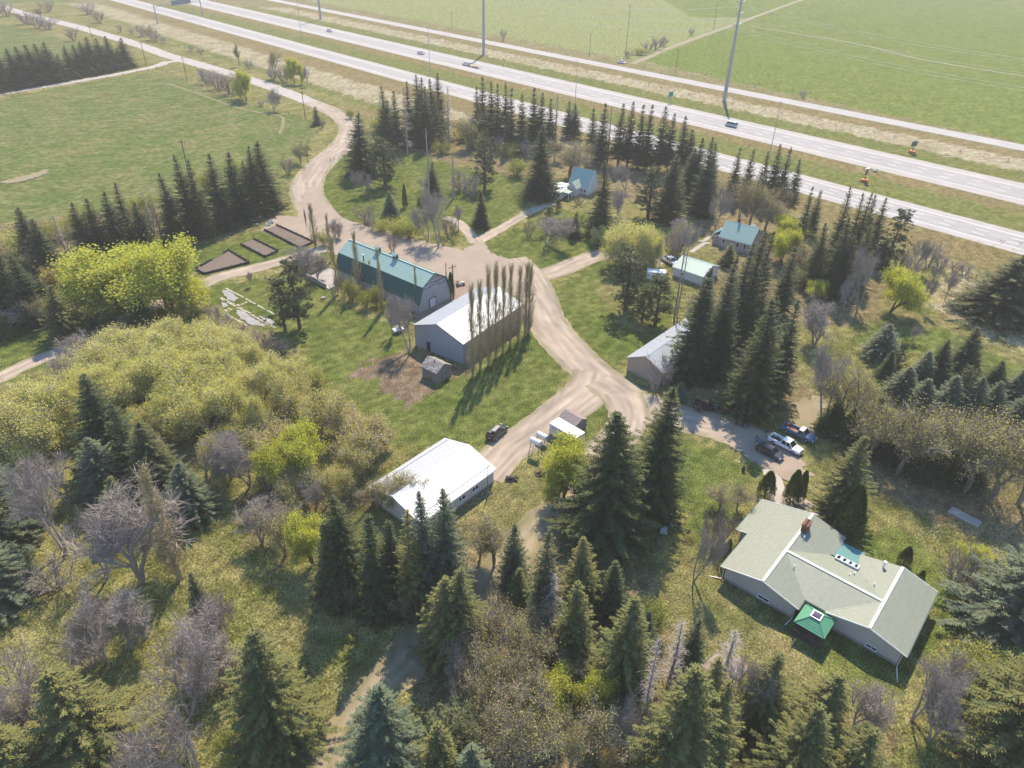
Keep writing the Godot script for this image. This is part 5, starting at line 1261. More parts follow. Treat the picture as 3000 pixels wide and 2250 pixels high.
# split-wood shingles, each its own piece, on both slopes of a small gable roof
func shingles(o: Node3D, len: float, wid: float, he: float, hr: float, over: float, ms: Array) -> void:
	var rg := RandomNumberGenerator.new()
	rg.seed = 77
	var mb := MB.new()
	mb.box(V(0, 0, 0), V(0.36, 0.02, 0.34))
	var me := mb.mesh()
	var b := wid * 0.5
	var ang := atan2(hr - he, b)
	var run := (b + over) / cos(ang)
	for s in [-1.0, 1.0]:
		for r in int(run / 0.27):
			var k := 0
			var x := -len * 0.5 - over * 0.5 + (0.2 if r % 2 else 0.0)
			while x < len * 0.5 + over * 0.6:
				if rg.randf() < 0.93:
					var d := run - 0.16 - r * 0.27
					var mi := obj(me, "shingle", ms[rg.randi() % ms.size()], o)
					mi.position = V(x, hr + 0.11 - sin(ang) * d + 0.012 * rg.randf(), s * cos(ang) * d)
					mi.rotation = V(s * (ang - 0.06), rg.randf_range(-0.04, 0.04), 0)
				x += rg.randf_range(0.38, 0.44)
				k += 1

func shingles_one(o: Node3D, len: float, wid: float, he: float, hr: float, over: float, m: Material) -> void:
	var rg := RandomNumberGenerator.new()
	rg.seed = 78
	var mb := MB.new()
	mb.box(V(0, 0, 0), V(0.34, 0.02, 0.3))
	var me := mb.mesh()
	var b := wid * 0.5
	var ang := atan2(hr - he, b)
	var run := (b + over) / cos(ang)
	for r in int(run / 0.25):
		var x := -len * 0.5 - over * 0.4
		while x < len * 0.5:
			if rg.randf() < 0.8:
				var d := run - 0.14 - r * 0.25
				var mi := obj(me, "shingle", m, o)
				mi.position = V(x, hr + 0.11 - sin(ang) * d + 0.015 * rg.randf(), cos(ang) * d)
				mi.rotation = V(ang - 0.06, rg.randf_range(-0.08, 0.08), 0)
			x += rg.randf_range(0.36, 0.42)

func barn(o: Node3D, teal: Material, deep: Material, peel: Material, trim: Material, concrete: Material, timber: Material) -> void:
	var a: float = BUILD.barn[3] * 0.5
	var b: float = BUILD.barn[4] * 0.5
	var he := 2.75
	var hb := 6.35
	var hr := 8.5
	var ib := b - 1.35
	# the near end (white) is at local -x
	for s in [-1.0, 1.0]:
		wall(o, [V(-a + 0.16, 0.5, s * b), V(a - 0.16, 0.5, s * b), V(a - 0.16, he, s * b), V(-a + 0.16, he, s * b)], V(0, 0, s), peel, 0.2, false, 0.02, 0.012)
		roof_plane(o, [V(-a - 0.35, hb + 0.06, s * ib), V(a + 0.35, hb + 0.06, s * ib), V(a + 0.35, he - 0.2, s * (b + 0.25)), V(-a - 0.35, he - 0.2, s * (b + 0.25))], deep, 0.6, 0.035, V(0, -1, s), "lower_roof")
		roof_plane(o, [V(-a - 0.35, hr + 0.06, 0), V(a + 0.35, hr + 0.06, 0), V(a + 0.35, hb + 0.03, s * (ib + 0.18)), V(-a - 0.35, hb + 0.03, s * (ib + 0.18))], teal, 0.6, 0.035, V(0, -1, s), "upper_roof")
	# board end walls, board by board
	var tones := [peel, textured("bare grey barn boards", Color(0.40, 0.375, 0.37), noise_tex(38, 0.03, 0.4, 1.0, 512, 4), 1.8, 0.95), textured("thin whitewash boards", Color(0.70, 0.68, 0.69), noise_tex(39, 0.02, 0.5, 1.0, 512, 5), 2.2, 0.95)]
	var rg := RandomNumberGenerator.new()
	rg.seed = 9
	for e in [-1.0, 1.0]:
		wall(o, [V(e * (a - 0.05), 0.5, -b), V(e * (a - 0.05), 0.5, b), V(e * (a - 0.05), he, b), V(e * (a - 0.05), hb - 0.1, ib), V(e * (a - 0.05), hr - 0.12, 0), V(e * (a - 0.05), hb - 0.1, -ib), V(e * (a - 0.05), he, -b)], V(e, 0, 0), tones[1], 40.0, false, 0.02, 0.01, "gable_wall")
		var y := 0.55
		while y < hr - 0.35:
			var hw := b
			if y > hb - 0.2:
				hw = ib * (hr - y - 0.22) / (hr - hb)
			elif y > he:
				hw = lerpf(b, ib, (y - he) / (hb - he)) - 0.06
			var x := -hw
			while x < hw - 0.05:
				var x1 := minf(hw, x + rg.randf_range(2.2, 4.2))
				var bd := MB.new()
				bd.box(V(e * (a - 0.03), y + 0.10, (x + x1) * 0.5), V(0.05 + rg.randf() * 0.012, 0.215, x1 - x - 0.012))
				var m: Material = tones[0] if rg.randf() < 0.45 else tones[2]
				if y > hb - 1.2 and rg.randf() < 0.45:
					m = tones[1]
				obj(bd, "board", m, o)
				x = x1
			y += 0.23
	# trim on the near end
	var fb := MB.new()
	for s in [-1.0, 1.0]:
		fb.bar(V(-a - 0.38, hr, 0), V(-a - 0.38, hb, s * (ib + 0.15)), 0.05, 0.2)
		fb.bar(V(-a - 0.38, hb, s * (ib + 0.1)), V(-a - 0.38, he - 0.2, s * (b + 0.25)), 0.05, 0.2)
	obj(fb, "verge_board", deep, o)
	door(o, V(-a + 0.0, 0.5, -0.7), -PI / 2, 1.9, 2.1, mat("grey white door boards", Color(0.58, 0.57, 0.60), 0.9), mats["dark metal"])
	var hatch := MB.new()
	hatch.box(V(-a - 0.01, 3.4, -0.4), V(0.06, 1.1, 0.08))
	obj(hatch, "hay_track", mats["dark metal"], o)
	var fd := MB.new()
	for s in [-1.0, 1.0]:
		fd.box(V(0, 0.25, s * (b - 0.1)), V(a * 2.0, 0.5, 0.25))
		fd.box(V(s * (a - 0.12), 0.25, 0), V(0.25, 0.5, b * 2.0 - 0.46))
	obj(fd, "foundation", concrete, o)
	var rc := MB.new()
	rc.bar(V(-a - 0.35, hr + 0.10, 0), V(a + 0.35, hr + 0.10, 0), 0.4, 0.05)
	obj(rc, "ridge_cap", teal, o)
	# ridge ventilators
	for x in [4.0, -1.9]:
		var cu := MB.new()
		cu.box(V(x, hr + 0.35, 0), V(0.95, 0.7, 0.95))
		var v := obj(cu, "cupola", deep, o)
		var lid := MB.new()
		for s in [-1.0, 1.0]:
			lid.slab([V(x - 0.75, hr + 1.25, 0), V(x + 0.75, hr + 1.25, 0), V(x + 0.75, hr + 0.72, s * 0.75), V(x - 0.75, hr + 0.72, s * 0.75)], 0.05)
		obj(lid, "cupola_roof", teal, v)
		var vane := MB.new()
		vane.bar(V(x, hr + 1.2, 0), V(x, hr + 1.9, 0), 0.05, 0.05)
		vane.box(V(x, hr + 1.75, 0), V(0.5, 0.22, 0.03))
		obj(vane, "vane", trim, v)
	var st := MB.new()
	st.tube(V(5.6, hb + 0.1, 0.3 - ib), V(5.6, hb + 1.7, 0.3 - ib), 0.13, 0.13, 8, Color.WHITE, true)
	var stp := obj(st, "vent_pipe", mats["dark metal"], o)
	var cap := MB.new()
	cap.tube(V(5.6, hb + 1.7, 0.3 - ib), V(5.6, hb + 1.95, 0.3 - ib), 0.24, 0.18, 8, Color.WHITE, true)
	obj(cap, "cap", trim, stp)
	# open timber frame along the yard side
	for k in 8:
		var x := -a + 2.0 + k * 2.6
		var fr := MB.new()
		fr.bar(V(x, 0, b + 2.2), V(x, 2.7, b + 2.2), 0.2, 0.2)
		fr.bar(V(x, 2.75, b + 3.1), V(x, 2.75, b + 0.3), 0.18, 0.2)
		obj(fr, "frame_post", timber, o)
	var beam := MB.new()
	beam.bar(V(-a + 1.6, 2.95, b + 2.2), V(-a + 20.6, 2.95, b + 2.2), 0.22, 0.2)
	obj(beam, "frame_beam", timber, o)

func ranch_house(sage: Material, flash: Material, cream: Material, concrete: Material, brick: Material, trim: Material, dark: Material, teal: Material) -> void:
	# node stands at the front end of the west ridge; local x runs back along the ridges, local z runs east
	var o := thing("ranch_house", "long low ranch house with sage green metal roof and brick chimney", "house", V(BUILD.ranch[0], 0, BUILD.ranch[1]), -deg_to_rad(BUILD.ranch[2]))
	var he := 2.85
	var hr := 4.15
	var k := (hr - he) / 5.1
	var y := func(d: float) -> float: return hr - k * d
	var west := 0.0
	var east := 12.9
	# roof planes: back-to-front is +x to -x
	roof_plane(o, [V(0, hr, 0), V(16.7, hr, 0), V(16.7, y.call(5.7), -5.7), V(0, y.call(5.7), -5.7)], sage, 0.28, 0.025, V(0, -1, -1), "west_roof")
	roof_plane(o, [V(8.2, y.call(5.7), -5.7), V(16.7, y.call(5.7), -5.7), V(16.7, y.call(7.5), -7.5), V(8.2, y.call(7.5), -7.5)], sage, 0.28, 0.025, V(0, -1, -1), "west_roof")
	roof_plane(o, [V(0, hr, 0), V(7.2, hr, 0), V(2.05, he, 5.1), V(0, he, 5.1)], sage, 0.28, 0.025, V(0, -1, 1), "west_roof")
	roof_plane(o, [V(7.2, hr, 0), V(16.7, hr, 0), V(16.7, he, 5.1), V(12.3, he, 5.1)], sage, 0.28, 0.025, V(0, -1, 1), "west_roof")
	roof_plane(o, [V(7.2, hr, 0), V(7.2, hr, east), V(2.05, he, east - 5.1), V(2.05, he, 5.1)], sage, 0.28, 0.025, V(-1, -1, 0), "middle_roof")
	roof_plane(o, [V(7.2, hr, 0), V(7.2, hr, east), V(11.7, y.call(4.5), east - 4.5), V(11.7, y.call(4.5), 4.5)], sage, 0.28, 0.025, V(1, -1, 0), "middle_roof")
	roof_plane(o, [V(2.05, he, east - 5.1), V(7.2, hr, east), V(1.9, hr, east), V(1.9, he, east - 5.1)], sage, 0.28, 0.025, V(0, -1, -1), "east_roof")
	roof_plane(o, [V(7.2, hr, east), V(14.9, hr, east), V(14.9, he, east - 5.1), V(12.3, he, east - 5.1)], sage, 0.28, 0.025, V(0, -1, -1), "east_roof")
	roof_plane(o, [V(1.9, hr, east), V(14.9, hr, east), V(14.9, y.call(4.7), east + 4.7), V(1.9, y.call(4.7), east + 4.7)], sage, 0.28, 0.025, V(0, -1, 1), "east_roof")
	# ridge flashings
	for q in [[V(0, hr, 0), V(16.7, hr, 0)], [V(1.9, hr, east), V(14.9, hr, east)], [V(7.2, hr, 0.2), V(7.2, hr, east - 0.2)]]:
		var rc := MB.new()
		rc.bar(q[0] + V(0, 0.035, 0), q[1] + V(0, 0.035, 0), 0.42, 0.05)
		obj(rc, "ridge_cap", flash, o)
	for q in [[V(7.2, hr, 0), V(2.05, he, 5.1)], [V(7.2, hr, 0), V(11.7, y.call(4.5), 4.5)], [V(7.2, hr, east), V(2.05, he, east - 5.1)], [V(7.2, hr, east), V(11.7, y.call(4.5), east - 4.5)]]:
		var vl := MB.new()
		vl.bar(q[0] + V(0, 0.0, 0), q[1] + V(0, 0.0, 0), 0.12, 0.07)
		obj(vl, "valley", sage, o)
	# gutters along the eaves and boards on the gable ends
	for q in [[V(0, he - 0.12, 5.15), V(2.05, he - 0.12, 5.15)], [V(2.0, he - 0.12, 5.1), V(2.0, he - 0.12, east - 5.1)], [V(0, y.call(5.7) - 0.1, -5.75), V(8.2, y.call(5.7) - 0.1, -5.75)], [V(8.2, y.call(7.5) - 0.1, -7.55), V(16.7, y.call(7.5) - 0.1, -7.55)], [V(1.9, y.call(4.7) - 0.1, east + 4.75), V(14.9, y.call(4.7) - 0.1, east + 4.75)]]:
		var gt := MB.new()
		gt.bar(q[0], q[1], 0.13, 0.14)
		obj(gt, "gutter", dark, o)
	for q in [[V(-0.03, hr - 0.05, 0), V(-0.03, y.call(5.7) - 0.05, -5.7)], [V(-0.03, hr - 0.05, 0), V(-0.03, he - 0.05, 5.1)], [V(1.87, hr - 0.05, east), V(1.87, he - 0.05, east - 5.1)], [V(1.87, hr - 0.05, east), V(1.87, y.call(4.7) - 0.05, east + 4.7)], [V(16.73, hr - 0.05, 0), V(16.73, y.call(7.5) - 0.05, -7.5)], [V(14.93, hr - 0.05, east), V(14.93, y.call(4.7) - 0.05, east + 4.7)], [V(8.17, y.call(5.7) - 0.05, -5.7), V(8.17, y.call(7.5) - 0.05, -7.5)]]:
		var vb := MB.new()
		vb.bar(q[0], q[1], 0.05, 0.18)
		obj(vb, "verge_board", trim, o)
	# walls inside the eaves
	var walls := [
		[V(0.6, 0, -5.1), V(0.6, 0, 4.5), V(-1, 0, 0), true], [V(0.76, 0, 4.5), V(2.9, 0, 4.5), V(0, 0, 1), false], [V(2.6, 0, 4.5), V(2.6, 0, east - 4.6), V(-1, 0, 0), false],
		[V(2.5, 0, east - 4.5), V(2.5, 0, east + 4.1), V(-1, 0, 0), true], [V(2.66, 0, east + 4.1), V(14.3, 0, east + 4.1), V(0, 0, 1), false],
		[V(14.3, 0, east - 4.5), V(14.3, 0, east + 4.1), V(1, 0, 0), false], [V(16.1, 0, -6.9), V(16.1, 0, 4.5), V(1, 0, 0), false], [V(0.76, 0, -5.1), V(8.8, 0, -5.1), V(0, 0, -1), false], [V(8.8, 0, -6.9), V(16.1, 0, -6.9), V(0, 0, -1), false], [V(8.8, 0, -6.9), V(8.8, 0, -5.1), V(-1, 0, 0), false],
		[V(11.4, 0, 4.5), V(11.4, 0, east - 4.5), V(1, 0, 0), false], [V(11.4, 0, 4.5), V(16.1, 0, 4.5), V(0, 0, 1), false], [V(11.4, 0, east - 4.5), V(14.3, 0, east - 4.5), V(0, 0, -1), false]]
	for q in walls:
		var p0: Vector3 = q[0]
		var p1: Vector3 = q[1]
		var tp := 2.2 if minf(p0.z, p1.z) < -6.0 else 2.65
		var pts := [p0 + V(0, 0.5, 0), p1 + V(0, 0.5, 0), p1 + V(0, tp, 0), p0 + V(0, tp, 0)]
		if q[3]:
			var mid := (p0 + p1) * 0.5
			var ax := west if p0.z < 0.0 else east
			pts = [p0 + V(0, 0.5, 0), p1 + V(0, 0.5, 0), V(p1.x, y.call(absf(p1.z - ax)) - 0.12, p1.z), V(p0.x, hr - 0.14, ax), V(p0.x, y.call(absf(p0.z - ax)) - 0.12, p0.z)]
		wall(o, pts, q[2], cream, 50.0, false)
		var fd := MB.new()
		var inn: Vector3 = -(q[2] as Vector3) * 0.12
		fd.bar(p0 + inn + V(0, 0.24, 0), p1 + inn + V(0, 0.24, 0), 0.2, 0.52)
		obj(fd, "foundation", concrete, o)
	window(o, V(0.6, 0.75, 0.6), -PI / 2, 1.5, 0.45, trim)
	window(o, V(2.5, 0.75, east + 1.0), -PI / 2, 1.2, 0.4, trim)
	door(o, V(2.6, 0.3, 6.3), -PI / 2, 1.6, 2.1, mats["window glass"], trim, "patio_door")
	# glazed porch roof between the wings and its row of skylights
	var pr := MB.new()
	pr.slab([V(11.9, 3.0, 5.0), V(11.9, 3.0, east - 4.7), V(15.6, 2.75, east - 4.7), V(15.6, 2.75, 5.0)], 0.06)
	pr.ribs([V(11.9, 3.0, 5.0), V(11.9, 3.0, east - 4.7), V(15.6, 2.75, east - 4.7), V(15.6, 2.75, 5.0)], V(1, -0.05, 0), Vector3.UP, 0.3, 0.04, 0.02)
	obj(pr, "porch_roof", mat("teal corrugated plastic", Color(0.095, 0.215, 0.200), 0.35), o)
	for kx in 4:
		var zc := 5.75 + kx * 0.78
		var sk := MB.new()
		sk.box(V(11.75, 3.25, zc), V(1.05, 0.22, 0.74), Color.WHITE, Basis(Vector3.BACK, -0.2))
		var s := obj(sk, "skylight", trim, o)
		var pane := MB.new()
		pane.box(V(11.77, 3.37, zc), V(0.84, 0.03, 0.40), Color.WHITE, Basis(Vector3.BACK, -0.2))
		obj(pane, "pane", mats["window glass"], s)
	# chimney with three flues
	var ch := MB.new()
	ch.box(V(12.9, 4.5, 0.35), V(1.5, 1.7, 0.8))
	ch.box(V(12.9, 5.37, 0.35), V(1.62, 0.1, 0.92))
	var c := obj(ch, "chimney", brick, o)
	for kx in 3:
		var fl := MB.new()
		fl.box(V(12.4 + kx * 0.5, 5.5, 0.35), V(0.26, 0.2, 0.26))
		obj(fl, "flue", mats["dark metal"], c)
	for q in [V(11.2, 4.2, 0.9), V(5.4, 3.95, 2.0), V(9.2, 3.75, 8.0), V(10.0, 3.6, 8.4), V(9.6, 3.9, 11.0)]:
		var vp := MB.new()
		vp.tube(q - V(0, 0.4, 0), q + V(0, 0.22, 0), 0.08, 0.08, 8, Color.WHITE, true)
		obj(vp, "vent_pipe", trim, o)
	var tv := MB.new()
	tv.tube(V(13.6, 3.4, 10.9), V(13.6, 4.5, 10.9), 0.13, 0.13, 8, Color.WHITE, true)
	var tt := obj(tv, "flue_pipe", trim, o)
	var tc := MB.new()
	tc.tube(V(13.6, 4.5, 10.9), V(13.6, 4.75, 10.9), 0.26, 0.22, 10, Color.WHITE, true)
	obj(tc, "cap", trim, tt)
	for q in [[V(0.45, 2.5, 4.65), V(0.45, 0.15, 4.65), V(-1.6, 0.06, 4.3)], [V(2.35, 2.5, east + 4.25), V(2.35, 0.15, east + 4.25), V(0.2, 0.06, east + 5.0)], [V(0.45, 2.4, -5.3), V(0.45, 0.15, -5.3), V(-0.2, 0.06, -6.8)]]:
		var ds := MB.new()
		ds.bar(q[0], q[1], 0.08, 0.08)
		ds.bar(q[1], q[2], 0.09, 0.09)
		obj(ds, "downspout", trim, o)

func gazebo(roof: Material, timber: Material) -> void:
	var a := deg_to_rad(BUILD.ranch[2])
	var c := Vector2(BUILD.ranch[0], BUILD.ranch[1]) + Vector2(cos(a), sin(a)) * 0.1 + Vector2(-sin(a), cos(a)) * 7.3
	var o := thing("gazebo", "square bright green hip roofed gazebo with skylight against the ranch house", "gazebo", V(c.x, 0, c.y), -a)
	var b := 1.95
	for s in 4:
		var bas := Basis(Vector3.UP, s * PI / 2)
		for row in 5:
			var t0 := row / 5.0
			var t1 := (row + 1) / 5.0
			var r0 := lerpf(0.55, b, t0)
			var r1 := lerpf(0.55, b, t1)
			var mb := MB.new()
			var y0 := 3.35 - 0.95 * t0
			var y1 := 3.35 - 0.95 * t1 + 0.02
			mb.slab([bas * V(-r0, y0, r0), bas * V(r0, y0, r0), bas * V(r1, y1, r1), bas * V(-r1, y1, r1)], 0.05)
			obj(mb, "roof_panel", roof, o)
		var hip := MB.new()
		hip.bar(bas * V(0.5, 3.42, 0.5), bas * V(b, 2.46, b), 0.09, 0.06)
		obj(hip, "hip_cap", roof, o)
		var post := MB.new()
		post.bar(bas * V(b - 0.25, 0.2, b - 0.25), bas * V(b - 0.25, 2.4, b - 0.25), 0.14, 0.14)
		obj(post, "post", timber, o)
		var rail := MB.new()
		rail.bar(bas * V(-b + 0.3, 0.95, b - 0.25), bas * V(b - 0.3, 0.95, b - 0.25), 0.08, 0.1)
		for k in 13:
			rail.bar(bas * V(-b + 0.4 + k * 0.26, 0.25, b - 0.25), bas * V(-b + 0.4 + k * 0.26, 0.92, b - 0.25), 0.05, 0.05)
		if s != 1:
			obj(rail, "railing", timber, o)
	var dk := MB.new()
	dk.box(V(0, 0.14, 0), V(3.7, 0.2, 3.7))
	obj(dk, "deck", timber, o)
	var st := MB.new()
	st.box(V(-1.4, 0.08, -2.6), V(0.5, 0.14, 1.2))
	obj(st, "step", timber, o)
	var fr := MB.new()
	fr.box(V(0, 3.42, 0), V(1.25, 0.14, 1.25))
	var s2 := obj(fr, "skylight", mat("silver frame", Color(0.5, 0.5, 0.52), 0.4, 0.6), o)
	var p := MB.new()
	p.lathe(V(0, 3.49, 0), [Vector2(0.72, 0.0), Vector2(0.6, 0.12), Vector2(0.3, 0.2), Vector2(0.001, 0.22)], 4)
	var pm := obj(p, "dome", mat("smoked dome", Color(0.09, 0.07, 0.10), 0.08, 0.0, 0.7), s2)
	pm.rotation.y = PI / 4

# ------------------------------------------------------------------ vehicles
func wheel(o: Node3D, at: Vector3, r: float) -> void:
	var t := MB.new()
	var s := signf(at.z)
	t.tube(at - V(0, 0, 0.11), at + V(0, 0, 0.11), r, r, 16, Color.WHITE, true)
	var w := obj(t, "wheel", mats["tyre rubber"], o)
	var rim := MB.new()
	rim.tube(at + V(0, 0, s * 0.10), at + V(0, 0, s * 0.125), r * 0.62, r * 0.55, 10, Color.WHITE, true)
	obj(rim, "rim", mats["alloy"], w)

# side outline lofted across the width: rows of x, bottom, top, half width at bottom, half width at top
func hull(rows: Array) -> MB:
	var mb := MB.new()
	for i in rows.size() - 1:
		var a: Array = rows[i]
		var b: Array = rows[i + 1]
		var pa := []
		var pb := []
		for e in [[a, pa], [b, pb]]:
			var r: Array = e[0]
			var hi: float = r[2]
			var lo: float = r[1]
			var m := lerpf(lo, hi, 0.55)
			for q in [V(r[0], lo, -r[3] * 0.9), V(r[0], lo + 0.12, -r[3]), V(r[0], m, -r[3] * 1.01), V(r[0], hi - 0.05, -r[4]), V(r[0], hi, -r[4] + 0.10), V(r[0], hi + 0.015, 0), V(r[0], hi, r[4] - 0.10), V(r[0], hi - 0.05, r[4]), V(r[0], m, r[3] * 1.01), V(r[0], lo + 0.12, r[3]), V(r[0], lo, r[3] * 0.9)]:
				e[1].append(q)
		for k in pa.size():
			var k2: int = (k + 1) % pa.size()
			mb.quad(pa[k], pb[k], pb[k2], pa[k2], Color.WHITE)
		if i == 0:
			for k in range(1, pa.size() - 1):
				mb.tri(pa[0], pa[k], pa[k + 1], Color.WHITE)
		if i == rows.size() - 2:
			for k in range(1, pb.size() - 1):
				mb.tri(pb[0], pb[k + 1], pb[k], Color.WHITE)
	return mb

# cabin: dark glass frustum with painted roof and pillars; x0..x1 at the belt, r0..r1 at the roof
func cabin(o: Node3D, x0: float, x1: float, r0: float, r1: float, belt: float, top: float, w: float, wr: float, paint: Material, splits: Array, roof_m: Material = null) -> MeshInstance3D:
	var g := MB.new()
	var lo := [V(x0, belt, -w), V(x1, belt, -w), V(x1, belt, w), V(x0, belt, w)]
	var hi := [V(r0, top, -wr), V(r1, top, -wr), V(r1, top, wr), V(r0, top, wr)]
	for k in 4:
		var k2 := (k + 1) % 4
		g.quad(lo[k], hi[k], hi[k2], lo[k2], Color.WHITE)
	var gl := obj(g, "glass", mats["car glass"], o)
	var p := MB.new()
	p.slab([V(r0 - 0.05, top + 0.03, -wr - 0.02), V(r1 + 0.05, top + 0.03, -wr - 0.02), V(r1 + 0.05, top + 0.03, wr + 0.02), V(r0 - 0.05, top + 0.03, wr + 0.02)], 0.07)
	p.slab([V(r0 + 0.15, top + 0.06, -wr + 0.14), V(r1 - 0.15, top + 0.06, -wr + 0.14), V(r1 - 0.15, top + 0.06, wr - 0.14), V(r0 + 0.15, top + 0.06, wr - 0.14)], 0.04)
	var rf := obj(p, "roof", roof_m if roof_m else paint, o)
	var q := MB.new()
	for k in 4:
		q.bar(lo[k], hi[k], 0.09, 0.09)
	for f in splits:
		for s in [-1.0, 1.0]:
			q.bar(V(lerpf(x0, x1, f), belt, s * w), V(lerpf(r0, r1, f), top, s * wr), 0.08, 0.1)
	obj(q, "pillar", paint, o)
	return rf

func lamps(o: Node3D, xf: float, xr: float, y: float, w: float) -> void:
	for s in [-1.0, 1.0]:
		var h := MB.new()
		h.box(V(xf, y, s * (w - 0.2)), V(0.12, 0.18, 0.36))
		obj(h, "headlight", mats["lamp lens"], o)
		var t := MB.new()
		t.box(V(xr, y + 0.12, s * (w - 0.12)), V(0.1, 0.3, 0.2))
		obj(t, "taillight", mats["red lens"], o)
		var m := MB.new()
		m.box(V(xf - 1.55, y + 0.35, s * (w + 0.1)), V(0.12, 0.16, 0.2))
		obj(m, "mirror", mats["dark trim"], o)

func suv(o: Node3D, paint: Material, rack := false, open_hatch := false) -> void:
	obj(hull([[-2.3, 0.42, 0.95, 0.78, 0.74], [-2.22, 0.3, 1.02, 0.9, 0.84], [-1.6, 0.26, 1.04, 0.94, 0.88], [0.7, 0.26, 1.03, 0.94, 0.88], [1.25, 0.28, 0.98, 0.93, 0.82], [2.05, 0.3, 0.86, 0.88, 0.72], [2.32, 0.42, 0.74, 0.72, 0.62]]), "body", paint, o)
	var tops := cabin(o, -2.2, 1.15, -1.85, 0.35, 1.0, 1.62, 0.84, 0.66, paint, [0.32, 0.62])
	for x in [-1.4, 1.4]:
		for s in [-1.0, 1.0]:
			wheel(o, V(x, 0.35, s * 0.84), 0.35)
	lamps(o, 2.2, -2.28, 0.72, 0.85)
	if open_hatch:
		var h := MB.new()
		h.slab([V(-1.9, 1.66, -0.66), V(-1.9, 1.66, 0.66), V(-2.85, 1.95, 0.62), V(-2.85, 1.95, -0.62)], 0.05)
		var hh := obj(h, "tailgate", paint, o)
		var g := MB.new()
		g.slab([V(-2.05, 1.72, -0.52), V(-2.05, 1.72, 0.52), V(-2.6, 1.89, 0.5), V(-2.6, 1.89, -0.5)], 0.02)
		obj(g, "pane", mats["car glass"], hh)
	else:
		var p := MB.new()
		p.box(V(-2.325, 0.78, 0), V(0.02, 0.14, 0.36))
		obj(p, "number_plate", mats["lamp lens"], o)
	if rack:
		for s in [-1.0, 1.0]:
			var r := MB.new()
			r.bar(V(-1.7, 1.72, s * 0.6), V(0.2, 1.72, s * 0.6), 0.05, 0.05)
			obj(r, "roof_rail", mats["dark trim"], o)
		var b := MB.new()
		for k in 6:
			var xa: float = [-1.75, -1.6, -0.8, 0.0, 0.25, 0.4][k]
			if k < 5:
				var xb: float = [-1.75, -1.6, -0.8, 0.0, 0.25, 0.4][k + 1]
				var ha: float = [0.1, 0.3, 0.36, 0.36, 0.3, 0.08][k]
				var hb: float = [0.1, 0.3, 0.36, 0.36, 0.3, 0.08][k + 1]
				var wa := 0.40 if k > 0 else 0.34
				for pr in [[V(xa, 1.78, -0.05), V(xa, 1.78 + ha, 0.0), V(xb, 1.78 + hb, 0.0), V(xb, 1.78, -0.05)], [V(xa, 1.78, wa * 1.7), V(xb, 1.78, wa * 1.7), V(xb, 1.78 + hb, wa * 1.55), V(xa, 1.78 + ha, wa * 1.55)], [V(xa, 1.78 + ha, 0.0), V(xa, 1.78 + ha, wa * 1.55), V(xb, 1.78 + hb, wa * 1.55), V(xb, 1.78 + hb, 0.0)]]:
					b.quad(pr[0], pr[1], pr[2], pr[3], Color.WHITE)
		obj(b, "roof_box", mat("grey roof box", Color(0.17, 0.16, 0.15), 0.4), o)

func pickup(o: Node3D, paint: Material, roof_m: Material, crew: bool, round_nose := false) -> void:
	var nose := 1.02 if round_nose else 1.08
	obj(hull([[0.2, 0.42, 1.08, 0.95, 0.92], [1.6, 0.42, 1.1, 0.95, 0.9], [2.5, 0.44, nose, 0.93, 0.85], [2.85, 0.5, nose - 0.14, 0.86, 0.78]]), "hood", paint, o)
	obj(hull([[-0.62 if crew else 0.05, 0.42, 1.1, 0.95, 0.93], [0.25, 0.42, 1.1, 0.95, 0.93], [1.5, 0.42, 1.12, 0.95, 0.92]]), "cab", paint, o)
	cabin(o, -0.55 if crew else 0.1, 1.55, -0.42 if crew else 0.2, 0.85, 1.1, 1.8, 0.87, 0.72, paint, [0.5] if crew else [], roof_m)
	# open box
	var xb := -0.62 if crew else 0.0
	var b := MB.new()
	for s in [-1.0, 1.0]:
		b.box(V((xb - 2.85) * 0.5, 0.82, s * 0.89), V(xb + 2.85, 0.72, 0.13))
	b.box(V(-2.82, 0.82, 0), V(0.1, 0.7, 1.7))
	b.box(V(xb - 0.05, 0.85, 0), V(0.08, 0.66, 1.65))
	obj(b, "box_side", paint, o)
	var fl := MB.new()
	fl.box(V((xb - 2.8) * 0.5, 0.62, 0), V(xb + 2.7, 0.06, 1.66))
	obj(fl, "box_floor", mats["dark trim"], o)
	var bp := MB.new()
	bp.box(V(-2.95, 0.55, 0), V(0.14, 0.16, 1.75))
	bp.box(V(2.95, 0.52, 0), V(0.14, 0.2, 1.75))
	obj(bp, "bumper", mats["alloy"], o)
	for x in [-1.85, 1.85]:
		for s in [-1.0, 1.0]:
			wheel(o, V(x, 0.4, s * 0.86), 0.4)
	lamps(o, 2.86, -2.88, 0.8, 0.92)

func van(o: Node3D, paint: Material) -> void:
	obj(hull([[-2.7, 0.4, 1.25, 0.95, 0.95], [-2.6, 0.34, 1.3, 1.0, 0.97], [1.3, 0.34, 1.3, 1.0, 0.96], [2.4, 0.36, 1.05, 0.96, 0.85], [2.75, 0.45, 0.9, 0.85, 0.75]]), "body", paint, o)
	cabin(o, -2.62, 2.15, -2.5, 1.15, 1.26, 2.05, 0.95, 0.84, paint, [0.02, 0.3, 0.62])
	for x in [-1.7, 1.7]:
		for s in [-1.0, 1.0]:
			wheel(o, V(x, 0.36, s * 0.88), 0.36)
	lamps(o, 2.66, -2.68, 0.8, 0.94)

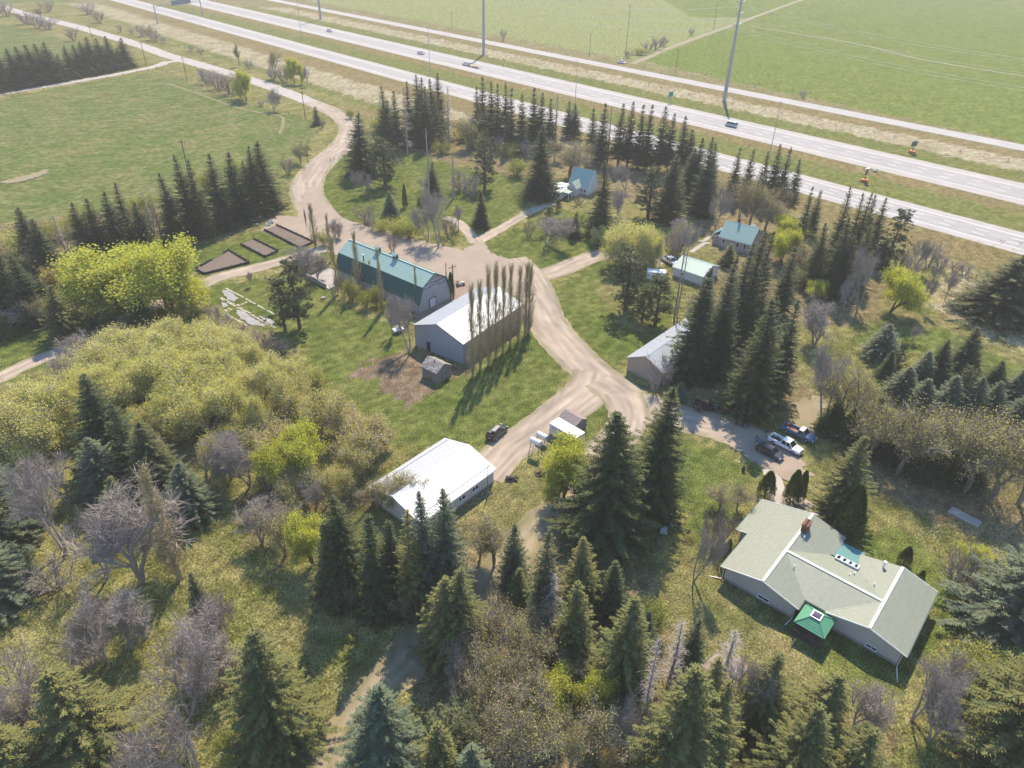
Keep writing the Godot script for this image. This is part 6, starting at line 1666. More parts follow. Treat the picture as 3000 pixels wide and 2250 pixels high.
func make_vehicles() -> void:
	mats["tyre rubber"] = mat("black rubber", Color(0.015, 0.015, 0.016), 0.9)
	mats["alloy"] = mat("silver alloy", Color(0.35, 0.35, 0.36), 0.35, 0.6)
	mats["car glass"] = mat("tinted car glass", Color(0.015, 0.02, 0.025), 0.05, 0.0, 0.6)
	mats["lamp lens"] = mat("clear lens", Color(0.55, 0.55, 0.55), 0.2)
	mats["red lens"] = mat("red lens", Color(0.30, 0.02, 0.02), 0.25)
	mats["dark trim"] = mat("black trim plastic", Color(0.022, 0.022, 0.024), 0.7)
	var paints := {
		"black": mat("black car paint", Color(0.012, 0.013, 0.016), 0.25, 0.0, 0.6),
		"charcoal": mat("charcoal car paint", Color(0.025, 0.027, 0.034), 0.25, 0.0, 0.6),
		"white": mat("white car paint", Color(0.74, 0.75, 0.76), 0.3, 0.0, 0.55),
		"blue": mat("steel blue truck paint", Color(0.062, 0.130, 0.215), 0.35, 0.0, 0.5),
		"silver": mat("grey green van paint", Color(0.42, 0.47, 0.45), 0.3, 0.1),
	}
	for p in paints.values():
		p.clearcoat_enabled = true
		p.clearcoat = 0.5
		p.clearcoat_roughness = 0.1
	for q in CARS:       # kind, paint, x, z, turn, label, name, category
		var o := thing(q[6], q[5], q[7], V(q[2], 0.02, q[3]), q[4])
		match q[0]:
			"suv": suv(o, paints[q[1]])
			"suv_box": suv(o, paints[q[1]], true)
			"suv_open": suv(o, paints[q[1]], false, true)
			"crew": pickup(o, paints[q[1]], paints[q[1]], true)
			"old": pickup(o, paints[q[1]], paints["white"], false, true)
			"van": van(o, paints[q[1]])
			"flatbed":
				pickup(o, paints[q[1]], paints[q[1]], true)
				for k in 1:
					var t := MB.new()
					t.box(V(-7.6, 0.95, 0), V(8.6, 0.16, 2.4))
					t.bar(V(-3.2, 0.75, 0), V(-2.4, 0.7, 0), 0.2, 0.15)
					obj(t, "trailer_bed", mat("tan plank deck", Color(0.36, 0.27, 0.16), 0.9), o)
				for x in [-8.0, -9.0]:
					for s in [-1.0, 1.0]:
						wheel(o, V(x, 0.38, s * 1.05), 0.38)
				var ld := MB.new()
				ld.box(V(-3.2, 1.25, 0), V(0.5, 0.6, 1.8))
				obj(ld, "headboard", mats["dark trim"], o)
			"trailer":
				var b := MB.new()
				b.box(V(0, 1.35, 0), V(4.6, 1.9, 2.1))
				b.ribs([V(-2.3, 0.5, 1.05), V(2.3, 0.5, 1.05), V(2.3, 2.2, 1.05), V(-2.3, 2.2, 1.05)], Vector3.UP, V(0, 0, 1), 0.4, 0.03, 0.02)
				obj(b, "body", paints[q[1]], o)
				var h := MB.new()
				h.bar(V(2.3, 0.5, 0), V(3.4, 0.5, 0), 0.12, 0.12)
				obj(h, "drawbar", mats["dark trim"], o)
				for s in [-1.0, 1.0]:
					wheel(o, V(-0.3, 0.34, s * 1.08), 0.34)
				window(o, V(0.4, 1.6, 1.05), 0.0, 0.9, 0.5, mats["dark trim"], 0)
	# load in the box of the blue truck: red fuel can, rope-coloured tools, boards
	var bt: Array = CARS[LOADED]
	var bas := Basis(Vector3.UP, bt[4])
	var at := V(bt[2], 0.02, bt[3])
	var can := MB.new()
	can.box(V(0, 0.24, 0), V(0.5, 0.48, 0.55))
	can.tube(V(0.15, 0.46, 0), V(0.15, 0.62, 0), 0.06, 0.06, 8, Color.WHITE, true)
	var cn := obj(can, "fuel_can", mat("orange red plastic", Color(0.46, 0.06, 0.025), 0.5), self)
	cn.transform = Transform3D(bas, at + bas * V(-2.3, 0.67, -0.5))
	tag(cn, "orange red fuel can in the back of the blue truck", "fuel can")
	for k in 4:
		var pl := MB.new()
		pl.box(V(0, 0, 0), V(1.9, 0.05, 0.16))
		var pn := obj(pl, numbered("plank"), mat("orange brown plank", Color(0.30, 0.13, 0.06), 0.8), self)
		pn.transform = Transform3D(bas * Basis(Vector3.UP, 0.08 * k - 0.1), at + bas * V(-1.25, 0.69 + 0.052 * k, -0.45 + k * 0.25))
		tag(pn, "loose plank lying in the back of the blue truck", "plank", "planks in the blue truck")
	var sack := MB.new()
	sack.lathe(V(0, 0, 0), [Vector2(0.001, 0.0), Vector2(0.3, 0.04), Vector2(0.36, 0.2), Vector2(0.2, 0.36), Vector2(0.001, 0.4)], 10)
	var sn := obj(sack, "sack", mat("pale sack cloth", Color(0.55, 0.52, 0.47), 0.95), self)
	sn.transform = Transform3D(bas, at + bas * V(-1.9, 0.66, 0.35))
	tag(sn, "pale sack in the back of the blue truck", "sack")

# ------------------------------------------------------------------ people
func smin(a: float, b: float, k: float) -> float:
	var h := clampf(0.5 + 0.5 * (b - a) / k, 0.0, 1.0)
	return lerpf(b, a, h) - k * h * (1.0 - h)

# continuous body from tapered bones: each bone p, q, radius at p, radius at q, colour; surface nets
func body(bones: Array, cell: float) -> MB:
	var lo := V(9, 9, 9)
	var hi := -lo
	for b in bones:
		for e in [0, 1]:
			var r: float = b[2 + e] + 0.06
			lo = lo.min(b[e] - V(r, r, r))
			hi = hi.max(b[e] + V(r, r, r))
	var n := Vector3i(((hi - lo) / cell).ceil()) + Vector3i.ONE
	var f := PackedFloat32Array()
	f.resize(n.x * n.y * n.z)
	f.fill(1.0)
	for b in bones:
		var p: Vector3 = b[0]
		var d: Vector3 = b[1] - p
		var dd := maxf(d.length_squared(), 1e-6)
		var r0: float = b[2]
		var r1: float = b[3]
		var pad := maxf(r0, r1) + 0.08
		var a := Vector3i(((p.min(b[1]) - V(pad, pad, pad) - lo) / cell).floor()).max(Vector3i.ZERO)
		var c := Vector3i(((p.max(b[1]) + V(pad, pad, pad) - lo) / cell).ceil()).min(n - Vector3i.ONE)
		for z in range(a.z, c.z + 1):
			for y in range(a.y, c.y + 1):
				for x in range(a.x, c.x + 1):
					var w := lo + V(x, y, z) * cell
					var t := clampf((w - p).dot(d) / dd, 0.0, 1.0)
					var i := (z * n.y + y) * n.x + x
					f[i] = smin(f[i], (w - p - d * t).length() - lerpf(r0, r1, t), 0.035)
	var mb := MB.new()
	var vert := {}
	var step := [1, n.x, n.x * n.y]
	for z in n.z - 1:
		for y in n.y - 1:
			for x in n.x - 1:
				var i := (z * n.y + y) * n.x + x
				var s := V(0, 0, 0)
				var m := 0
				for e in [[0, 1], [0, n.x], [0, n.x * n.y], [1, 1 + n.x], [1, 1 + n.x * n.y], [n.x, 1 + n.x], [n.x, n.x + n.x * n.y], [n.x * n.y, n.x * n.y + 1], [n.x * n.y, n.x * n.y + n.x], [1 + n.x, 1 + n.x + n.x * n.y], [1 + n.x * n.y, 1 + n.x + n.x * n.y], [n.x + n.x * n.y, 1 + n.x + n.x * n.y]]:
					var va := f[i + e[0]]
					var vb := f[i + e[1]]
					if (va < 0.0) != (vb < 0.0):
						var t := va / (va - vb)
						s += V(_bit(e[0], n, 0), _bit(e[0], n, 1), _bit(e[0], n, 2)).lerp(V(_bit(e[1], n, 0), _bit(e[1], n, 1), _bit(e[1], n, 2)), t)
						m += 1
				if m:
					vert[i] = lo + (V(x, y, z) + s / m) * cell
	for i in vert:
		for ax in 3:
			var u: int = step[(ax + 1) % 3]
			var w: int = step[(ax + 2) % 3]
			var j: int = i + step[ax]
			if j < f.size() and (f[i] < 0.0) != (f[j] < 0.0) and vert.has(i - u) and vert.has(i - w) and vert.has(i - u - w):
				var q := [vert[i], vert[i - u], vert[i - u - w], vert[i - w]]
				if f[i] < 0.0:
					q.reverse()
				var mid: Vector3 = (q[0] + q[2]) * 0.5
				var best := 9.0
				var col := Color.WHITE
				for b in bones:
					var p: Vector3 = b[0]
					var d: Vector3 = b[1] - p
					var t := clampf((mid - p).dot(d) / maxf(d.length_squared(), 1e-6), 0.0, 1.0)
					var ds := (mid - p - d * t).length() - lerpf(b[2], b[3], t)
					if ds < best:
						best = ds
						col = b[4]
				mb.quad(q[0], q[1], q[2], q[3], col)
	return mb

func _bit(o: int, n: Vector3i, ax: int) -> float:
	var zz := o / (n.x * n.y)
	var r := o - zz * n.x * n.y
	var yy := r / n.x
	return float([r - yy * n.x, yy, zz][ax])

func person(at: Vector3, turn: float, label: String, top: Color, legs: Color, bend: float) -> void:
	var skin := Color(0.42, 0.26, 0.18)
	var hair := Color(0.05, 0.035, 0.025)
	var o := thing("person", label, "person", at, turn)
	var hip := V(0, 0.93, 0)
	var chest := hip + V(sin(bend) * 0.42, cos(bend) * 0.42, 0)
	var neck := chest + V(sin(bend) * 0.16, cos(bend) * 0.16, 0)
	var head := neck + V(sin(bend) * 0.10 + 0.03, cos(bend) * 0.10 + 0.02, 0)
	var bones := [[hip, chest, 0.135, 0.155, top], [chest, neck, 0.14, 0.06, top], [neck, head, 0.055, 0.08, skin], [head + V(0.01, 0.02, 0), head + V(0.0, 0.09, 0), 0.088, 0.092, skin], [head + V(0.095, 0.03, 0), head + V(0.105, 0.02, 0), 0.016, 0.014, skin]]
	for s in [-1.0, 1.0]:
		var hp := hip + V(0, -0.03, s * 0.09)
		var knee := V(0.03, 0.5, s * 0.12)
		var ank := V(-0.02, 0.09, s * 0.13)
		bones.append([hp, knee, 0.095, 0.062, legs])
		bones.append([knee, ank, 0.062, 0.045, legs])
		bones.append([ank + V(0, -0.03, 0), ank + V(0.16, -0.045, 0), 0.045, 0.038, Color(0.03, 0.03, 0.03)])
		var sh := chest + V(0.02, 0.06, s * 0.18)
		var el := sh + V(sin(bend) * 0.1 + 0.08, -0.24, s * 0.05)
		var wr := el + V(0.22, -0.08 + bend * 0.02, -s * 0.05)
		bones.append([sh, el, 0.058, 0.045, top])
		bones.append([el, wr, 0.045, 0.030, top])
		bones.append([wr, wr + V(0.08, -0.02, 0), 0.030, 0.026, skin])
		bones.append([head + V(0.0, 0.03, s * 0.09), head + V(0.0, 0.05, s * 0.095), 0.018, 0.014, skin])
	var mb := body(bones, 0.026)
	for s in [-1.0, 1.0]:
		var sh := chest + V(0.02, 0.06, s * 0.18)
		var wr := sh + V(sin(bend) * 0.1 + 0.08, -0.24, s * 0.05) + V(0.22, -0.08 + bend * 0.02, -s * 0.05) + V(0.075, -0.02, 0)
		for k in 4:
			var b0 := wr + V(0.0, 0.0, (k - 1.5) * 0.018)
			var b1 := b0 + V(0.045 - absf(k - 1.3) * 0.004, -0.012, 0)
			mb.tube(b0, b1, 0.0085, 0.008, 6, skin)
			mb.tube(b1, b1 + V(0.026, -0.028, 0), 0.008, 0.006, 6, skin, true)
		mb.tube(wr - V(0.04, 0, 0), wr + V(0.01, -0.015, -s * 0.045), 0.010, 0.008, 6, skin, true)
	obj(mb, "body", mat("clothes and skin", Color(1, 1, 1), 0.85), o)
	var hr := body([[head + V(-0.02, 0.06, 0), head + V(-0.01, 0.11, 0), 0.098, 0.088, hair], [head + V(-0.06, 0.02, 0), head + V(-0.05, 0.08, 0), 0.07, 0.08, hair]], 0.02)
	obj(hr, "hair", mat("clothes and skin", Color(1, 1, 1), 0.85), o)

# ------------------------------------------------------------------ street furniture and yard things
func make_fences() -> void:
	var wood := textured("grey fence wood", Color(0.20, 0.165, 0.135), noise_tex(51, 0.04, 0.6, 1.0, 256, 3), 1.0, 0.95)
	var wire_m := mat("fence wire", Color(0.22, 0.21, 0.20), 0.6, 0.5)
	var pm := MB.new()
	pm.tube(V(0, -0.3, 0), V(0, 1.35, 0), 0.085, 0.075, 6, Color.WHITE, true)
	var post := pm.mesh()
	for q in FENCES:     # label, points, spacing
		var line := curve(q[1], q[2])
		var o := thing("wire_fence", q[0], "fence", V(line[0].x, 0, line[0].y), 0.0)
		var w := MB.new()
		for i in line.size():
			var p := V(line[i].x - line[0].x, 0, line[i].y - line[0].y)
			var m := obj(post, "post", wood, o)
			m.position = p
			m.rotation = V(sin(i * 3.7) * 0.05, 0, cos(i * 2.3) * 0.05)
			if i:
				var b := V(line[i - 1].x - line[0].x, 0, line[i - 1].y - line[0].y)
				for y in [0.5, 0.85, 1.2]:
					w.tube(b + V(0, y, 0), p + V(0, y, 0), 0.008, 0.008, 3)
		obj(w, "wire", wire_m, o)

func make_poles() -> void:
	var wood := textured("pole wood", Color(0.125, 0.100, 0.080), noise_tex(51, 0.04, 0.6, 1.0, 256, 3), 1.0, 0.95)
	var steel := mat("galvanised pole steel", Color(0.30, 0.32, 0.33), 0.5, 0.4)
	var cable := mat("aluminium cable", Color(0.62, 0.62, 0.60), 0.4, 0.3)
	for q in POLES:      # kind, x, z, height, label
		var h: float = q[3]
		match q[0]:
			"wood":
				var o := thing("utility_pole", q[4], "utility pole", V(q[1], 0, q[2]), -deg_to_rad(46.8), "wooden utility poles")
				var p := MB.new()
				p.tube(V(0, 0, 0), V(0, h, 0), 0.16, 0.11, 8, Color.WHITE, true)
				obj(p, "pole", wood, o)
				var c := MB.new()
				c.box(V(0, h - 0.7, 0), V(0.12, 0.14, 2.2))
				obj(c, "crossarm", wood, o)
				for k in 3:
					var n := MB.new()
					n.tube(V(0, h - 0.62, -0.9 + k * 0.9), V(0, h - 0.4, -0.9 + k * 0.9), 0.05, 0.04, 6, Color.WHITE, true)
					obj(n, "insulator", steel, o)
			"lamp":
				var o := thing("street_lamp", q[4], "street lamp", V(q[1], 0, q[2]), -deg_to_rad(46.8 + q[5]), "highway street lamps")
				var p := MB.new()
				p.tube(V(0, 0, 0), V(0, h, 0), 0.15, 0.08, 8, Color.WHITE, true)
				obj(p, "pole", steel, o)
				var b := MB.new()
				b.tube(V(0, 0, 0), V(0, 0.35, 0), 0.3, 0.25, 8, Color.WHITE, true)
				obj(b, "base", steel, o)
				var a := MB.new()
				a.bar(V(0, h - 0.15, 0), V(0, h + 0.25, 2.2), 0.09, 0.09)
				obj(a, "arm", steel, o)
				var l := MB.new()
				l.box(V(0, h + 0.27, 2.5), V(0.3, 0.14, 0.8))
				obj(l, "lamp_head", mat("lamp housing", Color(0.6, 0.6, 0.6), 0.4), o)
			"steel":
				var o := thing("transmission_pole", q[4], "transmission pole", V(q[1], 0, q[2]), -deg_to_rad(46.8))
				var p := MB.new()
				p.tube(V(0, 0, 0), V(0, h * 0.5, 0), 0.95, 0.72, 12)
				p.tube(V(0, h * 0.5, 0), V(0, h, 0), 0.72, 0.42, 12, Color.WHITE, true)
				obj(p, "pole", steel, o)
				var f := MB.new()
				f.tube(V(0, 0, 0), V(0, 0.25, 0), 1.6, 1.6, 12, Color.WHITE, true)
				obj(f, "footing", mat("footing concrete", Color(0.30, 0.28, 0.26), 0.9), o)
				for y in [0.72, 0.82, 0.92]:
					for s in [-1.0, 1.0]:
						var a := MB.new()
						a.bar(V(0, h * y, 0), V(0, h * y + 0.6, s * 3.4), 0.22, 0.3)
						obj(a, "crossarm", steel, o)
						var n := MB.new()
						n.tube(V(0, h * y + 0.5, s * 3.3), V(0, h * y - 1.2, s * 3.3), 0.1, 0.1, 6)
						obj(n, "insulator", cable, o)
	for q in WIRES:      # ends of each hanging cable
		var o := MB.new()
		var a := V(q[0], q[1], q[2])
		var b := V(q[3], q[4], q[5])
		var n := 24
		for i in n:
			var t0 := float(i) / n
			var t1 := float(i + 1) / n
			o.tube(a.lerp(b, t0) - V(0, q[6] * 4.0 * t0 * (1.0 - t0), 0), a.lerp(b, t1) - V(0, q[6] * 4.0 * t1 * (1.0 - t1), 0), 0.028, 0.028, 4)
		var w := obj(o, numbered("power_line"), cable, self)
		tag(w, "thin silver power line strung from tall steel pole over the crop field", "power line", "power lines over the crop field")

func make_yard() -> void:
	var timber := textured("weathered dark timber", Color(0.085, 0.078, 0.078), noise_tex(52, 0.04, 0.55, 1.0, 256, 3), 0.8, 0.95)
	var stone := textured("pale stone", Color(0.56, 0.53, 0.47), noise_tex(53, 0.03, 0.7, 1.0, 256, 4), 0.7, 0.95)
	var slabs := [textured("pale slab", Color(0.60, 0.56, 0.44), noise_tex(53, 0.03, 0.7, 1.0, 256, 4), 0.9), textured("warm slab", Color(0.52, 0.47, 0.37), noise_tex(54, 0.03, 0.7, 1.0, 256, 4), 0.9)]
	var concrete := textured("concrete", Color(0.42, 0.39, 0.35), noise_tex(31, 0.03, 0.72, 1.0, 512, 5), 3.0, 0.9)
	var rg := RandomNumberGenerator.new()
	rg.seed = 4
	# raised beds: board by board round the soil
	for q in BEDS:       # label, outline, open edge index or -1
		var pts: PackedVector2Array = q[1]
		var c := Vector2.ZERO
		for p in pts:
			c += p / pts.size()
		var o := thing("garden_bed", q[0], "garden bed", V(c.x, 0, c.y))
		for i in pts.size():
			if i == q[2]:
				continue
			var a := pts[i] - c
			var b := pts[(i + 1) % pts.size()] - c
			var n := maxi(1, int(round(a.distance_to(b) / 2.4)))
			for k in n:
				var p0 := a.lerp(b, float(k) / n)
				var p1 := a.lerp(b, float(k + 1) / n)
				for y in [0.17, 0.46]:
					var bd := MB.new()
					bd.bar(V(p0.x, y, p0.y), V(p1.x, y + rg.randf_range(-0.01, 0.01), p1.y), 0.09, 0.27)
					obj(bd, "board", timber, o)
				var st := MB.new()
				st.bar(V(p0.x, -0.1, p0.y), V(p0.x, 0.75 + rg.randf() * 0.2, p0.y), 0.12, 0.12)
				obj(st, "stake", timber, o)
		var soil := MB.new()
		var ring := []
		for p in pts:
			ring.append(V((p.x - c.x) * 0.985, 0.14, (p.y - c.y) * 0.985))
		soil.slab(ring, 0.12)
		obj(soil, "soil", textured("dry garden soil", Color(0.255, 0.195, 0.155), noise_tex(55, 0.05, 0.55, 1.0, 512, 4), 2.4, 1.0, 0.0, 6.0), o)
		var stf := MB.new()
		for k in 260:
			var t := pts[rg.randi() % pts.size()].lerp(pts[rg.randi() % pts.size()], rg.randf()).lerp(c, rg.randf() * 0.6) - c
			var p := V(t.x * 0.95, 0.14, t.y * 0.95)
			stf.kite(p, p + V(rg.randfn() * 0.16, rg.randf_range(0.05, 0.22), rg.randfn() * 0.16), 0.02, Vector3.RIGHT, Color.WHITE * rg.randf_range(0.7, 1.2))
		var sf := obj(stf, "dead_stalk", mat("straw stalks", Color(0.36, 0.30, 0.22), 0.95), o)
		sf.set_meta("kind", "stuff")
	# paving slabs of the old slab garden: rows of single slabs on one path
	var gp := thing("slab_garden", "grid of pale stepping slabs laid out in the lawn by the willows", "slab path", V(SLAB0.x, 0, SLAB0.y))
	var bs := MB.new()
	bs.box(V(0, 0.03, 0), V(0.62, 0.06, 0.42))
	var sm := bs.mesh()
	for q in SLABS:      # from, to, rows
		var d: Vector2 = (q[1] - q[0])
		var dn := d.normalized()
		var n := int(d.length() / 0.80)
		for k in n:
			if rg.randf() < 0.1:
				continue
			var p: Vector2 = q[0] + d * (k + 0.5) / n - SLAB0
			var mi := obj(sm, "slab", slabs[rg.randi() % 2], gp)
			mi.position = V(p.x + rg.randfn() * 0.03, 0.0, p.y + rg.randfn() * 0.03)
			mi.rotation.y = -atan2(dn.y, dn.x) + rg.randfn() * 0.05
	# barn pen: low concrete walls
	for q in PEN:
		var o := thing("pen_wall", q[0], "wall", V(q[1].x, 0, q[1].y))
		var d: Vector2 = q[2] - q[1]
		var w := MB.new()
		w.bar(V(0, 0.55, 0), V(d.x, 0.55, d.y), 0.2, 1.1)
		obj(w, "wall", concrete, o)
		var cp := MB.new()
		cp.bar(V(0, 1.13, 0), V(d.x, 1.13, d.y), 0.28, 0.06)
		obj(cp, "coping", textured("grey coping", Color(0.36, 0.34, 0.31), noise_tex(31, 0.03, 0.72, 1.0, 512, 5), 2.0), o)
	# boulders
	for q in ROCKS:      # x, z, size, label
		var o := MB.new()
		var n := 7
		var prof := []
		for k in 6:
			var t := k / 5.0
			prof.append(Vector2(sin(t * PI) * 1.0 + 0.001, -cos(t * PI) * 0.62 + 0.45))
		o.lathe(V(0, 0, 0), prof, 9)
		for i in o.v.size():
			var p := o.v[i]
			var k := 1.0 + soft.get_noise_3d(p.x * 0.9 + q[0], p.y * 0.9, p.z * 0.9 + q[1]) * 0.7
			o.v[i] = V(p.x * k, p.y * k, p.z * k * 0.85) * q[2]
		for i in range(0, o.v.size(), 3):
			var k := (o.v[i + 2] - o.v[i]).cross(o.v[i + 1] - o.v[i]).normalized()
			o.n[i] = k; o.n[i + 1] = k; o.n[i + 2] = k
		var r := obj(o, numbered("boulder"), stone, self)
		r.position = V(q[0], 0, q[1])
		r.rotation.y = q[0] * 7.0
		tag(r, q[3], "boulder", q[4])
	# silver fuel tanks on stands
	for q in TANKS:      # x, z, turn, height, label
		var o := thing("fuel_tank", q[4], "fuel tank", V(q[0], 0, q[1]), q[2])
		var t := MB.new()
		var h: float = q[3]
		t.tube(V(-0.95, h, 0), V(0.95, h, 0), 0.52, 0.52, 20)
		for s in [-1.0, 1.0]:
			t.tube(V(s * 0.95, h, 0), V(s * 1.05, h, 0), 0.52, 0.36, 20)
			t.tube(V(s * 1.05, h, 0), V(s * 1.08, h, 0), 0.36, 0.02, 20)
		obj(t, "tank", mat("silver tank paint", Color(0.60, 0.61, 0.62), 0.4, 0.3), o)
		var cp := MB.new()
		cp.tube(V(0.2, h + 0.5, 0), V(0.2, h + 0.62, 0), 0.09, 0.09, 8, Color.WHITE, true)
		obj(cp, "filler_cap", mats["dark metal"], o)
		for e in [-1.0, 1.0]:
			for s in [-1.0, 1.0]:
				var l := MB.new()
				l.bar(V(e * 0.75, h - 0.4, s * 0.3), V(e * 0.95, 0, s * 0.6), 0.08, 0.08)
				obj(l, "leg", mats["dark metal"], o)
			var br := MB.new()
			br.bar(V(e * 0.85, h * 0.45, -0.48), V(e * 0.85, h * 0.45, 0.48), 0.05, 0.05)
			obj(br, "brace", mats["dark metal"], o)
		var hs := MB.new()
		hs.tube(V(-1.08, h - 0.2, 0), V(-1.15, h - 1.1, 0.1), 0.03, 0.03, 6)
		obj(hs, "hose", mats["dark metal"], o)
	# firewood heap
	for q in WOOD:       # x, z, count, label, group
		for k in q[2]:
			var m := MB.new()
			m.tube(V(-0.32, 0, 0), V(0.32, 0, 0), rg.randf_range(0.09, 0.15), rg.randf_range(0.08, 0.14), 7, Color.WHITE, true)
			var l := obj(m, numbered("log"), [textured("split log wood", Color(0.30, 0.215, 0.13), noise_tex(52, 0.04, 0.55, 1.0, 256, 3), 0.5), timber][rg.randi() % 2], self)
			var lay: int = k % 3
			l.position = V(q[0] + rg.randf_range(-0.8, 0.8), 0.13 + lay * 0.2, q[1] + rg.randf_range(-0.5, 0.5) * (1.0 - lay * 0.3))
			l.rotation.y = rg.randf_range(-0.8, 0.8)
			tag(l, q[3], "log", q[4])
	# black bin on the lawn
	var bin := thing("waste_bin", "small black barrel bin standing alone on the house lawn", "bin", V(BIN.x, 0, BIN.y))
	var bm := MB.new()
	bm.lathe(V(0, 0, 0), [Vector2(0.001, 0.02), Vector2(0.26, 0.02), Vector2(0.31, 0.85), Vector2(0.27, 0.85), Vector2(0.24, 0.1), Vector2(0.001, 0.1)], 14)
	obj(bm, "barrel", mats["dark metal"], bin)
	var br2 := MB.new()
	br2.lathe(V(0, 0.83, 0), [Vector2(0.33, 0.0), Vector2(0.33, 0.05), Vector2(0.26, 0.05)], 14)
	obj(br2, "rim", mats["dark metal"], bin)
	# patio slab and steel fire ring near the east trees
	var fr := thing("fire_ring", "rusty steel fire ring in the shade of the east spruces", "fire ring", V(RING.x, 0, RING.y))
	var fm := MB.new()
	fm.lathe(V(0, 0, 0), [Vector2(0.62, 0.02), Vector2(0.62, 0.45), Vector2(0.57, 0.45), Vector2(0.57, 0.02)], 20)
	obj(fm, "ring", mat("grey rusty steel", Color(0.22, 0.19, 0.17), 0.8, 0.3), fr)
	var tb := thing("plank_bench", "grey plank bench at the lawn edge by the east spruces", "bench", V(BENCH.x, 0, BENCH.y), 1.2)
	var sm2 := MB.new()
	sm2.box(V(0, 0.45, 0), V(1.7, 0.07, 0.4))
	obj(sm2, "seat", textured("grey bench wood", Color(0.30, 0.28, 0.27), noise_tex(52, 0.04, 0.55, 1.0, 256, 3), 0.8), tb)
	for s in [-1.0, 1.0]:
		var lg := MB.new()
		lg.box(V(s * 0.65, 0.2, 0), V(0.1, 0.42, 0.36))
		obj(lg, "leg", timber, tb)
	# yard light pole by the workshop with braces
	var yp := thing("yard_pole", "slender grey mast with braced foot at the workshop wall", "pole", V(MAST.x, 0, MAST.y))
	var ym := MB.new()
	ym.tube(V(0, 0, 0), V(0, 7.0, 0), 0.075, 0.06, 8, Color.WHITE, true)
	obj(ym, "mast", mat("grey mast steel", Color(0.20, 0.21, 0.22), 0.5, 0.4), yp)
	for k in 3:
		var bb := MB.new()
		bb.bar(V(0, 1.3, 0), V(cos(k * 2.1) * 0.6, 0.02, sin(k * 2.1) * 0.6), 0.06, 0.06)
		obj(bb, "brace", mat("silver brace", Color(0.5, 0.52, 0.54), 0.4, 0.4), yp)
	# wellhead ring of pale concrete by the barn
	var wl := thing("well_cover", "round pale concrete well cover in the grass by the pen", "well cover", V(WELL.x, 0, WELL.y))
	var wm := MB.new()
	wm.lathe(V(0, 0, 0), [Vector2(0.5, 0.0), Vector2(0.5, 0.35), Vector2(0.3, 0.35), Vector2(0.28, 0.42), Vector2(0.001, 0.42)], 16)
	obj(wm, "ring", concrete, wl)
	# low concrete slab bench on the lawn
	var pt := MB.new()
	pt.box(V(0, 0.06, 0), V(PAD[2], 0.12, PAD[3]))
	var pd := obj(pt, "concrete_pad", concrete, self)
	pd.position = V(PAD[0], 0, PAD[1])
	pd.rotation.y = PAD[4]
	pd.set_meta("kind", "structure")
	# old farm cart near the shed and ladder rack of junk near the barn
	var ct := thing("farm_cart", "old white two wheeled farm cart in the grass near the bare tree", "cart", V(CART.x, 0, CART.y), 0.6)
	var cb := MB.new()
	cb.box(V(0, 0.75, 0), V(2.2, 0.35, 1.3))
	cb.lathe(V(0.1, 0.9, 0), [Vector2(0.6, 0.0), Vector2(0.6, 0.5), Vector2(0.5, 0.62), Vector2(0.001, 0.66)], 12)
	obj(cb, "body", mat("chalky white paint", Color(0.66, 0.66, 0.64), 0.7), ct)
	for s in [-1.0, 1.0]:
		wheel(ct, V(-0.2, 0.36, s * 0.78), 0.36)
	var db := MB.new()
	db.bar(V(1.1, 0.6, 0), V(2.3, 0.45, 0), 0.1, 0.1)
	obj(db, "drawbar", mats["dark metal"], ct)
	var jk := thing("garden_tractor", "small old garden tractor parked on the gravel by the barn corner", "tractor", V(JUNK.x, 0, JUNK.y), 0.3)
	var jb := MB.new()
	jb.box(V(0.55, 0.75, 0), V(1.0, 0.45, 0.55))
	jb.box(V(-0.45, 0.6, 0), V(0.9, 0.2, 0.7))
	obj(jb, "hood", mat("faded pale green paint", Color(0.40, 0.43, 0.38), 0.6), jk)
	var js := MB.new()
	js.box(V(-0.5, 0.95, 0), V(0.45, 0.1, 0.45))
	js.box(V(-0.72, 1.2, 0), V(0.08, 0.45, 0.45))
	obj(js, "seat", mats["dark trim"], jk)
	for s in [-1.0, 1.0]:
		wheel(jk, V(-0.55, 0.45, s * 0.55), 0.45)
		wheel(jk, V(0.8, 0.28, s * 0.42), 0.28)
	var jw := MB.new()
	jw.tube(V(0.0, 0.9, 0), V(-0.2, 1.25, 0), 0.03, 0.03, 6)
	obj(jw, "steering_column", mats["dark trim"], jk)

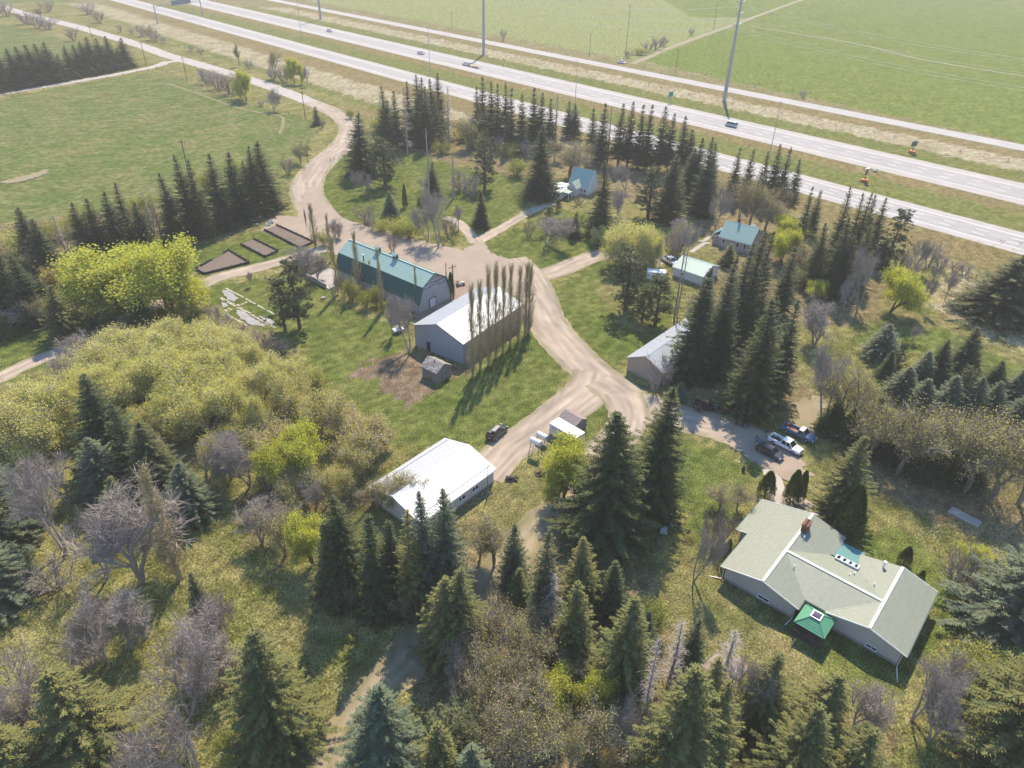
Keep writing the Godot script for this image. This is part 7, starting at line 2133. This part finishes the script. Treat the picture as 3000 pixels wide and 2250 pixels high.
func make_highway_signs() -> void:
	var steel := mat("galvanised pole steel", Color(0.30, 0.32, 0.33), 0.5, 0.4)
	var g: Array = GANTRY   # foot a, foot b, height
	var a := V(g[0], 0, g[1])
	var b := V(g[2], 0, g[3])
	var h: float = g[4]
	var o := thing("sign_gantry", "steel sign gantry with blue panel spanning the near carriageway", "sign gantry", a)
	var d := b - a
	for p in [Vector3.ZERO, d]:
		var l := MB.new()
		l.tube(p, p + V(0, h, 0), 0.42, 0.36, 10, Color.WHITE, true)
		obj(l, "leg", steel, o)
		var f := MB.new()
		f.tube(p, p + V(0, 0.3, 0), 0.9, 0.9, 10, Color.WHITE, true)
		obj(f, "footing", mat("footing concrete", Color(0.30, 0.28, 0.26), 0.9), o)
	var n := d.normalized()
	var side := n.cross(Vector3.UP)
	for e in [[-0.6, 0.0], [0.6, 0.0], [-0.6, -1.6], [0.6, -1.6]]:
		var c := MB.new()
		c.bar(V(0, h + e[1], 0) + side * e[0], d + V(0, h + e[1], 0) + side * e[0], 0.16, 0.16)
		obj(c, "chord", steel, o)
	var br := MB.new()
	for k in 14:
		var t0 := k / 14.0
		var t1 := (k + 1) / 14.0
		br.bar(d * t0 + V(0, h, 0) + side * 0.6, d * t1 + V(0, h - 1.6, 0) + side * 0.6, 0.09, 0.09)
		br.bar(d * t0 + V(0, h, 0) - side * 0.6, d * t1 + V(0, h, 0) + side * 0.6, 0.09, 0.09)
	obj(br, "lattice", steel, o)
	var pn := MB.new()
	pn.box(d * 0.56 + V(0, h - 0.4, 0) + side * 0.85, V(d.length() * 0.42, 3.4, 0.16), Color.WHITE, Basis(n, Vector3.UP, n.cross(Vector3.UP)))
	var panel := obj(pn, "sign_panel", mat("blue grey sign back", Color(0.105, 0.155, 0.20), 0.5, 0.2), o)
	var bt := MB.new()
	for k in 6:
		bt.box(d * (0.38 + k * 0.072) + V(0, h - 0.4, 0) + side * 0.98, V(0.14, 3.3, 0.1), Color.WHITE, Basis(n, Vector3.UP, n.cross(Vector3.UP)))
	obj(bt, "stiffener", mat("pale sign bars", Color(0.42, 0.46, 0.50), 0.5), panel)
	# green guide sign and yellow warning sign on posts
	for q in SIGNS:      # kind, x, z, width, height, top, label
		var s := thing("road_sign", q[6], "road sign", V(q[1], 0, q[2]), -deg_to_rad(46.8) + PI / 2)
		var w: float = q[3]
		for e in ([-0.3, 0.3] if w > 1.5 else [0.0]):
			var p := MB.new()
			p.bar(V(w * e, 0, 0), V(w * e, q[5], 0), 0.16, 0.16)
			obj(p, "post", steel, s)
		var f := MB.new()
		if w > 1.5:
			f.box(V(0, q[5] - q[4] * 0.5, 0.12), V(w, q[4], 0.06))
		else:
			f.box(V(0, q[5] - 0.4, 0.12), V(w, w, 0.05), Color.WHITE, Basis(Vector3.BACK, PI / 4))
		var face := obj(f, "face", mat("green sign face", Color(0.02, 0.23, 0.17), 0.5) if w > 1.5 else mat("yellow sign face", Color(0.62, 0.40, 0.02), 0.5), s)
		if w > 1.5:
			var bd := MB.new()
			for e in [-1.0, 1.0]:
				bd.box(V(0, q[5] - q[4] * 0.5 + e * (q[4] * 0.5 - 0.06), 0.155), V(w - 0.1, 0.06, 0.01))
				bd.box(V(e * (w * 0.5 - 0.08), q[5] - q[4] * 0.5, 0.155), V(0.06, q[4] - 0.2, 0.01))
			obj(bd, "border", mat("white sign border", Color(0.7, 0.7, 0.7), 0.5), face)
	# orange message board trailers
	for q in BOARDS:     # x, z, turn, label
		var t := thing("message_board", q[3], "message board", V(q[0], 0, q[1]), q[2])
		var c := MB.new()
		c.box(V(0, 0.75, 0), V(2.4, 0.5, 1.4))
		c.bar(V(1.2, 0.6, 0), V(2.8, 0.5, 0), 0.12, 0.12)
		obj(c, "chassis", mat("safety orange paint", Color(0.62, 0.15, 0.03), 0.5), t)
		for s in [-1.0, 1.0]:
			wheel(t, V(-0.1, 0.36, s * 0.85), 0.36)
		for e in [V(-1.1, 0, 0.9), V(-1.1, 0, -0.9), V(1.1, 0, 0.9), V(1.1, 0, -0.9)]:
			var j := MB.new()
			j.bar(e, V(e.x * 0.9, 0.7, e.z * 0.6), 0.09, 0.09)
			obj(j, "jack", mat("safety orange paint", Color(0.62, 0.15, 0.03), 0.5), t)
		var m := MB.new()
		m.bar(V(0, 1.0, 0), V(0, 3.0, 0), 0.2, 0.2)
		obj(m, "mast", mats["dark metal"], t)
		var p := MB.new()
		p.box(V(0, 3.6, 0), V(0.16, 1.9, 2.7))
		obj(p, "board", mat("board housing", Color(0.10, 0.10, 0.095), 0.6), t)
		var sp := MB.new()
		sp.box(V(0, 4.75, 0), V(1.3, 0.08, 2.2), Color.WHITE, Basis(Vector3.BACK, 0.25))
		obj(sp, "solar_panel", mat("solar panel sheen", Color(0.42, 0.45, 0.52), 0.25), t)

# ------------------------------------------------------------------ trees
# every maker returns [trunk mesh, crown mesh] scaled to height 1 and radius 1

func fit_unit(t: MB, f: MB) -> Array:
	var all := []
	var top := 0.01
	var rad := PackedFloat32Array()
	for mb in [t, f]:
		for i in range(0, mb.v.size(), 3):
			var p: Vector3 = mb.v[i]
			top = maxf(top, p.y)
			rad.append(Vector2(p.x, p.z).length())
	rad.sort()
	var r := maxf(0.05, rad[int(rad.size() * 0.97)])
	for mb in [t, f]:
		var vs: PackedVector3Array = mb.v
		for i in vs.size():
			var p := vs[i]
			vs[i] = V(p.x / r, p.y / top, p.z / r)
		mb.v = vs
		# normals of a stretched shape
		var ns: PackedVector3Array = mb.n
		for i in ns.size():
			var k := ns[i]
			ns[i] = V(k.x * r, k.y * top, k.z * r).normalized()
		mb.n = ns
		all.append(mb.mesh() if mb.v.size() > 0 else null)
	return all

func shade(rg: RandomNumberGenerator, lo: float, hi: float, warm := 0.12) -> Color:
	var g := rg.randf_range(lo, hi)
	var w := rg.randf_range(-warm, warm)
	return Color(g * (1.0 + w), g, g * (1.0 - w))

# spruce: whorls of drooping boughs set with flat sprays
func conifer(sd: int, levels: int, bare: float, fill: float, ragged: float, slim: float, spray := 1.0) -> Array:
	var rg := RandomNumberGenerator.new()
	rg.seed = sd
	var t := MB.new()
	var f := MB.new()
	var H := 16.0
	var bend := V(rg.randf_range(-0.25, 0.25), 0, rg.randf_range(-0.25, 0.25))
	for k in 6:
		var a := k / 6.0
		var b := (k + 1) / 6.0
		t.tube(V(0, H * a, 0) + bend * sin(a * 3.0), V(0, H * b, 0) + bend * sin(b * 3.0), 0.24 * (1.0 - a) + 0.02, 0.24 * (1.0 - b) + 0.02, 6, shade(rg, 0.8, 1.1))
	for i in levels:
		var s := (i + rg.randf()) / levels
		var y := H * (bare + (1.0 - bare) * s)
		var rad := 3.0 * slim * pow(1.0 - s, 0.85) * rg.randf_range(0.68, 1.1) + 0.12
		if s < 0.1:
			rad *= 0.72 + s * 2.8
		var nb := int(lerpf(9.5, 5.0, s) * fill)
		var turn := rg.randf() * TAU
		for b in nb:
			if ragged > 0.3 and rg.randf() < ragged * 0.4:
				continue
			var az := turn + TAU * (b + rg.randf_range(-0.4, 0.4)) / nb
			var L := rad * rg.randf_range(1.0 - ragged, 1.1)
			var dir := V(cos(az), 0, sin(az))
			var side := V(-sin(az), 0, cos(az))
			var rise := lerpf(-0.32, 0.5, s) + rg.randf_range(-0.1, 0.1)
			var p0 := V(0, y, 0) + bend * sin(y / H * 3.0)
			var tint := shade(rg, 0.62, 1.3)
			t.tube(p0, p0 + dir * L * 0.8 + V(0, L * 0.8 * rise * 0.8, 0), 0.035, 0.012, 3, Color(0.9, 0.9, 0.9))
			var n := maxi(2, int(L / (0.20 * spray)))
			for k in n:
				var u := (k + 0.7) / n
				if u < 0.22 and rg.randf() < 0.6:
					continue
				var p := p0 + dir * L * u + V(0, L * (rise * u + 0.10 * u * u), 0)
				var wd := (0.20 + L * 0.20 * (1.0 - u * 0.85)) * rg.randf_range(0.7, 1.3) * lerpf(1.0, spray, 0.8)
				for sg in [-1.0, 1.0]:
					var q: Vector3 = p + (side * float(sg) * 0.85 + dir * 0.55) * wd + V(0, -wd * rg.randf_range(0.05, 0.5), 0)
					var g := rg.randf_range(0.72, 1.3)
					f.kite(p, q, wd * 0.25, (dir * 0.8 + V(0, rg.randf_range(-0.7, 0.7), 0)).normalized(), Color(tint.r * g, tint.g * g, tint.b * g))
				if rg.randf() < 0.7:
					var q2 := p + dir * wd * 0.5 + V(0, -wd * rg.randf_range(0.5, 0.95), 0)
					f.kite(p, q2, wd * 0.24, side, tint)
			var tip := p0 + dir * L + V(0, L * (rise + 0.10), 0)
			f.kite(tip - dir * 0.25, tip + dir * 0.22 * spray + V(0, 0.04, 0), 0.10 * spray, side, tint)
	f.kite(V(0, H - 0.9, 0), V(0, H + 0.25, 0), 0.1, Vector3.RIGHT, Color.WHITE)
	f.kite(V(0, H - 0.9, 0), V(0, H + 0.25, 0), 0.1, Vector3.BACK, Color.WHITE)
	return fit_unit(t, f)

# pine: bare lower stem, limbs ending in rounded needle tufts
func pine(sd: int) -> Array:
	var rg := RandomNumberGenerator.new()
	rg.seed = sd
	var t := MB.new()
	var f := MB.new()
	var H := 14.0
	for k in 6:
		t.tube(V(0, H * k / 6.0, 0), V(0, H * (k + 1) / 6.0, 0), 0.26 * (1.0 - k / 6.5), 0.26 * (1.0 - (k + 1) / 6.5), 6, shade(rg, 0.8, 1.1))
	for i in 95:
		var s := rg.randf_range(0.0, 1.0)
		var y := H * (0.14 + 0.84 * s)
		var L := 3.6 * pow(1.0 - s * 0.9, 0.6) * rg.randf_range(0.4, 1.0) * (0.55 + 0.45 * minf(1.0, s * 3.5))
		var az := rg.randf() * TAU
		var dir := V(cos(az), rg.randf_range(-0.05, 0.45), sin(az)).normalized()
		var tip := V(0, y, 0) + dir * L
		t.tube(V(0, y, 0), tip, 0.05, 0.015, 3, Color(0.9, 0.9, 0.9))
		for c in 3 + int(L):
			var o := V(0, y, 0).lerp(tip, rg.randf_range(0.45, 1.05)) + V(rg.randfn(), rg.randfn() * 0.5, rg.randfn()) * 0.32
			var tint := shade(rg, 0.7, 1.25)
			for k in 20:
				var e := V(rg.randfn(), rg.randfn() * 0.8 + 0.35, rg.randfn()).normalized()
				f.kite(o, o + e * rg.randf_range(0.25, 0.48), 0.045, e.cross(V(rg.randfn(), rg.randfn(), rg.randfn())).normalized(), tint)
	return fit_unit(t, f)

# broadleaf skeleton; par: kids, spread, up, shrink, leaves per twig, leaf size, stems, droop
func limb(t: MB, f: MB, rg: RandomNumberGenerator, p: Vector3, d: Vector3, L: float, r: float, depth: int, par: Dictionary) -> void:
	var q := p
	var e := d
	var segs := 3 if depth >= 3 else 2
	var wood: MB = f if float(par.leaves) == 0.0 and depth <= int(par.depth) - 2 else t
	for k in segs:
		e = (e + V(rg.randfn(), rg.randfn(), rg.randfn()) * float(par.gnarl) + V(0, float(par.up) * 0.25, 0)).normalized()
		if depth <= 1:
			e = (e - V(0, float(par.droop), 0)).normalized()
		var q2 := q + e * L / segs
		var ra := r * (1.0 - 0.35 * k / segs)
		wood.tube(q, q2, ra, r * (1.0 - 0.35 * (k + 1) / segs), 6 if depth >= 4 else (4 if depth == 3 else 3), Color.WHITE * rg.randf_range(0.8, 1.15))
		if depth > 0 and k >= 0 and (k > 0 or depth < 4):
			for j in int(par.kids):
				if rg.randf() < 0.88:
					var ax := e.cross(V(rg.randfn(), rg.randfn(), rg.randfn())).normalized()
					var nd := e.rotated(ax, float(par.spread) * rg.randf_range(0.55, 1.25))
					limb(t, f, rg, q2 if j == 0 else q.lerp(q2, rg.randf()), nd, L * float(par.shrink) * rg.randf_range(0.75, 1.15), r * 0.55, depth - 1, par)
		q = q2
	if depth == 0:
		for k in int(par.twigs):
			var o := p.lerp(q, rg.randf_range(0.2, 1.0))
			var td := (e + V(rg.randfn(), rg.randfn(), rg.randfn()) * 0.7 - V(0, float(par.droop) * 2.0, 0)).normalized()
			var tl := rg.randf_range(0.35, 0.8) * float(par.twig_len)
			wood.kite(o, o + td * tl, 0.016 * float(par.twig_w), td.cross(V(rg.randfn(), rg.randfn(), rg.randfn())).normalized(), Color.WHITE * rg.randf_range(0.85, 1.25))
			for l in int(par.leaves):
				var a := o + td * tl * rg.randf_range(0.1, 1.1) + V(rg.randfn(), rg.randfn(), rg.randfn()) * 0.26
				var ld := V(rg.randfn(), rg.randfn() * 0.7, rg.randfn()).normalized()
				var ls := float(par.leaf) * rg.randf_range(0.6, 1.3)
				f.kite(a, a + ld * ls, ls * 0.34, ld.cross(V(rg.randfn(), rg.randfn(), rg.randfn())).normalized(), shade(rg, 0.68, 1.25, 0.16))

func broadleaf(sd: int, par: Dictionary) -> Array:
	var rg := RandomNumberGenerator.new()
	rg.seed = sd
	var t := MB.new()
	var f := MB.new()
	for s in int(par.stems):
		var az := TAU * (s + rg.randf()) / float(par.stems)
		var lean: float = par.lean
		var d := V(cos(az) * lean, 1.0, sin(az) * lean).normalized()
		limb(t, f, rg, V(cos(az), 0, sin(az)) * 0.03 * (float(par.stems) - 1.0), d, float(par.length), float(par.girth), int(par.depth), par)
	return fit_unit(t, f)

# Lombardy poplar: upright branches hugging a tall stem
func poplar(sd: int, leaves: int) -> Array:
	var rg := RandomNumberGenerator.new()
	rg.seed = sd
	var t := MB.new()
	var f := MB.new()
	var H := 18.0
	for k in 8:
		var a := k / 8.0
		var b := (k + 1) / 8.0
		t.tube(V(sin(a * 5.0) * 0.05, H * a, 0), V(sin(b * 5.0) * 0.05, H * b, 0), 0.26 * (1.0 - a) + 0.02, 0.26 * (1.0 - b) + 0.02, 5, shade(rg, 0.8, 1.1))
	for i in 120:
		var y := H * rg.randf() * 0.88 + 0.35
		var az := rg.randf() * TAU
		var out := V(cos(az), 0, sin(az))
		var L := minf((H - y) * rg.randf_range(0.3, 0.7) + 0.7, rg.randf_range(2.0, 3.8))
		var p := V(0, y, 0)
		var q := p + out * rg.randf_range(0.35, 1.0) * (0.35 + 0.75 * sin(clampf(y / H * 1.1 + 0.25, 0.0, 1.0) * PI)) + V(0, L * 0.45, 0)
		var q2 := q + out * rg.randf_range(0.0, 0.3) + V(0, L * 0.55, 0)
		t.tube(p, q, 0.045, 0.028, 3, Color.WHITE * rg.randf_range(0.85, 1.15))
		t.tube(q, q2, 0.028, 0.01, 3, Color.WHITE * rg.randf_range(0.9, 1.2))
		for k in 20:
			var o := p.lerp(q, rg.randf()) if rg.randf() < 0.4 else q.lerp(q2, rg.randf())
			var td := (V(rg.randfn() * 0.3, 1.0, rg.randfn() * 0.3) + out * 0.15).normalized()
			var tl := rg.randf_range(0.5, 1.2)
			t.kite(o, o + td * tl, 0.010, td.cross(V(rg.randfn(), 0, rg.randfn())).normalized(), Color.WHITE * rg.randf_range(0.9, 1.3))
			for l in leaves:
				var a := o + td * tl * rg.randf_range(0.3, 1.0)
				var ld := V(rg.randfn(), rg.randfn(), rg.randfn()).normalized()
				f.kite(a, a + ld * 0.13, 0.05, ld.cross(V(rg.randfn(), rg.randfn(), rg.randfn())).normalized(), shade(rg, 0.7, 1.25))
	return fit_unit(t, f)

# clipped arborvitae: dense upright sprays on a rounded cone
func cedar(sd: int) -> Array:
	var rg := RandomNumberGenerator.new()
	rg.seed = sd
	var t := MB.new()
	var f := MB.new()
	t.tube(V(0, 0, 0), V(0, 3.4, 0), 0.09, 0.03, 5)
	for i in 4200:
		var s := pow(rg.randf(), 0.8)
		var y := 0.12 + 3.7 * s
		var r := 1.0 * pow(1.0 - s, 0.52) * (0.82 + 0.18 * minf(1.0, s * 6.0)) * (1.0 + 0.05 * sin(y * 5.0))
		var az := rg.randf() * TAU
		r *= 1.0 + 0.06 * sin(az * 5.0 + y)
		var out := V(cos(az), 0, sin(az))
		var p := out * r * rg.randf_range(0.72, 1.0) + V(0, y, 0)
		var q := p + (out * rg.randf_range(0.2, 0.7) + V(0, 1, 0) + V(rg.randfn(), 0, rg.randfn()) * 0.25).normalized() * rg.randf_range(0.14, 0.28)
		f.kite(p, q, 0.05, V(-sin(az), rg.randf_range(-0.4, 0.4), cos(az)).normalized(), shade(rg, 0.65, 1.3))
	return fit_unit(t, f)

# dead conifer: stem with short broken bare boughs
func dead_conifer(sd: int) -> Array:
	var rg := RandomNumberGenerator.new()
	rg.seed = sd
	var t := MB.new()
	var f := MB.new()
	var H := 14.0
	t.tube(V(0, 0, 0), V(0.1, H * 0.5, 0), 0.13, 0.08, 6)
	t.tube(V(0.1, H * 0.5, 0), V(0, H, 0.05), 0.08, 0.015, 6)
	for i in 190:
		var s := rg.randf()
		var y := H * (0.12 + 0.87 * s)
		var az := rg.randf() * TAU
		var L := 1.9 * (1.0 - s * 0.85) * rg.randf_range(0.3, 1.0)
		var p := V(0, y, 0)
		var q := p + V(cos(az) * L, L * rg.randf_range(-0.45, 0.15), sin(az) * L)
		f.tube(p, q, 0.03, 0.008, 3, Color.WHITE * rg.randf_range(0.8, 1.2))
		for k in 2:
			var o := p.lerp(q, rg.randf_range(0.3, 1.0))
			var e := V(rg.randfn(), rg.randfn() - 0.5, rg.randfn()).normalized()
			f.kite(o, o + e * 0.5, 0.012, e.cross(Vector3.UP).normalized(), Color.WHITE * rg.randf_range(0.8, 1.2))
	return fit_unit(t, f)

# dead pole of a poplar: stem and a few snags
func snag(sd: int) -> Array:
	var rg := RandomNumberGenerator.new()
	rg.seed = sd
	var t := MB.new()
	var f := MB.new()
	t.tube(V(0, 0, 0), V(0.12, 6, 0), 0.17, 0.13, 6)
	t.tube(V(0.12, 6, 0), V(0.05, 12, 0.1), 0.13, 0.04, 6)
	for i in 14:
		var y := rg.randf_range(4.0, 11.5)
		var az := rg.randf() * TAU
		var L := rg.randf_range(0.4, 1.5)
		f.tube(V(0.1, y, 0), V(cos(az) * L * 0.5, y + L, sin(az) * L * 0.5), 0.03, 0.01, 3)
	return fit_unit(t, f)

const ORDER := ["first", "second", "third", "fourth", "fifth", "sixth", "seventh", "eighth", "ninth", "tenth", "eleventh", "twelfth", "thirteenth", "fourteenth", "fifteenth", "sixteenth", "seventeenth", "eighteenth", "nineteenth", "twentieth"]

const KIND := {
	"sp": ["spruce_tree", "dark green spruce", "spruce tree"],
	"so": ["spruce_tree", "olive green spruce", "spruce tree"],
	"sb": ["spruce_tree", "silvery blue spruce", "spruce tree"],
	"sd": ["spruce_tree", "thin open boughed spruce", "spruce tree"],
	"pi": ["pine_tree", "bushy round topped pine", "pine tree"],
	"wl": ["willow_tree", "broad pale yellow green willow", "willow tree"],
	"wb": ["budding_tree", "half bare budding tree", "tree"],
	"wt": ["willow_tree", "tan budding willow", "willow tree"],
	"ys": ["maple_tree", "bright yellow green leafy tree", "tree"],
	"fl": ["maple_tree", "orange tinted budding maple", "tree"],
	"br": ["bare_tree", "leafless grey branched tree", "tree"],
	"bs": ["bare_shrub", "leafless grey brown shrub", "shrub"],
	"gs": ["leafy_shrub", "yellow green leafy shrub", "shrub"],
	"lp": ["poplar_tree", "narrow upright bare poplar", "poplar tree"],
	"ar": ["cedar_shrub", "clipped dense cone shaped cedar", "cedar"],
	"dc": ["dead_spruce", "dead bare grey spruce", "dead tree"],
	"dt": ["dead_tree", "bare dead poplar pole", "dead tree"],
}

func make_trees() -> void:
	var bark := leaf_mat("grey brown bark", Color(0.135, 0.105, 0.080), 0.0)
	var pale := leaf_mat("pale grey bark", Color(0.330, 0.285, 0.245), 0.0)
	var tan_bark := leaf_mat("tan poplar bark", Color(0.360, 0.285, 0.185), 0.0)
	var rosy := leaf_mat("grey twigs", Color(0.330, 0.280, 0.240), 0.0)
	for m in [bark, pale, tan_bark, rosy]:
		m.backlight_enabled = false
		m.roughness = 0.95
	var need := {
		"sp": [leaf_mat("dark spruce needles", Color(0.072, 0.086, 0.027), 0.35), leaf_mat("deep spruce needles", Color(0.056, 0.077, 0.028), 0.35), leaf_mat("warm spruce needles", Color(0.085, 0.094, 0.036), 0.35)],
		"so": [leaf_mat("olive spruce needles", Color(0.130, 0.135, 0.042), 0.4), leaf_mat("yellow olive needles", Color(0.155, 0.150, 0.046), 0.4)],
		"sb": [leaf_mat("blue spruce needles", Color(0.105, 0.130, 0.072), 0.3), leaf_mat("grey blue needles", Color(0.120, 0.145, 0.084), 0.3)],
		"sd": [leaf_mat("dull spruce needles", Color(0.080, 0.092, 0.040), 0.35)],
		"pi": [leaf_mat("pine needles", Color(0.108, 0.120, 0.050), 0.4)],
		"wl": [leaf_mat("willow leaves", Color(0.630, 0.600, 0.245), 1.0), leaf_mat("pale willow leaves", Color(0.650, 0.610, 0.290), 1.0)],
		"wb": [leaf_mat("olive buds", Color(0.500, 0.460, 0.190), 0.9), leaf_mat("tan buds", Color(0.500, 0.430, 0.240), 0.9)],
		"wt": [leaf_mat("tan willow buds", Color(0.560, 0.500, 0.200), 0.95), leaf_mat("pale tan willow buds", Color(0.570, 0.480, 0.260), 0.95)],
		"ys": [leaf_mat("fresh yellow green leaves", Color(0.560, 0.565, 0.120), 1.0)],
		"fl": [leaf_mat("orange buds", Color(0.420, 0.300, 0.110), 0.7)],
		"gs": [leaf_mat("spring shrub leaves", Color(0.480, 0.470, 0.145), 0.95), leaf_mat("mid green shrub leaves", Color(0.350, 0.375, 0.105), 0.95)],
		"lp": [leaf_mat("poplar buds", Color(0.420, 0.350, 0.170), 0.8)],
		"ar": [leaf_mat("cedar sprays", Color(0.100, 0.135, 0.030), 0.3)],
		"br": [rosy, pale], "bs": [rosy, leaf_mat("brown twigs", Color(0.270, 0.205, 0.160), 0.0)],
		"dc": [pale], "dt": [pale],
	}
	var big := {"kids": 2, "spread": 0.62, "up": 0.35, "shrink": 0.66, "gnarl": 0.16, "droop": 0.0, "twigs": 5, "twig_len": 1.0, "twig_w": 1.0, "leaves": 0, "leaf": 0.18, "stems": 1, "lean": 0.12, "length": 2.8, "girth": 0.24, "depth": 4}
	var proto := {}
	proto["sp"] = [conifer(11, 38, 0.01, 1.4, 0.27, 1.0), conifer(12, 40, 0.02, 1.35, 0.3, 1.0), conifer(13, 35, 0.01, 1.45, 0.26, 1.0), conifer(14, 38, 0.03, 1.25, 0.34, 1.0), conifer(15, 42, 0.02, 1.3, 0.3, 1.0), conifer(16, 36, 0.06, 1.2, 0.4, 0.95)]
	proto["so"] = [conifer(31, 36, 0.05, 1.3, 0.32, 1.0), conifer(32, 38, 0.03, 1.35, 0.3, 1.0), conifer(33, 33, 0.08, 1.25, 0.38, 1.0)]
	proto["sb"] = [conifer(41, 34, 0.02, 1.4, 0.28, 1.0), conifer(42, 31, 0.02, 1.4, 0.3, 1.0)]
	proto["sd"] = [conifer(51, 40, 0.1, 1.2, 0.34, 1.0), conifer(52, 42, 0.15, 1.15, 0.38, 1.0), conifer(53, 44, 0.07, 1.2, 0.36, 1.0)]
	proto["pi"] = [pine(61), pine(62)]
	# tall broad trees close to the house: same habit, finer sprays and more boughs
	var grand := [conifer(17, 46, 0.01, 1.7, 0.34, 1.0, 0.52), conifer(18, 50, 0.02, 1.6, 0.38, 1.0, 0.52), conifer(19, 44, 0.03, 1.65, 0.36, 1.0, 0.52)]
	var grand_open := [conifer(37, 44, 0.04, 1.5, 0.42, 1.0, 0.52), conifer(38, 46, 0.03, 1.55, 0.4, 1.0, 0.52)]
	var wl := big.duplicate()
	wl.merge({"leaves": 8, "leaf": 0.14, "twigs": 5, "droop": 0.07, "stems": 3, "lean": 0.55, "length": 2.6, "twig_len": 1.1, "depth": 4, "girth": 0.2, "spread": 0.7}, true)
	wl["kids"] = 2
	proto["wl"] = [broadleaf(71, wl), broadleaf(72, wl), broadleaf(73, wl)]
	var wb := big.duplicate()
	wb.merge({"leaves": 2, "leaf": 0.11, "twigs": 6, "stems": 2, "lean": 0.2, "girth": 0.14}, true)
	proto["wb"] = [broadleaf(81, wb), broadleaf(82, wb), broadleaf(83, wb)]
	var wt := wl.duplicate()
	wt.merge({"leaves": 4, "leaf": 0.15, "stems": 2, "lean": 0.4}, true)
	proto["wt"] = [broadleaf(76, wt), broadleaf(77, wt)]
	var ys := big.duplicate()
	ys.merge({"leaves": 9, "leaf": 0.17, "twigs": 5, "stems": 2, "lean": 0.25, "girth": 0.16}, true)
	proto["ys"] = [broadleaf(91, ys), broadleaf(92, ys)]
	proto["fl"] = [proto["ys"][1]]
	var br := big.duplicate()
	br.merge({"twigs": 8, "twig_len": 0.9, "twig_w": 0.55, "gnarl": 0.18, "spread": 0.55, "lean": 0.32, "stems": 2, "length": 2.2, "girth": 0.11, "up": 0.5}, true)
	proto["br"] = [broadleaf(101, br), broadleaf(102, br), broadleaf(103, br)]
	var bs := big.duplicate()
	bs.merge({"twigs": 7, "twig_len": 0.9, "twig_w": 0.7, "stems": 7, "lean": 0.55, "depth": 2, "length": 1.3, "girth": 0.06, "spread": 0.45, "kids": 2, "up": 0.5}, true)
	proto["bs"] = [broadleaf(111, bs), broadleaf(112, bs), broadleaf(113, bs)]
	var gs := bs.duplicate()
	gs.merge({"leaves": 6, "leaf": 0.13, "twigs": 6}, true)
	proto["gs"] = [broadleaf(121, gs), broadleaf(122, gs)]
	proto["lp"] = [poplar(131, 1), poplar(132, 2), poplar(133, 1)]
	proto["ar"] = [cedar(141)]
	proto["dc"] = [dead_conifer(151), dead_conifer(152)]
	proto["dt"] = [snag(161)]
	var stem := {"sp": bark, "so": bark, "sb": bark, "sd": bark, "pi": bark, "wl": pale, "wt": pale, "wb": leaf_mat("brown grey bark", Color(0.225, 0.185, 0.150), 0.0), "ys": bark, "fl": bark, "gs": bark, "lp": tan_bark, "ar": bark, "dc": pale, "dt": pale}
	var rg := RandomNumberGenerator.new()
	rg.seed = 5
	for q in TREES:      # kind, group, place words, flat list of x, z, height, radius; labels count outwards from a landmark
		var k: String = q[0]
		var info: Array = KIND[k]
		var list: PackedFloat32Array = q[3]
		for i in range(0, list.size(), 4):
			var words: String = info[1]
			if list.size() > 4:
				words = ORDER[i / 4] + " " + info[1] + " from " + q[1] if i / 4 < ORDER.size() else info[1]
			var o := thing(info[0], words + " " + q[2], info[2], V(list[i], -0.02, list[i + 1]), rg.randf() * TAU, (info[1] + " set " + q[2]) if list.size() > 4 else "")
			o.scale = V(list[i + 3], list[i + 2], list[i + 3])
			var pool: Array = proto[k]
			if list[i + 3] > 3.1 and (k == "sp" or k == "sb"):
				pool = grand
			elif list[i + 3] > 2.8 and k == "so":
				pool = grand_open
			var pr: Array = pool[rg.randi() % pool.size()]
			var lm: Array = need[k]
			var cm: Material = lm[rg.randi() % lm.size()]
			var sm: Material = stem.get(k, cm)
			obj(pr[0], "trunk", sm, o)
			if pr[1]:
				obj(pr[1], "crown", cm, o)
